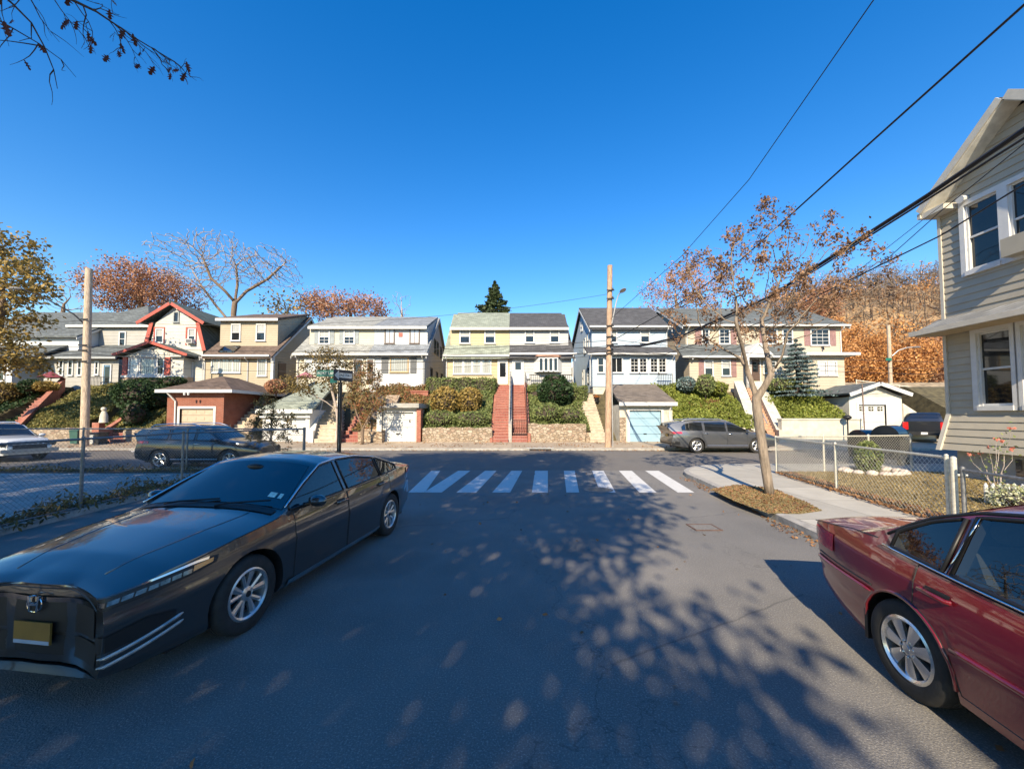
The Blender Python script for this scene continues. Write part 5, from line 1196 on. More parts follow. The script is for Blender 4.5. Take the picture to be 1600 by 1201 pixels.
b.add([wp(-.03,.40,.93), wp(.09,.40,.93), wp(.09,.05,2.0), wp(-.03,.05,2.0), wp(-.03,.2,.93), wp(.09,.2,.93), wp(.09,-.1,2.), wp(-.03,-.1,2.)], [(0,1,2,3),(4,7,6,5),(0,3,7,4),(1,5,6,2),(0,4,5,1)]); h.part('corner_board', b, mt['btrim'])
b = MB(); b.add([wp(.25,.02,.1), wp(W,.02,.1), wp(W,.02,.97), wp(.25,.02,.97), wp(.25,-8.9,.1), wp(.25,-8.9,.97)], [(0,1,2,3),(0,3,5,4)]); h.part('foundation', b, mt['concg'])
a_, e_ = inv(1590, 745)[0], inv(1640, 745)[0]; b = MB(); q = [wp(a_,.03,.35), wp(a_+.8,.03,.35), wp(a_+.8,.03,.82), wp(a_,.03,.82)]; b.add(q, [(0,1,2,3)]); bw = h.part('basement_window', b, mt['glass'])
b = MB()
def rbox(b, t0, t1, o0, o1, z0, z1, mi=0):
    q = [wp(t0,o0,z0), wp(t1,o0,z0), wp(t1,o1,z0), wp(t0,o1,z0), wp(t0,o0,z1), wp(t1,o0,z1), wp(t1,o1,z1), wp(t0,o1,z1)]; b.add(q, [(0,3,2,1),(4,5,6,7),(0,1,5,4),(1,2,6,5),(2,3,7,6),(3,0,4,7)], mi)
# pent roof with gutter
b = MB(); q = [wp(-.2,.72,ZS-.06), wp(W,.72,ZS-.06), wp(W,-.02,ZS+.34), wp(-.2,-.02,ZS+.34), wp(-.2,.72,ZS-.16), wp(W,.72,ZS-.16), wp(W,-.02,ZS-.02), wp(-.2,-.02,ZS-.02)]; b.add(q, [(0,1,2,3),(4,7,6,5),(0,4,5,1),(0,3,7,4),(1,5,6,2)]); h.part('pent_roof', b, shingle('grey_shingles_near', (0.238,0.238,0.229)))
b = MB(); rbox(b, -.22, W, .72, .84, ZS-.18, ZS-.04); h.part('gutter', b, mt['btrim'])
b = MB(); rbox(b, -.18, W, .06, .70, ZS-.19, ZS-.165); h.part('soffit', b, mat('tan_soffit', (.46,.36,.22), .7))
# gambrel roof, rake boards and returns
def roofseg(b, t0, z0, t1, z1, th, o0, o1):
    d = Vector((t1-t0, z1-z0)); n_ = Vector((-d.y, d.x)).normalized()*th
    pr = [(t0,z0),(t1,z1),(t1+n_.x,z1+n_.y),(t0+n_.x,z0+n_.y)]
    b.add([wp(t,o0,z) for t, z in pr] + [wp(t,o1,z) for t, z in pr], [(0,1,2,3),(7,6,5,4),(0,4,5,1),(1,5,6,2),(2,6,7,3),(3,7,4,0)])
prof = [(te, ze_-.12), (T1, ZT), (2*T1-te, ze_-.12)]
b = MB(); [roofseg(b, *p, *q, .10, .47, -9.2) for p, q in zip(prof[:-1], prof[1:])]; h.part('roof', b, shingle('dark_shingles_near', (0.088,0.088,0.092)))
b = MB(); [roofseg(b, p[0], p[1]-.03, q[0], q[1]-.03, .20, .50, .455) for p, q in zip(prof[:-1], prof[1:])]; h.part('rake_board', b, mt['btrim'])
b = MB(); [roofseg(b, p[0], p[1]-.06, q[0], q[1]-.06, .03, .455, .0) for p, q in zip(prof[:-1], prof[1:])]; h.part('soffit', b, mat('white_soffit_boards', (.58,.56,.5), .6))
b = MB(); rbox(b, te-.02, .55, -.06, .44, ze_-.30, ze_-.14); rbox(b, te-.12, te-.025, -9, .48, ze_-.28, ze_-.12); h.part('eave_return', b, mt['btrim'])
b = MB(); q = wp(.75,.02,ZE-.05); p = wp(.75,.20,ZE-.08); b.tube([q, p], [.08,.11], 10); h.part('flood_light', b, mt['white'], True)
def nwin(t0, t1, z0, z1, name='window', ac=False):
    b = MB(); f = .13
    rbox(b, t0-f, t0, -.02, .075, z0-f, z1+f); rbox(b, t1, t1+f, -.02, .075, z0-f, z1+f); rbox(b, t0, t1, -.02, .075, z1, z1+f); rbox(b, t0-.02, t1+.02, -.02, .10, z0-f, z0)
    rbox(b, t0, t0+.05, -.10, .02, z0, z1); rbox(b, t1-.05, t1, -.10, .02, z0, z1); zm = (z0+z1)/2; rbox(b, t0+.05, t1-.05, -.09, -.01, zm-.025, zm+.03); rbox(b, t0+.05, t1-.05, -.10, .0, z1-.05, z1); rbox(b, t0+.05, t1-.05, -.1, .0, z0, z0+.06)
    w_ = h.part(name, b, mt['white']); b = MB(); rbox(b, t0+.05, t1-.05, -.08, -.055, z0+.06, zm-.025); b.build('pane', mt['glass'], w_)
    b = MB(); rbox(b, t0+.05, t1-.05, -.06, -.035, zm+.03, z1-.05); b.build('pane', mt['glass'], w_); return w_
for q in (lw, uw):
    nwin(*q); wd = q[1]-q[0]; t2 = q[1]+.22
    nwin(t2, t2+wd, q[2], q[3], ac=(q is uw))
b = MB(); t2 = uw[1]+.22; rbox(b, t2+.06, t2+wd-.06, .0, .38, uw[2]-.05, uw[2]+.42); h.part('air_conditioner', b, CLAP)

# ------------------------------------------------------------------ garages, stairs, walls
def garage(label, px0, px1, pyb, pyt, door, wallm, doorm, Y=24.35, depth=5., trim='white', name='garage'):
    x0, x1 = ux(px0, Y), ux(px1, Y); zt = zz(pyt, Y); g_ = House(label, x0, x1, Y, .25, name, 'garage')
    a, c_ = U(door[0], door[3], Y), U(door[1], door[2], Y)
    b = MB(); b.box(x0, a.x, Y, Y+.25, .15, zt); b.box(c_.x, x1, Y, Y+.25, .15, zt); b.box(a.x, c_.x, Y, Y+.25, c_.z, zt)
    b.box(x0, x0+.2, Y+.25, Y+depth, .15, zt); b.box(x1-.2, x1, Y+.25, Y+depth, .15, zt); b.box(x0+.2, x1-.2, Y+depth-.2, Y+depth, .15, zt); g_.part('wall', b, wallm)
    n = 4 if doorm is not TAND else 5; b = MB(); h_ = (c_.z - .27)/n
    for i in range(n):
        z = .27 + i*h_; b.box(a.x+.002, c_.x-.002, Y+.12, Y+.2, z, z+h_-.02)
        if doorm is not BLUEG:
            for k in range(4): w_ = (c_.x-a.x)/4; b.box(a.x+k*w_+.12, a.x+(k+1)*w_-.12, Y+.105, Y+.121, z+.1, z+h_-.12)
    d = g_.part('garage_door', b, doorm); MB().box((a.x+c_.x)/2-.1, (a.x+c_.x)/2+.1, Y+.07, Y+.1, .75, .8).build('handle', mt['iron'], d)
    b = MB(); f = .14; b.box(a.x-f, a.x, Y-.03, Y+.1, .2, c_.z+f); b.box(c_.x, c_.x+f, Y-.03, Y+.1, .2, c_.z+f); b.box(a.x, c_.x, Y-.03, Y+.1, c_.z, c_.z+f); g_.part('door_frame', b, mt[trim])
    g_.d = d; g_.dx = (a.x, c_.x, a.z, c_.z); g_.x0, g_.x1, g_.zt, g_.Y, g_.depth = x0, x1, zt, Y, depth; return g_
TAND = mat('tan_garage_door', (.42,.33,.24), .5, var=.05); BLUEG = mat('blue_garage_door', (.27,.42,.52), .5, var=.08, scale=2); WHG = mat('white_garage_door', (.58,.575,.555), .5, var=.05)
g1 = garage('brick garage with a brown hipped roof and tan door', 264, 352, 672, 612, (280,334,638,672), mt['brick2'], TAND, Y=24.2)
hip(g1, g1.x0+.1, g1.x1+.35, 24.2, 29.4, g1.zt-.05, zz(590,27.), .45, RBR)
b = MB(); b.tube([(g1.x0+.3,23.8,g1.zt-.05),(g1.x0+.6,24.1,g1.zt-.6),(g1.x0+.6,24.12,.3)], .05, 5); g1.part('downspout', b, mt['white'])
b = MB()
for s_ in (-.12, .12): b.lathe([(.0,.16),(.07,.15),(.05,0)], 10, ((g1.x0+g1.x1)/2+s_, 23.5, g1.zt-.25), 'z')
g1.part('flood_light', b, mt['white'])
g2 = garage('white garage with a pale green shingle roof behind the leafy vine', 413, 486, 690, 640, (422,478,648,690), mt['offwhite'], WHG)
b = MB(); zt = g2.zt; a = [(g2.x0-.25,24.1,zt+.0),(g2.x1+.3,24.1,zt+.0),(g2.x1-.3,28.6,zt+2.1),(g2.x0+1.4,28.6,zt+2.1)]
b.add(a + [(p[0],p[1],p[2]-.16) for p in a], [(0,1,2,3),(7,6,5,4),(0,4,5,1),(1,5,6,2),(3,2,6,7),(0,3,7,4)]); b.add([(g2.x0,24.2,zt),(g2.x0+1.4,28.6,zt+2.),(g2.x0+.2,29.3,zt)], [(0,1,2)]); g2.part('roof', b, RGREEN)
b = MB(); b.box(g2.x0-.27, g2.x1+.32, 24.03, 24.10, zt-.22, zt+.03); b.box(g2.x0-.1, g2.x1+.1, 24.18, 24.34, zt-.5, zt-.4); g2.part('fascia', b, mt['white'])
g3 = garage('flat-roofed white garage beside a brick pier, with a tree shadow on its door', 590, 652, 689, 637, (596,646,644,689), mt['offwhite'], WHG)
g3.box('roof', ux(585,24.1), ux(656,24.1), 23.95, 29.4, g3.zt, g3.zt+.28, mt['concg']); g3.box('brick_pier', ux(652.4,24.3), ux(659,24.3), 24.2, 24.8, .2, g3.zt-.06, mt['brick'])
text_obj('house_number', '6', .28, mt['iron'], g3.root, (ux(640,24.2), 24.43, zz(658,24.4)), (R(90),0,0))
g4 = garage('garage with a pale blue door beside the wooden utility pole', 967, 1049, 690, 632, (984,1033,641,687), mt['concw'], BLUEG, Y=24.3)
b = MB(); zt = g4.zt; a = [(g4.x0-.1,23.95,zt),(g4.x1+.15,23.95,zt),(ux(1027,28.3),28.8,zz(603,28.8)),(ux(953,28.3),28.8,zz(603,28.8))]
b.add([(p[0],p[1],p[2]+.14) for p in a] + a, [(0,1,2,3),(7,6,5,4),(0,4,5,1),(1,5,6,2),(3,2,6,7),(0,3,7,4)]); g4.part('roof', b, RBR2)
g4.box('fascia', g4.x0-.12, g4.x1+.17, 23.89, 23.945, zt-.08, zt+.15, mt['white']); g4.box('stone_pier', g4.x0-.02, ux(980,24.3)-.15, 24.24, 24.29, .2, zz(652,24.3), mt['fieldstone'])
b = MB(); b.tube([(g4.x1-.15,24.0,zt),(g4.x1-.2,24.22,zt-.4),(g4.x1-.2,24.22,.3)], .05, 5); g4.part('downspout', b, mt['white'])
g5 = garage('small white gabled garage with a windowed door at the wooded hill', 1324, 1406, 676, 620, (1343,1384,632,676), mat('warm_white_stucco', (.56,.54,.48), .8, var=.06), WHG, Y=26.2, depth=6)
b = MB(); Y5 = 26.2; P = [(ux(1318,Y5),zz(617,Y5)), (ux(1365,Y5),zz(600,Y5)), (ux(1412,Y5),zz(617,Y5))]
g5.part('gable', MB().prism([(g5.x0,g5.zt),(ux(1365,Y5),zz(600,Y5)-.05),(g5.x1,g5.zt)][::-1], Y5, Y5+.25, 'y'), mt['concw'])
h = g5; slabs(P, Y5-.4, Y5+6.3, .12, RSL, 'roof'); slabs([(p[0],p[1]-.12) for p in P], Y5-.46, Y5-.4, .24, mt['white'], 'rake_board')
a0, a1, _, zt_ = g5.dx
for i in range(3):
    b = MB(); w_ = (a1-a0)/3; x = a0+w_*i+.14; b.box(x, x+w_-.28, Y5+.09, Y5+.1, zt_-.42, zt_-.14); p_ = b.build('pane', mt['glass'], g5.d); b = MB(); xm = x+(w_-.28)/2; b.box(xm-.02, xm+.02, Y5+.08, Y5+.088, zt_-.42, zt_-.14); b.box(x, x+w_-.28, Y5+.082, Y5+.0885, zt_-.3, zt_-.26); b.build('muntin', mt['white'], p_)

STEPTOP = {mt['brickstep'].name: mat('worn_pale_brick_tread', (.38,.18,.14), .9, var=.2, scale=6, bmp=.3), mt['stonestep'].name: mat('worn_pale_stone_tread', (.50,.43,.34), .9, var=.2, scale=5, bmp=.3)}  # worn treads, coloured paler than the risers to bring out step contrast
def stair(label, x0, x1, y0, z0, y1, z1, n, m, name='staircase', cheek=None, cheekm=None, cw=.22, ch=.25, xs=None):
    """n solid steps rising away from the street; x may narrow with xs = (x0, x1) at the top"""
    s = House(label, x0, x1, y0, z0, name, 'stairs'); b = MB(); ry, rz_ = (y1-y0)/n, (z1-z0)/n; xs = xs or (x0, x1)
    for i in range(n):
        t = i/n; a, e = x0+(xs[0]-x0)*t, x1+(xs[1]-x1)*t; b.box(a, e, y0+i*ry, y1+.02, z0+i*rz_+(.001 if i else -.1), z0+(i+1)*rz_-.045); b.box(a, e, y0+i*ry-.025, y1+.02, z0+(i+1)*rz_-.044, z0+(i+1)*rz_, 1)
    s.part('steps', b, [m, STEPTOP.get(m.name, m)])
    for sd in cheek or ():
        a, e = (x0-cw, x0-.005) if sd < 0 else (x1+.005, x1+cw); k = (xs[0]-x0) if sd < 0 else (xs[1]-x1)
        pr = [(y0-.1, z0-.1), (y1, z0-.1), (y1, z1+ch), (y0+ry, z0+rz_+ch), (y0-.1, z0+rz_+ch)]; vs = [(a+k*max(0,(y-y0)/(y1-y0)), y, z) for y, z in pr] + [(e+k*max(0,(y-y0)/(y1-y0)), y, z) for y, z in pr]
        q = MB(); q.add(vs, [(0,1,2,3,4),(9,8,7,6,5)] + [(i,(i+1)%5+0,(i+1)%5+5,i+5)[::-1] for i in range(5)]); s.part('cheek_wall', q, cheekm)
    s.x0, s.x1, s.y0, s.y1, s.z0, s.z1 = x0, x1, y0, y1, z0, z1; return s
def rail(s, x, y0, z0, y1, z1, h_=.9, n=6, m='iron', r=.022, x2=None):
    x2 = x if x2 is None else x2; b = MB(); b.tube([(x,y0,z0+h_),(x2,y1,z1+h_)], r, 5); b.tube([(x,y0,z0+h_*.5),(x2,y1,z1+h_*.5)], r*.7, 5)
    for i in range(n+1): t = i/n; xx, y, z = x+(x2-x)*t, y0+(y1-y0)*t, z0+(z1-z0)*t; b.tube([(xx,y,z-.05),(xx,y,z+h_)], r*.8, 5)
    s.part('railing', b, mt[m])
# twin brick stairs
xa, xb = ux(770,24.2,680), ux(824,24.2,680); xt0, xt1 = ux(777,29.6,600), ux(819,29.6,600); xm_ = (xa+xb)/2; xmt = (xt0+xt1)/2
s = stair('steep twin red brick stairs with a middle divider up to two white doors', xa, xm_-.11, 24.05, .28, 29.85, 4.28, 22, mt['brickstep'], xs=(xt0, xmt-.1), cheek=(-1,), cheekm=mt['brick'], cw=.16, ch=.08)
b = MB(); ry, rz_ = (29.85-24.05)/22, 4./22
for i in range(22): t = i/22; b.box(xm_+.11+(xmt+.1-xm_-.11)*t, xb+(xt1-xb)*t, 24.05+i*ry, 29.87, .28+i*rz_+(.001 if i else -.1), .28+(i+1)*rz_-.045); b.box(xm_+.11+(xmt+.1-xm_-.11)*t, xb+(xt1-xb)*t, 24.025+i*ry, 29.87, .28+(i+1)*rz_-.044, .28+(i+1)*rz_, 1)
s.part('steps', b, [mt['brickstep'], STEPTOP[mt['brickstep'].name]])
b = MB(); pr = [(24.2,.2),(29.8,3.6),(29.8,4.95),(24.9,1.55),(24.2,1.4)]; b.add([(xm_-.105+(xmt-xm_)*(y-24.2)/5.6, y, z) for y, z in pr]+[(xm_+.105+(xmt-xm_)*(y-24.2)/5.6, y, z) for y, z in pr], [(0,1,2,3,4)[::-1],(5,6,7,8,9)]+[(i,(i+1)%5,(i+1)%5+5,i+5) for i in range(5)]); s.part('divider_wall', b, mt['kerb'])
b = MB(); b.prism([(24.1,.2),(29.8,3.4),(29.8,4.5),(24.8,1.1),(24.1,.75)], xb+.02, xb+.2, 'x'); s.part('cheek_wall', b, mt['brick'])
rail(s, xb+.03, 24.3, .5, 29.6, 4.3, .95, 14, x2=xt1+.1); rail(s, xm_, 24.9, 1.5, 29.6, 4.9, .4, 8, x2=xmt)
b = MB()
for i in range(9): x = xm_+.16+(xb-xm_-.2)*i/8; b.tube([(x,24.5,.65),(x,24.5,1.62)], .012, 4)
b.box(xm_+.12, xb-.02, 24.49, 24.51, 1.6, 1.64); b.box(xm_+.12, xb-.02, 24.49, 24.51, .72, .76); s.part('gate', b, mt['iron'])
# other stairs
s = stair('worn stone stairs with many steps left of the wooden utility pole', ux(921,24.2,680), ux(945,24.2,680)+.1, 24.05, .28, 28.4, 3.5, 17, mt['stonestep'], cheek=(-1,), cheekm=mt['ledge'], cw=.25, ch=.15)
s2 = s; rail(s, ux(947,24.2)+.2, 24.4, .5, 28.4, 3.5, .95, 5, 'galv', .025, x2=ux(955,28.4))
s = stair('stone stairs between the brick garage and the vine with ledgestone side wall', ux(352,24.,680), ux(378,24.,680), 23.9, .28, 28.9, 3.7, 16, mt['stonestep'], xs=(ux(400,29), ux(416,29)), cheek=(-1,1), cheekm=mt['ledge'], cw=.55, ch=.45)
s = stair('concrete stairs with a sloping white cheek wall right of the green-roofed garage', ux(492,24.,680), ux(526,24.,680), 23.9, .28, 27.6, 3.0, 13, mt['stonestep'], cheek=(-1,1), cheekm=mt['offwhite'], cw=.35, ch=.5, xs=(ux(512,28), ux(532,28)))
s = stair('short brick-edged stairs behind the small red-leaved tree', ux(534,24.,680), ux(560,24.,680), 24.0, .28, 27.6, 3.0, 12, mt['brickstep'], cheek=(1,), cheekm=mt['ledge'], cw=1.5, ch=.4)
s = stair('brick steps by the trash bins at the left utility pole', ux(162,24.,680), ux(190,24.,680), 24.0, .25, 27.2, 2.4, 11, mt['brickstep'], cheek=(-1,), cheekm=mt['brick'], cw=.3, ch=.7)
s = stair('brick steps with a long sloping brick wall at the far left', ux(0,24.2,660), ux(18,24.2,660), 24.1, .25, 29.4, 4.0, 19, mt['brickstep'], cheek=(1,), cheekm=mt['brick'], cw=.4, ch=.8, xs=(ux(78,29.4), ux(96,29.4)))
s = stair('brick-treaded stairs with a broad white cheek wall up to the beige house', ux(1192,24.3,680), ux(1214,24.3,680), 24.2, .28, 29.2, 4.0, 19, mat('tan_brick_step', (.45,.27,.18), .9, var=.25), cheek=(1,-1), cheekm=mt['concw'], cw=.7, ch=.55, xs=(ux(1160,29.2), ux(1176,29.2)))
b = MB(); b.tube([(ux(1196,24.5),24.5,1.4),(ux(1168,28.5),28.5,4.3)], .035, 6); s.part('handrail', b, mt['galv'])
# garden walls
def gwall(label, px0, px1, pyt, m, Y=24.25, th=.35, cap=None, cat='wall', py1=None, zbot=.1):
    x0, x1 = ux(px0,Y,680), ux(px1,Y,680); z0 = zz(pyt,Y); z1 = zz(py1 or pyt, Y); b = MB()
    n = max(2, int((x1-x0)/.35)); rng = random.Random(px0)
    top = [(x0+(x1-x0)*i/n, z0+(z1-z0)*i/n + (rng.uniform(-.05,.05) if not cap else 0)) for i in range(n+1)]
    b.prism([(x1,zbot),(x0,zbot)][::-1] + top[::-1], Y, Y+th, 'y'); o = b.build('garden_wall', m); tag(o, label, cat)
    if cap: MB().box(x0-.03, x1+.03, Y-.05, Y+th+.05, z0+.002, z0+.1).build('coping', cap, o)
    return o
gwall('low fieldstone garden wall under the yellow house hedge', 660, 769, 668, mt['fieldstone'])
gwall('low fieldstone garden wall between the brick stairs and the stone stairs', 825.5, 916, 662, mt['fieldstone'])
gwall('yellowish fieldstone garden wall under the ivy bank behind the left utility pole', 30, 160, 669, mt['fieldstone'])
gwall('short stone wall under the dark shrub beside the brick garage', 192, 262, 672, mt['fieldstone'], py1=668)
gwall('pale stuccoed garden wall under the yellow-green groundcover', 1222, 1348, 656, mt['concw'], cap=mt['concw'])
gwall('low tan garden wall behind the grey sport utility vehicle', 1051, 1165, 668, mt['concw'])
gwall('stepped brick terrace wall under the white clapboard house', 598, 640, 622, mt['brick'], Y=28.3, zbot=2., py1=622, cap=mt['brick']); gwall('taller brick terrace wall above the flat-roofed garage roof edge', 641, 668, 612, mt['brick'], Y=28.3, zbot=2., cap=mt['brick'])
gwall('brick garden wall at the left edge behind the white vehicle', -60, -4, 660, mt['brick'])
o = House('brick gate pier with a white cat-shaped statue on top beside the trash bins', ux(160,24.1), ux(168,24.1), 24.0, .2, 'gate_pier', 'pier')
o.root['label'] = 'brick gate pier beside the two trash bins'
o.box('pier', ux(162,24.)-.1, ux(169,24.)+.05, 23.6, 23.95, .2, zz(660,23.8), mt['brick']); 
st = MB(); px_ = ux(166,23.75); zb = zz(660,23.75)
st.lathe([(.0,.95),(.09,.92),(.12,.82),(.09,.72),(.14,.6),(.19,.4),(.2,.15),(.22,.0),(0,0)], 14, (px_, 23.77, zb)); st.ball((px_, 23.72, zb+.83), (.12,.12,.13))
tag(st.build('statue', mt['concw'], smooth=True), 'weathered pale garden statue standing on the brick gate pier', 'statue')
b = MB(); b.add([(ux(1316,25),24.6,.31),(ux(1420,25)+8,24.6,.31),(ux(1420,25)+14,29.4,.4),(ux(1408,26.2),29.4,.4),(ux(1408,26.2),26.3,.35),(ux(1316,25)-.2,26.3,.35)], [(0,1,2,3,4,5)]); struct(b.build('driveway', mt['walk']))
# white cheek wall running down right of the small garage
b = MB(); Yk = 26.1; b.prism([(ux(1408,Yk),.2),(ux(1470,Yk),.2),(ux(1445,Yk),zz(655,Yk)),(ux(1408,Yk),zz(630,Yk))], Yk, Yk+.4, 'y'); tag(b.build('retaining_wall', mt['concw']), 'white sloping retaining wall right of the small gabled garage', 'wall')

# ------------------------------------------------------------------ poles, sign, street lamps, cables
def pole(label, px, pyb, pyt, Y, r0, r1, m, leanpx=0, name='utility_pole'):
    a = U(px, pyb, Y); z0 = a.z; c_ = U(px+leanpx, pyt, Y); t = thing(name, label, 'utility pole', (a.x, Y, .1))
    b = MB(); n = 10; b.tube([(a.x+(c_.x-a.x)*i/n, Y, .05+(c_.z-.05)*i/n) for i in range(n+1)], [r0+(r1-r0)*i/n for i in range(n+1)], 14); b.build('pole', m, t, smooth=True, sharp=50); return t, a, c_
t, a, c_ = pole('tall weathered wooden utility pole in front of the pale blue house', 950, 695, 415, 21.9, .19, .145, mt['pole'], 3)
PC = lambda py: U(950+3*(695-py)/280, py, 21.9)
b = MB(); q = PC(500); b.tube([q+Vector((.1,-.1,-.3)), q+Vector((.35,-.25,1.0)), q+Vector((.45,-.3,1.35)), q+Vector((.55,-.45,1.5))], .035, 6); la = b.build('lamp_arm', mt['galv'], t, smooth=True)
b = MB(); b.ball(q+Vector((.62,-.62,1.52)), (.16,.38,.08), 12, 6); b.build('lamp_head', mt['galv'], la, smooth=True)
for py in (455, 468, 527, 540, 548, 553, 510):
    q = PC(py); b = MB(); b.box(q.x-.22, q.x+.22, 21.68, 21.73, q.z-.03, q.z+.03); b.lathe([(.0,.16),(.05,.14),(.06,.05),(.035,0)], 8, (q.x+.1, 21.62, q.z-.05)); b.build('bracket', mt['iron'], t)
b = MB(); q = PC(600); b.tube([(q.x+.16,21.75,.1),(q.x+.13,21.75,q.z+3)], .03, 5); b.build('conduit', mt['galv'], t)
t, a, c_ = pole('wooden utility pole behind the left chain-link fence', 132, 692, 420, 22.2, .20, .165, mt['polepale'], 7)
PL = lambda py: U(132+7*(692-py)/272, py, 22.2)
for py in (540, 548, 565, 500):
    q = PL(py); b = MB(); b.box(q.x-.25, q.x+.25, 21.95, 22.0, q.z-.03, q.z+.03); b.build('bracket', mt['iron'], t)
b = MB(); q = PL(500); b.tube([q+Vector((-.1,0,-.3)), q+Vector((-.6,-.2,.3)), q+Vector((-1.6,-.6,1.0)), q+Vector((-2.6,-1.0,1.5))], .04, 6); la = b.build('lamp_arm', mt['iron'], t, smooth=True)
b = MB(); b.ball(q+Vector((-2.9,-1.1,1.5)), (.35,.18,.08), 12, 6); b.build('lamp_head', mt['galv'], la, smooth=True)
t, a, c_ = pole('distant pale utility pole with a street lamp arm against the orange hill', 1392, 612, 508, 36., .17, .14, mt['polepale'], -4)
q = U(1394, 556, 35.8); b = MB(); b.tube([q, q+Vector((.5,-.1,.5)), q+Vector((1.2,-.2,.75)), q+Vector((1.7,-.3,.78))], .05, 6); la = b.build('lamp_arm', mt['galv'], t, smooth=True)
b = MB(); b.ball(q+Vector((2.0,-.3,.78)), (.4,.16,.07), 12, 6); b.build('lamp_head', mt['galv'], la, smooth=True)
b = MB(); b.box(q.x-.7, q.x-.15, 35.7, 35.73, q.z-.45, q.z-.2); b.build('street_sign', mat('sign_green', (.01,.13,.09), .5), t)
def wire(label, pts, r, sag=0., name='power_line', cat='cable', n=20):
    P = []
    for a, c_ in zip(pts[:-1], pts[1:]):
        for i in range(n): s_ = i/n; q = Vector(a).lerp(Vector(c_), s_); q.z -= sag*4*s_*(1-s_); P.append(q)
    P.append(Vector(pts[-1])); b = MB(); b.tube(P, r, 5); return tag(b.build(name, mt['cable'], smooth=True), label, cat)
def ext(a, c_, k): return Vector(c_) + (Vector(c_)-Vector(a))*k
def street_wire(label, pp, p1, p2, Y1, Y2, r, sag=.0, **k):
    a = U(*p1, Y1); c_ = U(*p2, Y2); return wire(label, [pp, a, c_, ext(a, c_, .9)], r, sag, **k)
wire('thin power line from the top of the wooden pole to the top edge, leftmost overhead', [PC(500), U(1065,400,16), U(1170,281,11), U(1365,0,6.3), ext(U(1170,281,11), U(1365,0,6.3), .8)], .011)
wire('medium power line above the thick cable bundle crossing the street tree', [PC(535), U(1060,475,16.5), U(1160,404,12), U(1330,250,8), U(1600,8,5.), ext(U(1330,250,8), U(1600,8,5.), .8)], .02)
wire('thickest black cable bundle sweeping over the near house gable', [PC(541), U(1000,540,18), U(1060,527,15.), U(1200,465,11), U(1450,305,7.2), U(1600,203,5.4), ext(U(1450,305,7.2), U(1600,203,5.4), .8)], .042)
wire('slim cable hanging just under the thickest bundle at the gable', [PC(541), U(1000,541.5,17.9), U(1060,530,14.9), U(1200,469,10.9), U(1450,311,7.15), U(1600,216,5.35), ext(U(1450,311,7.15), U(1600,216,5.35), .8)], .020)
wire('lowest power line crossing the upper window of the near house', [PC(550), U(1040,553,16), U(1200,500,11), U(1470,368,7.2), U(1600,288,5.6), ext(U(1470,368,7.2), U(1600,288,5.6), .8)], .014)
wire('service wire ending on the flood light of the near gable, upper', [PC(553), U(1100,560,17), U(1300,455,12), U(1440,345,9.6), U(1494,303,10.3)], .008)
wire('service wire running along the near gable just below the bundle', [PC(555), U(1150,545,15), U(1380,410,10), U(1470,330,8), U(1600,225,6), ext(U(1470,330,8), U(1600,225,6), .6)], .009)
far = Vector((-75, 23., 8.6))
def x_wire(label, py, pyl, r, sag, dz=0.): wire(label, [PC(py), PL(pyl), Vector((-75, 22.5, PL(pyl).z + dz))], r, sag, n=26)
x_wire('uppermost thin wire from the wooden pole across the conifer top', 459, 500, .010, .9)
x_wire('dark wire across the dormers of the row houses', 532, 541, .016, .45)
x_wire('dark wire just under the dormer wire of the row houses', 540, 548, .014, .55)
x_wire('thick dark wire across the ground-floor windows of the row', 549, 553, .022, .6)
x_wire('lowest pale wire across the front doors of the row', 553, 566, .010, .75)
for py, pe, lb in ((530,566,'upper'),(545,576,'middle'),(551,585,'lower')):
    wire(lb + ' wire from the wooden pole rightwards past the beige house', [PC(py), U(1500, pe, 25.), Vector((70, 27, U(1500,pe,25.).z+.5))], .014, .3)
for (p, q, Yq, lb) in (((950,545),(1045,508,),30.3,'roof edge of the pale blue house'),((950,548),(1053,470+82),29.2,'porch eave of the pale blue house'),((950,552),(905,548),29.3,'eave of the light grey house')):
    wire('drooping service wire to the ' + lb, [PC(p[1]), U(q[0], q[1], Yq)], .010, .25)

# street sign post
Ys = 13.9; t = thing('street_sign_post', 'dark metal sign post with a one way arrow and green street name blades', 'sign', (ux(531,Ys,680), Ys, .1))
xs_ = ux(531,Ys,640); zt = zz(581,Ys)
b = MB(); b.box(xs_-.055, xs_+.055, Ys-.02, Ys+.05, .05, zz(597,Ys)); b.box(xs_-.055, xs_-.03, Ys-.06, Ys-.02, .05, zz(597,Ys)); b.box(xs_+.03, xs_+.055, Ys-.06, Ys-.02, .05, zz(597,Ys)); b.build('post', mt['iron'], t)
b = MB(); b.box(xs_-.02, xs_+.02, Ys+.0, Ys+.05, zz(599,Ys), zz(579,Ys)); b.build('sign_bracket', mt['iron'], t)
b = MB(); b.box(xs_-.012, xs_+.0, Ys-.035, Ys-.022, .3, zz(600,Ys)); b.build('post_strip', mt['galv'], t)
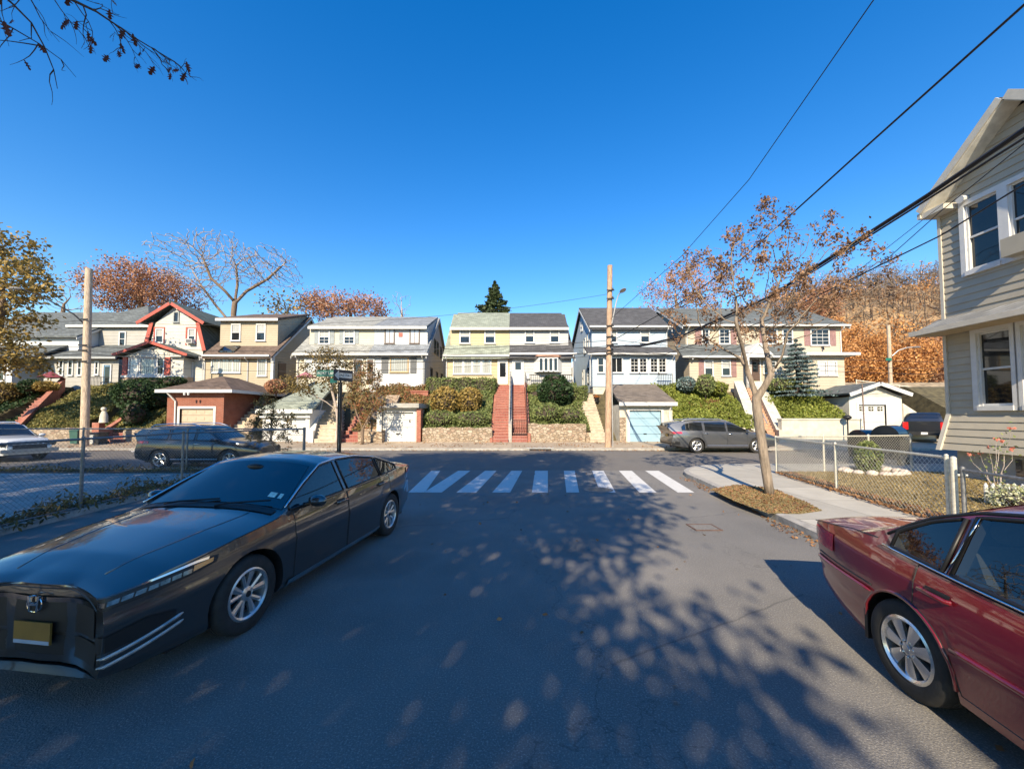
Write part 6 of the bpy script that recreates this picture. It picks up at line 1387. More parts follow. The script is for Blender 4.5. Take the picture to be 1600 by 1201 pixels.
# one way plate: right end turned back a little
p0, p1 = U(521, 586, Ys-.42), U(551, 587, Ys+.12); ang = math.atan2(p1.y-p0.y, p1.x-p0.x); cc = (p0+p1)/2; Lp = (p1-p0).length; Hp = .40
def rb(b, cx, cz, w_, h_, y0, y1, mi=0): 
    d = Vector((math.cos(ang), math.sin(ang), 0)); n_ = Vector((-d.y, d.x, 0)); q = []
    for z in (cz-h_/2, cz+h_/2):
        for (u, v) in ((cx-w_/2,y0),(cx+w_/2,y0),(cx+w_/2,y1),(cx-w_/2,y1)): p = cc + d*u + n_*v; q.append((p.x,p.y,cc.z+z))
    b.add(q, [(0,3,2,1),(4,5,6,7),(0,1,5,4),(1,2,6,5),(2,3,7,6),(3,0,4,7)], mi)
b = MB(); rb(b, 0, 0, Lp, Hp, -.015, 0); sp = b.build('one_way_sign', mat('sign_dark', (.035,.03,.032), .5), t)
b = MB(); d = Vector((math.cos(ang), math.sin(ang), 0)); n_ = Vector((-d.y, d.x, 0)); pl = [(-.46,0),(-.24,.17),(-.24,.085),(.44,.085),(.44,-.085),(-.24,-.085),(-.24,-.17)]; k = Lp/1.0
vs = [cc + d*(u*k) + n_*(-.018) + Vector((0,0,v)) for u, v in pl]; b.add([tuple(v) for v in vs], [(0,6,5,4,3,2,1)]); b.build('arrow', mt['offwhite'], sp)
text_obj('lettering', 'ONE WAY', .135, mt['black'], sp, cc + d*.08*k + n_*(-.021), (R(90),0,ang), .001, sx=1.0*k)
GS = mat('sign_green_plate', (.005,.10,.085), .4, var=.1)
b = MB(); g0, g1_ = U(494,578,Ys+.02), U(526,588,Ys+.02); b.box(g0.x, xs_+.3, Ys+.06, Ys+.075, g1_.z, g0.z); gs = b.build('street_name_sign', GS, t)
text_obj('lettering', 'PORT LANE', .135, mt['offwhite'], gs, ((g0.x+ux(523,Ys))/2+.05, Ys+.057, (g0.z+g1_.z)/2), (R(90),0,0), .001)
q, e_ = U(514.5,591,Ys+.1), U(527,598,Ys+.1); b = MB(); b.add([(q.x,Ys+.16,e_.z),(e_.x,Ys+.09,e_.z),(e_.x,Ys+.09,q.z),(q.x,Ys+.16,q.z),(q.x,Ys+.175,e_.z),(e_.x,Ys+.105,e_.z),(e_.x,Ys+.105,q.z),(q.x,Ys+.175,q.z)], [(0,1,2,3),(7,6,5,4),(0,4,5,1),(3,2,6,7),(0,3,7,4),(1,5,6,2)]); b.build('cross_street_name_sign', GS, t)

# ------------------------------------------------------------------ chain-link fences
def fence(label, p0, p1, h_, m, posts, mesh=.062, wr=.0022, z0=.1, bottom=True, name='chain_link_fence', rr=.022, tops=True, mesh_h=None, h2=None, z1=None):
    p0, p1 = Vector((p0[0], p0[1], 0)), Vector((p1[0], p1[1], 0)); L = (p1-p0).length; d = (p1-p0)/L; h2 = h2 or h_; z1 = z0 if z1 is None else z1
    t = thing(name, label, 'fence', (p0.x, p0.y, z0)); ZB = lambda u: z0+(z1-z0)*u/L; HH = lambda u: h_+(h2-h_)*u/L
    P = lambda u, z: (p0.x+d.x*u, p0.y+d.y*u, ZB(u)+z)
    for u in posts: b = MB(); b.tube([P(u,-.1), P(u,HH(u)+.03)], rr*1.3, 8); b.ball(P(u,HH(u)+.03), rr*1.4, 8, 5); b.build('post', m, t, smooth=True, sharp=50)
    b = MB(); b.tube([P(0,h_), P(L,h2)], rr, 8); b.build('rail', m, t, smooth=True)
    if bottom: b = MB(); b.tube([P(0,.06), P(L,.06)], rr*.6, 6); b.build('rail', m, t, smooth=True)
    st = mesh*1.41; V, F = [], []
    hm = min(h_, h2) + (.03 if tops else 0)
    for sgn in (1, -1):
        k = int((L+hm)/st)+1
        for i in range(-int(hm/st)-1, k):
            u0 = i*st; 
            # line from (u0, .03) to (u0+hm*sgn, hm) clipped to [0, L]
            a_u, a_z, e_u, e_z = (u0, .03, u0+hm, hm) if sgn > 0 else (u0+hm, .03, u0, hm)
            du, dz = e_u-a_u, e_z-a_z; s0, s1 = 0., 1.
            for lim, s_ in ((0, 1), (L, -1)):
                va, ve = (a_u-lim)*s_, (e_u-lim)*s_
                if va < 0 and ve < 0: s0, s1 = 1, 0; break
                if va < 0: s0 = max(s0, va/(va-ve))
                elif ve < 0: s1 = min(s1, va/(va-ve))
            if s1-s0 < .02: continue
            q0, q1 = Vector(P(a_u+du*s0, a_z+dz*s0)), Vector(P(a_u+du*s1, a_z+dz*s1)); w_ = (q1-q0).normalized(); n1 = Vector((-d.y, d.x, 0)); n2 = w_.cross(n1)
            o = len(V); of = n1*wr*sgn
            for q in (q0+of, q1+of):
                for j in range(3): a = 2*math.pi*j/3; V.append(q + n1*wr*math.cos(a) + n2*wr*math.sin(a))
            for j in range(3): F.append((o+j, o+(j+1)%3, o+3+(j+1)%3, o+3+j))
    np_mesh('wire_mesh', np.array([tuple(v) for v in V]), np.array(F), m, t); return t
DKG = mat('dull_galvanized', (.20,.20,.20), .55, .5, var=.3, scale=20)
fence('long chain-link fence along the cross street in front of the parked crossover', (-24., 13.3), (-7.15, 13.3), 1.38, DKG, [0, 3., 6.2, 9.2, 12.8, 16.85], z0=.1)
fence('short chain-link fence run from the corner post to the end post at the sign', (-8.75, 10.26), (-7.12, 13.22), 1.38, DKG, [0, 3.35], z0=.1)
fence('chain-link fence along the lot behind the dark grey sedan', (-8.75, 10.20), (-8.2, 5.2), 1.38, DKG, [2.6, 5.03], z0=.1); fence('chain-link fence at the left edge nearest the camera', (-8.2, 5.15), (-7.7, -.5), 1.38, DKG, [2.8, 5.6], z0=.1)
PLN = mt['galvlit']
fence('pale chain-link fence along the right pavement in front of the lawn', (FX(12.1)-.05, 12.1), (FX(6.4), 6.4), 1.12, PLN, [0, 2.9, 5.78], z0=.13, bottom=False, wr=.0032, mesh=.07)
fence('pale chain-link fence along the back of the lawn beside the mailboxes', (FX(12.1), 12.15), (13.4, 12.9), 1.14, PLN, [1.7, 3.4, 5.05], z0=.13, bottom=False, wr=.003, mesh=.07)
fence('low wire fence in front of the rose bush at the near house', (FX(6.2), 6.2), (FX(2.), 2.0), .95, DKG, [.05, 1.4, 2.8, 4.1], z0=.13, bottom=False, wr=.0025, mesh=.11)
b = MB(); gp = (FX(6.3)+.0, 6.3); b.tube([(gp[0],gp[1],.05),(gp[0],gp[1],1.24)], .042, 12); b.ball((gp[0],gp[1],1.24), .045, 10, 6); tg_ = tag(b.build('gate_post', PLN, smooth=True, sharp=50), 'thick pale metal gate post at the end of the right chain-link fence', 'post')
b = MB(); b.tube([(gp[0]-.01,gp[1],.98),(gp[0]+.16,gp[1]-.05,.98)], .02, 6); b.build('latch', PLN, tg_)
a, c_ = U(1338,594,37), U(1500,622,33); zb0, zb1 = hill_z(a.x, 37)-.2, 3.6
fence('long chain-link fence descending the foot of the wooded hill', (a.x, 37.), (c_.x+2, 33.), a.z-4.6, PLN, [0, 3, 6, 9, 12], mesh=.16, wr=.007, z0=4.6, z1=c_.z-1.5, h2=1.7, rr=.04, bottom=False)

# ------------------------------------------------------------------ mailboxes, bins, small posts
def mailbox(label, px0, px1, pyt, Y, rz):
    a = ux(px0,Y,680); w_ = .62; zt = zz(pyt,Y); hb = zt-.42; t = thing('mailbox', label, 'mailbox', ((a+ux(px1,Y,680))/2, Y, .13), rz, 'two dark collection mailboxes behind the right fence')
    D = mat('dark_mailbox_paint', (.012,.016,.024), .3, .2, coat=.4); pr = [(-.42,.18),(.42,.18),(.42,hb-.13)] + [(.42*math.cos(q), hb-.13+.42*math.sin(q)) for q in np.linspace(0, math.pi, 15)][1:-1] + [(-.42,hb-.13)]
    MB().prism(pr, -.38, .38, 'x').build('body', D, t, world=False)
    for s_ in (-.36,.36):
        for q in (-.3,.3): b = MB(); b.box(q-.05, q+.05, s_-.05, s_+.05, 0, .181); b.build('leg', mt['black'], t, world=False)
    b = MB(); b.box(-.3, .3, -.47, -.425, hb-.22, hb-.02); b.tube([(-.2,-.49,hb-.2),(.2,-.49,hb-.2)], .02, 6); b.build('chute_door', D, t, world=False)
    b = MB(); b.prism([(q[0]*1.03, q[1]) for q in pr[2:-1]], .38, .40, 'x'); b.build('end_rim', D, t, world=False); return t
mailbox('larger dark domed collection mailbox nearer the pickup truck', 1362, 1418, 664, 14.6, R(25)); mailbox('smaller looking dark domed mailbox left of the other mailbox', 1330, 1372, 671, 16.6, R(10))
def bin_(label, px, pyt, Y, m, w_=.5):
    x = ux(px,Y,690); zt = zz(pyt,Y); t = thing('trash_bin', label, 'trash bin', (x, Y, .2), 0, 'trash bins at the left utility pole'); h_ = zt-.2
    b = MB(); b.add([(-w_*.42,-w_*.42,.06),(w_*.42,-w_*.42,.06),(w_*.42,w_*.42,.06),(-w_*.42,w_*.42,.06),(-w_*.5,-w_*.5,h_*.9),(w_*.5,-w_*.5,h_*.9),(w_*.5,w_*.5,h_*.9),(-w_*.5,w_*.5,h_*.9)], [(0,3,2,1),(4,5,6,7),(0,1,5,4),(1,2,6,5),(2,3,7,6),(3,0,4,7)]); b.build('body', m, t, world=False)
    b = MB(); b.prism([(-w_*.58,h_*.9+.004),(w_*.55,h_*.9+.004),(w_*.5,h_),(-w_*.4,h_*.99)], -w_*.54, w_*.54, 'x'); b.build('lid', m, t, world=False)
    for s_ in (-1,1): b = MB(); b.lathe([(0,-.03),(.1,-.03),(.1,.03),(0,.03)], 14, (s_*w_*.45, w_*.4, .1), 'x'); b.build('wheel', mt['black'], t, world=False)
bin_('dark green trash bin just left of the left utility pole', 121, 671, 23.2, mat('bin_green', (.03,.09,.07), .5)); bin_('black trash bin with a pale label right of the left utility pole', 154, 675, 23.2, mt['black'], .6); bin_('pale grey narrow trash bin against the left utility pole', 145, 679, 23.0, mat('bin_grey', (.45,.45,.43), .5), .35)
b = MB(); p = U(1324,652,23.8); b.tube([(p.x,23.8,.2),(p.x,23.8,p.z-.1)], .04, 8); b.ball((p.x,23.8,p.z), (.22,.22,.15), 12, 8); tag(b.build('meter_post', mt['iron'], smooth=True, sharp=50), 'black post with a round head in front of the pale garden wall', 'post')
p = U(1347,600,23.9); b = MB(); b.tube([(p.x+.05,23.9,.2),(p.x,23.9,p.z)], .035, 8); tag(b.build('thin_pole', mat('rusty_pole', (.16,.11,.09), .7), smooth=True, sharp=50), 'thin rusty bare pole in front of the small gabled garage', 'pole')
p = G(1037, 690, .25); pot = MB(); 
q = U(931.5, 622, 28.2); pot.lathe([(0,0),(.16,0),(.22,.36),(.19,.36),(.17,.1),(0,.1)], 14, (q.x, 28.2, q.z-.3)); pt_ = tag(pot.build('flower_pot', mt['iron'], smooth=True, sharp=40), 'dark flower pot with orange flowers at the top of the stone stairs', 'flower pot')
V, F_ = leafcards(np.array([(q.x, 28.2, q.z+.1)]) + np.random.default_rng(4).normal(size=(160,3))*np.array((.13,.13,.06)), .09, np.random.default_rng(5)); np_mesh('flowers', V, F_, leafmat('orange_flower', [(.5,.12,.02),(.6,.2,.04),(.10,.14,.03)]), pt_)
q = U(1342, 600, 27.); 
# hanging pink garden ornaments on the cream house terrace: two awning parasols
for px_, lb, cm in ((478,'mauve fabric garden canopy in front of the cream house', (.36,.14,.17)), (80,'dark red folded garden parasol in front of the grey house', (.20,.04,.05))):
    q = U(px_, 585, 28.9); t = thing('garden_canopy', lb, 'canopy', (q.x, 28.9, 4.2)); b = MB(); n = 8
    ztp = q.z+.25; b.add([(q.x,28.9,ztp)]+[(q.x+.75*math.cos(2*math.pi*i/n), 28.9+.75*math.sin(2*math.pi*i/n), ztp-.45-.06*(i%2)) for i in range(n)]+[(q.x,28.9,ztp-.1)], [(0,i+1,(i+1)%n+1) for i in range(n)]+[(n+1,(i+1)%n+1,i+1) for i in range(n)]); b.build('canopy', mat('canopy_cloth', cm, .8, var=.25), t)
    b = MB(); b.tube([(q.x,28.9,3.6),(q.x,28.9,ztp-.05)], .03, 6); b.build('pole', mt['iron'], t)
# ------------------------------------------------------------------ planting
def BX(px, py, Y): p = U(px, py, Y); return (p.x, p.y, p.z)
def ell(px0, px1, py0, py1, Y, ry): a, c_ = U(px0, py1, Y), U(px1, py0, Y); return ((a.x+c_.x)/2, Y, (a.z+c_.z)/2, (c_.x-a.x)/2, ry, (c_.z-a.z)/2)
zf = lambda x, y: bank_z(x, y)
def yard(label, px0, px1, lm, n, seed, y0=24.5, y1=29.6, size=.16, lift=.08, thick=.14):
    x0, x1 = ux(px0,25.5,660), ux(px1,25.5,660); cover('ground_cover', label, zf, x0, x1, y0, y1, n, size, L_[lm], seed, lift, thick=thick)
yard('dense green groundcover on the bank in front of the yellow house', 660, 768, 'green', 9000, 1); yard('dark green groundcover on the bank in front of the light grey house', 828, 917, 'green', 7500, 2)
yard('yellowing ivy on the bank behind the left utility pole', 32, 158, 'ivy', 12000, 3); yard('dry yellow groundcover beside the brick garage', 195, 262, 'ivy', 5000, 4)
yard('yellow-green creeping shrubs on the bank left of the beige house stairs', 1050, 1176, 'lime', 12000, 5, lift=.12, thick=.3); yard('bright yellow-green creeping shrubs above the pale garden wall', 1217, 1345, 'lime', 13000, 6, lift=.12, thick=.3)
yard('dark overgrown plants on the far left bank', -80, 0, 'dkgreen', 5000, 7); yard('brownish plants on the bank above the flat-roofed garage', 560, 660, 'maple', 6500, 8)
cover('ground_cover', 'dark weeds on the gravel bank right of the small gabled garage', lambda x, y: .4+max(0,(y-29))*.55, ux(1405,27), 44., 29, 35, 9000, .22, L_['olive'], 9, .05)
b = MB(); b.grid([[(x, y, .35+max(0,(y-29.2))*.55) for y in (29.1,29.6,31,33,35,38)] for x in (27.6,27,30,34,40,50,60)]); struct(b.build('gravel_bank', mat('gravelly_soil', (.26,.2,.13), .95, var=.4, scale=2, bmp=.5)))
# hedges and bushes (front)
def hedge(label, px0, px1, py0, py1, Y, dp, lm, n, seed, size=.13):
    a, c_ = U(px0, py1, Y), U(px1, py0, Y); t = thing('hedge', label, 'hedge', ((a.x+c_.x)/2, Y, a.z)); rng = np.random.default_rng(seed)
    P = np.stack([rng.uniform(a.x, c_.x, n), rng.uniform(Y, Y+dp, n), rng.uniform(a.z, c_.z, n)], 1); f = rng.integers(0, 5, n)
    P[f < 2, 1] = Y; P[f == 2, 2] = c_.z; P[f == 3, 0] = a.x; P[f == 4, 0] = c_.x; P += rng.normal(size=P.shape)*.05 + .06*np.sin(P[:, [1,0,0]]*5)
    V, F = leafcards(P, size, rng); np_mesh('foliage', V, F, L_[lm], t); MB().box(a.x+.08, c_.x-.08, Y+.08, Y+dp-.05, a.z-.3, c_.z-.1).build('stem', mt['barkd'], t)  # dark block filling the hedge behind its leaves, stops see-through
hedge('tall clipped green hedge in front of the yellow house windows', 668, 773, 591, 622, 28.6, .9, 'green', 6000, 11); hedge('low clipped hedge in front of the light grey house railing', 826, 842, 604, 612, 28.2, .8, 'green', 900, 12)
hedge('clipped hedge beside the stone stairs below the grey house', 892, 918, 604, 640, 27.4, 1.4, 'green', 2600, 13)
bush('bush', 'yellowing bush left of its twin on the yellow house bank', [ell(672,720,603,652,26.3,.9)], 2600, .17, L_['gold'], 21); bush('bush', 'golden bush right of its twin on the yellow house bank', [ell(714,754,604,648,26.5,.8)], 2200, .17, L_['gold'], 22)
bush('bush', 'big dark rhododendron in front of the white bay window', [ell(838,896,590,634,27.,1.), ell(848,886,585,605,27.1,.7)], 2600, .24, L_['dkgreen'], 23); bush('bush', 'low spreading green bush above the right fieldstone wall', [ell(832,880,628,660,25.2,.6), ell(868,912,636,662,25.3,.6)], 2400, .16, L_['green'], 24)
hd1 = [ell(676,770,636,668,25.0,.6)]; bush('bush', 'low trimmed green shrub row on the left fieldstone wall', [ell(660,716,640,668,25.,.6), ell(706,768,642,668,25.,.6)], 4200, .14, L_['green'], 25)
bush('bush', 'large dark green shrub between the ivy bank and the brick garage', [ell(188,246,592,645,26.,1.4), ell(196,226,625,668,25.,.8), ell(230,266,600,640,26.6,1.2)], 5600, .19, L_['dkgreen'], 26)
bush('bush', 'wide dark shrub in front of the red-trimmed porch', [ell(215,262,590,606,28.,.7), ell(250,292,588,604,28.2,.6)], 2400, .15, L_['dkgreen'], 27)
bush('bush', 'round green shrub on the mulch in front of the beige house', [ell(1088,1116,584,618,27.4,.7)], 1800, .14, L_['green'], 28); bush('bush', 'small rounded olive shrub right of the round green shrub', [ell(1110,1136,596,618,27.6,.7)], 1100, .14, L_['lime'], 29)
bush('bush', 'small blue-grey spruce shrub beside the pale blue house', [ell(1058,1086,588,612,28.,.7)], 1500, .16, L_['blue'], 30); bush('bush', 'dark green rounded shrub left of the blue spruce', [ell(1200,1242,590,614,27.6,.8)], 2000, .14, L_['green'], 31)
bush('bush', 'rust brown shrub on the ledgestone wall under the tan house', [ell(417,446,592,616,27.2,.8)], 1200, .16, L_['rust'], 32); bush('bush', 'dark green shrub under the far-left house windows', [ell(34,62,592,616,28.,.7)], 1200, .16, L_['dkgreen'], 33); bush('bush', 'golden leaved shrub beside the dark shrub at the far left', [ell(54,92,595,612,28.,.6)], 1300, .15, L_['gold'], 34)
bush('bush', 'dim overgrown bush at the left edge below the porch', [ell(-30,30,596,636,27.5,1.)], 2200, .2, L_['olive'], 35)
q = U(1103,617,27.2); cover('mulch_bed', 'red-brown mulch around the round green shrub', zf, q.x-1.3, q.x+1.3, 26.4, 27.6, 3500, .09, L_['litter'], 58, .22, 'mulch', lambda x, y: (x-q.x)**2/1.6+(y-27.1)**2/.3 < 1, thick=.05)
# blue spruce as a layered cone
def conifer(name, label, base, h_, r, lm, n, seed, size=.2, droop=.25, tiers=16, power=.85):
    rng = np.random.default_rng(seed); t = thing(name, label, 'tree', base); b = MB(); b.tube([base, (base[0],base[1],base[2]+h_*.97)], [r*.07,.02], 8); b.build('trunk', mt['barkd'], t, smooth=True); P = []; bb = MB()
    for i in range(tiers):
        f = i/(tiers-1); z = base[2]+h_*(.04+.93*f); R_ = r*(1-f)**power*rng.uniform(.82,1.12)+.05; k = max(5, int(11*(1-f)+5))
        for j in range(k):
            a = 2*math.pi*(j+rng.uniform(0,.9))/k; L = R_*rng.uniform(.75,1.12); m_ = max(6, int(n/tiers/k)); u = rng.uniform(.15,1,m_)**.7
            q = np.stack([base[0]+np.cos(a)*L*u, base[1]+np.sin(a)*L*u, z-droop*L*u+.10*L*u**2+rng.normal(size=m_)*.04*h_/10], 1); q[:, :2] += rng.normal(size=(m_,2))*.10*L*u[:,None]; P.append(q)
            bb.tube([(base[0],base[1],z), (base[0]+math.cos(a)*L*.9, base[1]+math.sin(a)*L*.9, z-droop*L*.9+.08*L)], [.03,.008], 3)
    bb.build('branches', mt['barkd'], t); V, F = leafcards(np.concatenate(P), size, rng, .45); np_mesh('crown', V, F, L_[lm], t); return t
q = U(1246, 612, 27.4); conifer('blue_spruce', 'dense blue-grey spruce in front of the beige house right wing', (q.x, 27.4, q.z-.2), 4.0, 1.75, 'blue', 9000, 41, .2, .25, 14, .7)
q = U(773, 500, 47.); conifer('conifer_tree', 'tall green conifer rising behind the charcoal roof', (q.x, 47., 4.2), U(770,436,47).z-4.2, 6.2, 'pine', 34000, 42, .36, .10, 34, .85)
# dry grass, lawn, litter
def near_pit(x, y): return math.hypot(x-(pit[0].x+pit[5].x)/2, y-(pit[0].y+pit[5].y)/2) < 2.6
pc = [(p.x, p.y) for p in pit]
def inpoly(x, y, poly):
    c_ = False; j = len(poly)-1
    for i in range(len(poly)):
        if (poly[i][1] > y) != (poly[j][1] > y) and x < (poly[j][0]-poly[i][0])*(y-poly[i][1])/(poly[j][1]-poly[i][1])+poly[i][0]: c_ = not c_
        j = i
    return c_
cover('dry_grass', 'short dry grass in the pit around the street tree', lambda x, y: .13, min(p[0] for p in pc), max(p[0] for p in pc), min(p[1] for p in pc), max(p[1] for p in pc), 16000, .030, L_['grass'], 51, .0, 'grass', lambda x, y: inpoly(x, y, pc), .5, thick=.02)
cover('lawn_grass', 'dry yellow-green lawn behind the right chain-link fence', lambda x, y: .15, 7.2, 13.4, 3.5, 12.3, 80000, .042, L_['grass'], 52, .0, 'grass', lambda x, y: x > FX(y)+.05, .4, thick=.03)
def near_kerb(x, y): return abs(x - (4.72+.125*(y-5.85)) + .13) < .05 + .16*abs(math.sin(y*1.7)*math.sin(y*.63+1)) and random.random() < .6
random.seed(3)
cover('fallen_leaves', 'brown leaves lying in the grass pit around the street tree', lambda x, y: .15, min(p[0] for p in pc), max(p[0] for p in pc), min(p[1] for p in pc), max(p[1] for p in pc), 1500, .05, L_['litter'], 59, .0, 'fallen leaves', lambda x, y: inpoly(x, y, pc), .5, thick=.01)
cover('fallen_leaves', 'brown fallen leaves gathered along the right kerb', lambda x, y: .006, 3.5, 6.3, 3.0, 12.0, 9000, .055, L_['litter'], 53, .004, 'fallen leaves', near_kerb, .55, thick=.02)
cover('fallen_leaves', 'fallen leaves along the foot of the right chain-link fence', lambda x, y: .16, 6.2, 9.2, 4, 12.1, 14000, .07, L_['litter'], 54, .0, 'fallen leaves', lambda x, y: abs(x-FX(y)-.12) < .28, .4, thick=.05)
cover('fallen_leaves', 'thin scatter of fallen leaves on the far pavement', lambda x, y: .13+(y-21.4)*.06, -26, 14, 21.45, 24.2, 3000, .09, L_['litter'], 55, .006, 'fallen leaves', lambda x, y: math.sin(x*1.3)*math.sin(y*2.1+x*.4) > .1, .6, thick=.02)
cover('fallen_leaves', 'few scattered leaves on the asphalt of the side street', lambda x, y: .004, -4, 4.5, 2.2, 13, 70, .06, L_['litter'], 56, .002, 'fallen leaves', None, .7, thick=.01)
cover('fallen_leaves', 'fallen leaves in the far gutter below the kerb', lambda x, y: .004, -26, 16, 20.9, 21.28, 2600, .08, L_['litter'], 57, .004, 'fallen leaves', lambda x, y: y > 21.22-.25*abs(math.sin(x*.9)), .6, thick=.02)
def along(px, py): return True
nfp = [Vector((x, y, 0)) for x, y in NF]
def strip_pts(p0, p1, n, wdt, rng): t = rng.uniform(0,1,n); return np.stack([p0.x+(p1.x-p0.x)*t + rng.normal(size=n)*wdt, p0.y+(p1.y-p0.y)*t, np.zeros(n)], 1)
rng = np.random.default_rng(61); P = np.concatenate([strip_pts(nfp[1], nfp[2], 2600, .16, rng), strip_pts(nfp[2], nfp[3], 2000, .18, rng), strip_pts(nfp[0], nfp[1], 900, .15, rng)]); P[:, 0] -= .2
P[:, 2] = .08 + np.abs(rng.normal(size=len(P)))*.12*(.3+np.abs(np.sin(P[:,1]*1.9))); V, F = leafcards(P, .10, rng, .35); tag(np_mesh('weeds', V, F, L_['olive']), 'ragged weeds along the foot of the left fence', 'weeds', None, 'stuff')
P = np.stack([rng.uniform(-26,-7.5,3500), rng.uniform(12.6,13.3,3500), np.zeros(3500)], 1); P[:, 2] = .1+np.abs(rng.normal(size=3500))*.07*(.4+np.abs(np.sin(P[:,0]*1.3))); V, F = leafcards(P, .09, rng, .35); tag(np_mesh('weeds', V, F, L_['olive']), 'weeds and dead leaves in the dirt strip under the cross street fence', 'weeds', None, 'stuff')
# boxwood in a ring of stones, roses, flowers, picket piece
q = G(1357, 738, .15); bush('bush', 'upright green shrub inside the ring of pale stones', [(q.x, q.y, .62, .36, .36, .55)], 2200, .085, L_['green'], 62)
b = MB(); rr_ = random.Random(5)
for i in range(14):
    a = 2*math.pi*i/14; cx_, cy_ = q.x+.1+.78*math.cos(a), q.y-.05+.62*math.sin(a); b.ball((cx_, cy_, .2), (.19*rr_.uniform(.8,1.1), .13, .09*rr_.uniform(.8,1.2)), 8, 6)
tag(b.build('stone_ring', mat('pale_edging_stone', (.52,.44,.38), .9, var=.25, scale=6, bmp=.4), smooth=True, sharp=180), 'ring of pale edging stones on the lawn', 'stones')
hp = Vector((cor.x, cor.y, 0)) + dv*1.6 + nv*1.5
def shrub_stems(name, label, base, spec, lm, fm, seed, cat='plant', ln=6, lsz=.07, fl=5, fsz=.06, r=.010):
    rng = np.random.default_rng(seed); t = thing(name, label, cat, base); b = MB(); tips, LP = [], []
    for (dx, dy, h_) in spec:
        pts = [Vector(base) + Vector((dx*s_**1.3, dy*s_, h_*s_)) + Vector(tuple(rng.normal(size=3)*.02)) for s_ in np.linspace(0,1,7)]; b.tube(pts, [r*(1.2-s_) for s_ in np.linspace(0,1,7)], 5); tips.append(pts[-1])
        for p in pts[2:]:
            for _ in range(ln): LP.append(np.array(p)+rng.normal(size=3)*.07)
    b.build('stems', mt['barkp'], t); V, F = leafcards(np.array(LP), lsz, rng); np_mesh('foliage', V, F, lm, t)
    for p in tips if fl else []: V, F = leafcards(np.array(p)+rng.normal(size=(fl,3))*.02, fsz, rng, .9); np_mesh('flower', V, F, fm, t)
    return t
RB = U(1560, 800, 8.2); rb_ = (RB.x, 8.2, .14)
shrub_stems('rose_bush', 'leggy rose bush with a few pink blooms at the near house', rb_, [(-.45,.1,.95),(-.3,-.1,1.15),(.02,0,1.3),(.25,.1,1.25),(.4,0,1.05),(-.1,.2,1.0),(.1,-.2,1.5)], L_['green'], leafmat('pink_petal', [(.6,.14,.10),(.7,.25,.18)]), 63, 'rose bush', 4, .06, 6, .06)
q = U(1575, 790, 7.6); bush('flower_bush', 'white daisy-like flowers in a low clump at the near house foundation', [(q.x+.2, 7.6, .34, .55, .35, .26), (q.x+.9, 7.5, .34, .5, .35, .26)], 2200, .055, leafmat('white_petal', [(.62,.62,.5),(.68,.66,.35),(.2,.26,.08),(.72,.72,.66)]), 64, 'flowers', True, None, .6)
b = MB(); q = U(1541, 790, 7.9)
for i in range(9): b.prism([(q.x+i*.11-.035,.15),(q.x+i*.11+.035,.15),(q.x+i*.11+.035,.52),(q.x+i*.11,.58),(q.x+i*.11-.035,.52)], 7.88-.03*i, 7.9-.03*i, 'y')
b.box(q.x-.04, q.x+.93, 7.66, 7.68, .36, .40); tag(b.build('picket_fence', mt['white']), 'tiny white picket edging among the white flowers', 'fence')
# ------------------------------------------------------------------ trees
def E(px0, px1, py0, py1, Y, ry): return ell(px0, px1, py0, py1, Y, ry)
def at(px, py, Y): return tuple(U(px, py, Y))
# street tree on the right pavement
Yt = 9.05; tb = G(1203, 772, .13); B0 = (tb.x, tb.y, .1); yy = tb.y
S = lambda px, py, dy=0.: tuple(U(px, py, yy+dy))
trunk = [B0, S(1197,735), S(1190,690), S(1183,640), S(1182,622)]
limbs = [trunk, [trunk[-1], S(1172,590,.1), S(1158,560,.2), S(1130,545,.5), S(1100,525,.8)], [S(1182,622), S(1194,605,-.1), S(1205,585,-.2), S(1222,555,-.4), S(1230,520,-.6)], [S(1168,575,.1), S(1158,535,-.3), S(1150,505,-.5)], [S(1205,585,-.2), S(1196,540,.3), S(1190,500,.5)], [S(1158,555,.2), S(1166,520,.7)]]
tree('street_tree', 'young street tree with clusters of dry brown leaves on the right pavement', B0, limbs,
    [S(1120,440)+(1.1,1.3,1.1), S(1200,400)+(1.3,1.5,1.4), S(1280,410,-.3)+(1.2,1.2,1.1), S(1225,480)+(1.6,1.6,.9), S(1080,430,.3)+(.7,.9,.7), S(1340,455,-.6)+(1.1,.9,.7), S(1395,405,-.4)+(.7,.6,.45), S(1090,490,.3)+(.9,1.1,.8)], 700, .15, .26, mt['barkt'], mt['barkt'], L_['brown'], 8500, .07, .065, .0055, .10, 71, lmax=.0075, droop=.07, split=.03, tuft=.45, pw=1.15)
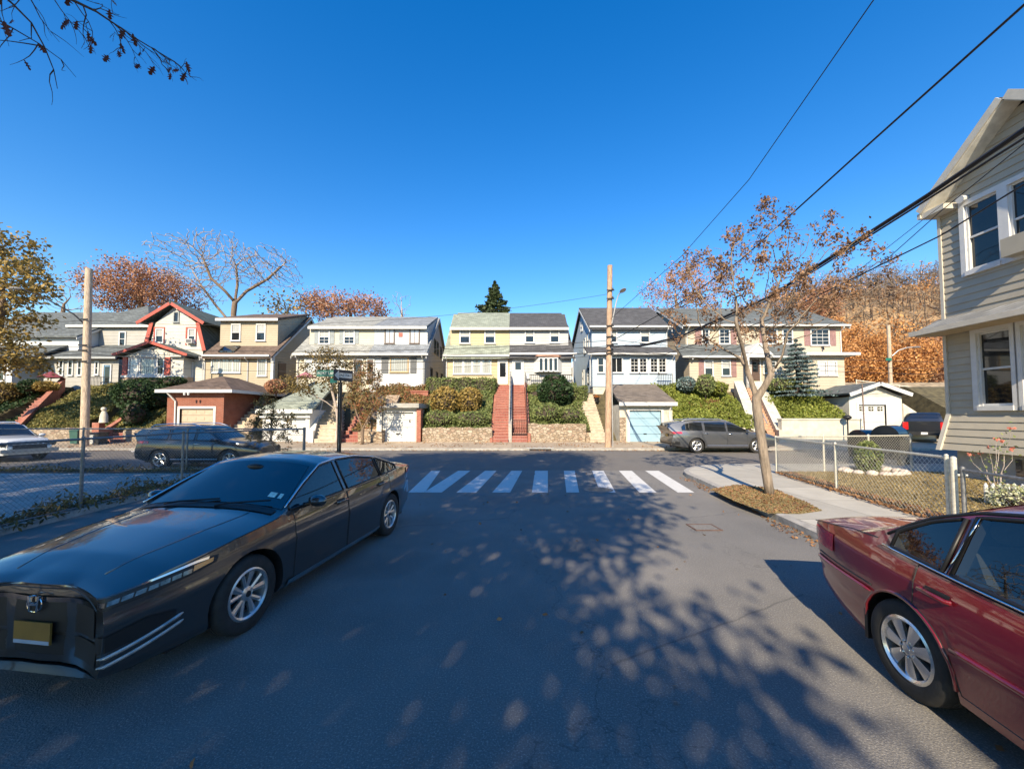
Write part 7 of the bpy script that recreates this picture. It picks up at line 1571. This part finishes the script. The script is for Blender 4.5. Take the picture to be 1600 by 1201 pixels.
# trees behind the houses
tree('bare_tree', 'large bare pale-twigged tree behind the tan house', at(366,520,46)[:2]+(4.2,), [[at(366,520,46)[:2]+(4.2,), at(365,490,46), at(367,472,46)], [at(367,472,46), at(352,455,45), at(330,435,44.5), at(318,405,44)], [at(367,474,46), at(385,455,47), at(418,436,47), at(446,410,47)], [at(367,472,46), at(371,445,46.5), at(369,415,46.5)], [at(365,510,46), at(338,478,47.5), at(316,448,48), at(296,414,48)], [at(316,448,48), at(286,430,48.5), at(268,420,49)]],
    [E(262,330,372,450,45,6), E(310,400,366,440,46,6), E(375,420,390,450,47,5), E(400,465,385,450,46,5), E(300,350,430,480,48,3)], 3200, .40, .55, mt['bark'], mt['barkp'], None, 0, r_tip=.03, r_base=.33, seed=72, split=.11)
tree('oak_tree', 'broad rust-brown oak behind the red-trimmed house', at(222,520,46)[:2]+(4.2,), [[at(222,520,46)[:2]+(4.2,), at(222,490,46), at(218,465,46)]], [E(150,215,420,490,46,5), E(190,262,402,480,46,5), E(235,300,425,490,47,5), E(140,180,440,480,45,3)], 600, .6, 1., mt['bark'], mt['barkp'], L_['rust'], 14000, .25, .5, .024, .35, 73, lmax=.06)
tree('bare_tree', 'thin bare tree left of the rust-brown oak', at(95,500,44)[:2]+(4.2,), [[at(95,510,44)[:2]+(4.2,), at(98,490,44), at(100,475,44)]], [E(68,138,438,492,44,3.5)], 260, .55, .9, mt['bark'], mt['barkp'], None, 0, r_tip=.02, r_base=.2, seed=74)
tree('oak_tree', 'dark reddish oak behind the cream house', at(548,520,50)[:2]+(4.2,), [[at(548,520,50)[:2]+(4.2,), at(548,490,50)]], [E(500,560,458,500,50,4), E(540,612,462,500,50,4), E(475,520,455,500,51,4)], 360, .7, 1.1, mt['barkd'], mt['barkp'], L_['rust'], 6500, .27, .5, .026, .3, 75, lmax=.05)
tree('bare_tree', 'sparse yellowish tree behind the tan house gable', at(445,520,52)[:2]+(4.2,), [[at(445,520,52)[:2]+(4.2,), at(447,495,52)]], [E(405,500,458,500,52,4)], 260, .7, 1.1, mt['barkp'], mt['barkp'], L_['gold'], 500, .4, .5, .022, .25, 76)
tree('bare_tree', 'pair of slender bare treetops behind the white house', at(628,520,52)[:2]+(4.2,), [[at(628,520,52)[:2]+(4.2,), at(628,492,52)]], [E(606,650,452,498,52,3)], 150, .7, 1., mt['barkp'], mt['barkp'], None, 0, r_tip=.022, r_base=.2, seed=77)
tree('oak_tree', 'airy rust-coloured oak behind the pale blue house', at(1060,520,44)[:2]+(4.2,), [[at(1060,520,44)[:2]+(4.2,), at(1060,490,44), at(1056,470,44)]], [E(1000,1060,430,500,44,4), E(1030,1100,408,480,44,5), E(1070,1130,430,500,45,4)], 520, .55, .9, mt['bark'], mt['barkp'], L_['rust'], 3600, .24, .4, .022, .3, 78, lmax=.045, tuft=.6)
tree('oak_tree', 'yellow and brown leaved tree overhanging the left edge', (-33.,23.5,.3), [[(-33.,23.5,.3), (-32.8,23.4,4.5), (-32,23,7)], [(-32.8,23.4,4.5), (-30.5,22.6,7), (-29.5,22,8.6)]], [ell(-60,52,352,470,22.5,3), ell(-40,75,395,470,22,2.4), ell(-60,60,460,540,22.5,2.4), ell(-70,58,520,592,22.5,2.2)], 420, .5, .8, mt['bark'], mt['bark'], L_['gold'], 7000, .25, .3, .016, .32, 79, lmax=.05)
# small trees on the far pavement
q = G(566, 692, .15); q.y = 23.0; q = U(566,690,23.0); base = (q.x, 23., .2)
tree('small_tree', 'small multi-stemmed red and olive leaved tree left of the flat-roofed garage', base, [[base, at(567,665,23)], [at(567,670,23), at(557,645,23.2), at(552,620,23.3)], [at(567,668,23), at(585,640,22.8), at(592,615,22.7)]], [E(546,600,560,640,23,1.2), E(560,606,600,655,22.6,1.0), E(540,580,580,650,23.5,1.), E(585,612,610,640,22.9,.7)], 420, .16, .3, mt['bark'], mt['bark'], L_['maple'], 3600, .13, .10, .006, .09, 81, lmax=.012)
base = tuple(U(527,688,23.4)[:2])+(.2,)
tree('small_tree', 'pale-stemmed olive leaved tree behind the street sign post', base, [[base, at(528,650,23.4), at(525,635,23.4)], [at(525,640,23.4), at(510,628,23.2), at(480,612,23)], [at(526,640,23.4), at(545,630,23.6), at(556,618,23.8)], [at(525,635,23.4), at(516,600,23.6), at(512,570,23.6)]], [E(440,510,575,620,23,1.1), E(470,560,540,580,23.4,1.2), E(500,570,560,610,23.6,1.), E(425,470,585,625,22.8,.7)], 460, .17, .32, mt['barkp'], mt['barkp'], L_['olive'], 4600, .13, .12, .006, .11, 82, lmax=.012)
# vine on the fence end
base = (-7.9, 13.45, .08); Sv = lambda px, py: tuple(U(px, py, 13.6))
tree('vine_bush', 'tangled dark leaved vine climbing the end of the left chain-link fence', base, [[base, Sv(425,690), Sv(425,660)], [Sv(425,690), Sv(400,660)], [Sv(428,690), Sv(450,660)]], [E(383,455,625,700,13.6,.35), E(395,440,612,650,13.7,.3), E(440,468,640,700,13.6,.3), E(378,420,650,700,13.5,.3)], 420, .10, .18, mt['barkd'], mt['barkd'], L_['olive'], 2600, .07, .05, .004, .02, 83, lmax=.008)
# hillside woods: a few trees one can tell apart, the rest one mass
hs_ = [(1225,520,600,52,'orange'),(1300,490,610,56,'orange'),(1345,520,620,50,'orange'),(1410,520,628,48,'orange'),(1460,515,625,50,'rust'),(1270,440,560,68,'rust'),(1520,500,620,52,'orange')]
names_ = ['orange oak behind the beige house roof, leftmost on the hillside','tall orange oak right of the beige house on the hillside','bright orange oak left of the distant lamp pole','bright orange oak right of the distant lamp pole','rust orange oak on the hillside beside the near house corner','dull rust oak higher on the hillside behind the beige house','orange oak on the hillside hidden behind the near house']
for i, ((px_, pt, pb, Y_, lm), lb) in enumerate(zip(hs_[:6], names_)):
    base = tuple(U(px_,pb,Y_)[:2])+(max(3.8, hill_z(U(px_,pb,Y_).x, Y_)-.3),); w_ = 42
    tree('oak_tree', lb, base, [[base, (base[0], base[1], base[2]+2.)]], [E(px_-w_,px_+w_*.5,pt+20,pb-12,Y_,3.5), E(px_-w_*.4,px_+w_,pt,pb-30,Y_,3.5)], 260, .7, 1.1, mt['bark'], mt['bark'], L_[lm], 9000, .28, .5, .03, .28, 90+i, group='orange oaks on the hillside', lmax=.06)
rng = np.random.default_rng(99); n = 1500; X_ = rng.uniform(28, 165, n); Y_ = rng.uniform(52, 140, n); TB = MB(); LP, WP = [], []
for x, y in zip(X_, Y_):
    z = hill_z(x, y); h_ = rng.uniform(3.5, 7.); TB.tube([(x,y,z-.3),(x+rng.normal()*.4,y,z+h_*.6),(x+rng.normal()*.8,y+rng.normal()*.5,z+h_)], [.12,.07,.03], 3)
    leafy = rng.random() < (.75 if z < 15 else .12); m_ = 80 if leafy else 60
    q = np.array((x,y,z+h_*.68)) + rng.normal(size=(m_,3))*np.array((1.3,1.3,h_*.2)); (LP if leafy else WP).append(q)
TB.build('far_tree_trunks', mt['barkd'])['kind'] = 'stuff'; o = bpy.data.objects['far_tree_trunks']; tag(o, 'grey trunks of the far wood covering the hill', 'far wood')
V, F = leafcards(np.concatenate(LP), .42, rng, .7); tag(np_mesh('far_wood', V, F, L_['orange']), 'orange foliage of the far wood on the lower hill', 'far wood', None, 'stuff')
V, F = leafcards(np.concatenate(WP), 1.3, rng, .09); tag(np_mesh('far_wood', V, F, L_['wood']), 'bare grey-brown twigs of the far wood along the hilltop', 'far wood', None, 'stuff')
P = np.stack([rng.uniform(28,165,16000), rng.uniform(44,140,16000), np.zeros(16000)],1); P[:,2] = [hill_z(a,b_)+.3 for a,b_ in P[:,:2]]; V, F = leafcards(P, .6, rng, .6); tag(np_mesh('undergrowth', V, F, L_['litter']), 'brown undergrowth and fallen leaves on the hill', 'undergrowth', None, 'stuff')
# low far wood behind the left rows
n = 13000; P = np.stack([rng.uniform(-150, 25, n), rng.uniform(56, 66, n), rng.uniform(4, 12.5, n)], 1); P = P[P[:,2] < 7.5+2.2*np.sin(P[:,0]*.23)+1.5*np.sin(P[:,0]*.61+1)]; V, F = leafcards(P, .8, rng, .6); tag(np_mesh('far_wood', V, F, L_['olive']), 'low band of far trees seen between the houses on the left', 'far wood', None, 'stuff')
n = 7000; P = np.stack([rng.uniform(-75, -48, n), rng.uniform(20, 60, n), rng.uniform(.2, 9, n)], 1); P = P[P[:,2] < 6+2.*np.sin(P[:,1]*.33)+1.2*np.sin(P[:,0]*.7)]; V, F = leafcards(P, .6, rng, .6); tag(np_mesh('far_wood', V, F, L_['gold']), 'thicket beyond the last house at the far left', 'far wood', None, 'stuff')
# big oaks beside and behind the camera: one drooping limb shows at the top left, their shade falls on the street
def shade_tree(label, base, top, ells, natt, nleaf, seed, lsize=.34, limbs=()):
    return tree('oak_tree', label, base, [[base, (base[0], base[1], base[2]+top)]] + list(limbs), ells, natt, .55, .9, mt['bark'], mt['bark'], L_['oak'], nleaf, lsize, .42, .012, .34, seed, lmax=.05)
lb0 = [(-6.,-5.,5.0), tuple(U(-40,-60,2.6)), tuple(U(60,-25,3.6)), tuple(U(150,18,4.1)), tuple(U(215,62,4.4)), tuple(U(272,96,4.6))]
shade_tree('big oak whose drooping limb shows in the top left corner of the sky', (-6.,-5.5,0.05), 5., [(-6.5,-6,8.0,3.6,3.4,2.6), (-3.6,-7,7.6,2.4,3.2,2.4), (-7,-3,9.5,3.4,2.6,2.4), (-3.6,-2.8,10.2,2.7,2.4,2.1), (-4.6,-3,12.5,3.3,3.,1.7), (-9.5,-5,10,3,3,2.6), (-5,-9,7.0,3.2,2.6,2.2), (-8,-1.5,11.8,3,2.4,2.0), (-2.9,-1.2,12.4,2.0,1.8,1.3), (-3.1,-9.3,7.2,2.6,2.4,2.2), (-2.3,-5.4,9.2,2.1,2.4,2.0)], 1500, 74000, 101, .205)
shade_tree('second big oak behind the left lot, out of frame but shading it', (-15.,-4.5,0.05), 5., [(-15,-4.5,9,4,4,3), (-11,-3.5,10,2.6,3,2.4), (-19,-3,9.5,3.6,3,2.6), (-15,-1,11.3,4,2.4,2.), (-22,-4,11,3,3,2.2), (-13,-6,8,4,3,2.4), (-11,-1.5,11.5,2.3,2,1.6)], 1000, 48000, 102, .21)
# the limb itself with twigs and lobed oak leaves
rng = np.random.default_rng(7); t = bpy.data.objects['oak_tree'] if False else [o for o in bpy.data.objects if o.get('label','').startswith('big oak whose')][0]
b = MB(); b.tube(lb0, [.10,.035,.018,.011,.007,.004], 6); tips = []
def twig(p, d, L, r, lv):
    pts = [p]; 
    for i in range(5): d = (d + Vector(tuple(rng.normal(size=3)*.22)) + Vector((0,0,-.04))).normalized(); pts.append(pts[-1] + d*L/5)
    b.tube(pts, [r*(1-.15*i) for i in range(6)], 4); tips.append((pts[-1], d)); tips.append((pts[3], d))
    if lv > 0:
        for k in (2,3,4): twig(pts[k], (d + Vector(tuple(rng.normal(size=3)*.55))).normalized(), L*.5, r*.6, lv-1)
ptsv = [Vector(p) for p in lb0]
for a, c_, n in ((1,2,7),(2,3,6),(3,4,5),(4,5,4)):
    for i in range(n): q = ptsv[a].lerp(ptsv[c_], (i+.5)/n); d = (ptsv[c_]-ptsv[a]).normalized(); twig(q, (d*.8+Vector((rng.normal()*.35, rng.normal()*.25, -.25+rng.normal()*.35))).normalized(), .55*(1-.12*a), .007, 1)
for e in ((-60,0,3.4),(-10,-20,3.)): q = U(*e); twig(q, Vector((.8,.2,-.45)).normalized(), .8, .009, 1)
b.build('limb', mt['barkd'], t, smooth=True, sharp=180)
LV, LF = [], []
lobes = [(0,0),(.12,.10),(.08,.2),(.34,.30),(.12,.42),(.42,.6),(.12,.62),(.22,.85),(0,1.)]; shape = lobes + [(-x, y) for x, y in lobes[-2:0:-1]]
LB = MB(); ids = rng.permutation(len(tips))
for k in ids[:int(len(tips)*.22)]:
    p, d = tips[k]
    if p.x > -2.9 and rng.random() < .75: continue
    u = (Vector((rng.normal()*.4, rng.normal()*.4, -1))).normalized(); v = u.cross(Vector(tuple(rng.normal(size=3)))).normalized(); s_ = rng.uniform(.075,.13); n_ = u.cross(v)
    LB.add([p + v*x*s_*.9 + u*y*s_ + n_*(abs(x)*.2*s_) for x, y in shape], [tuple(range(len(shape)))])
LB.build('lobed_leaves', L_['oak'], t)
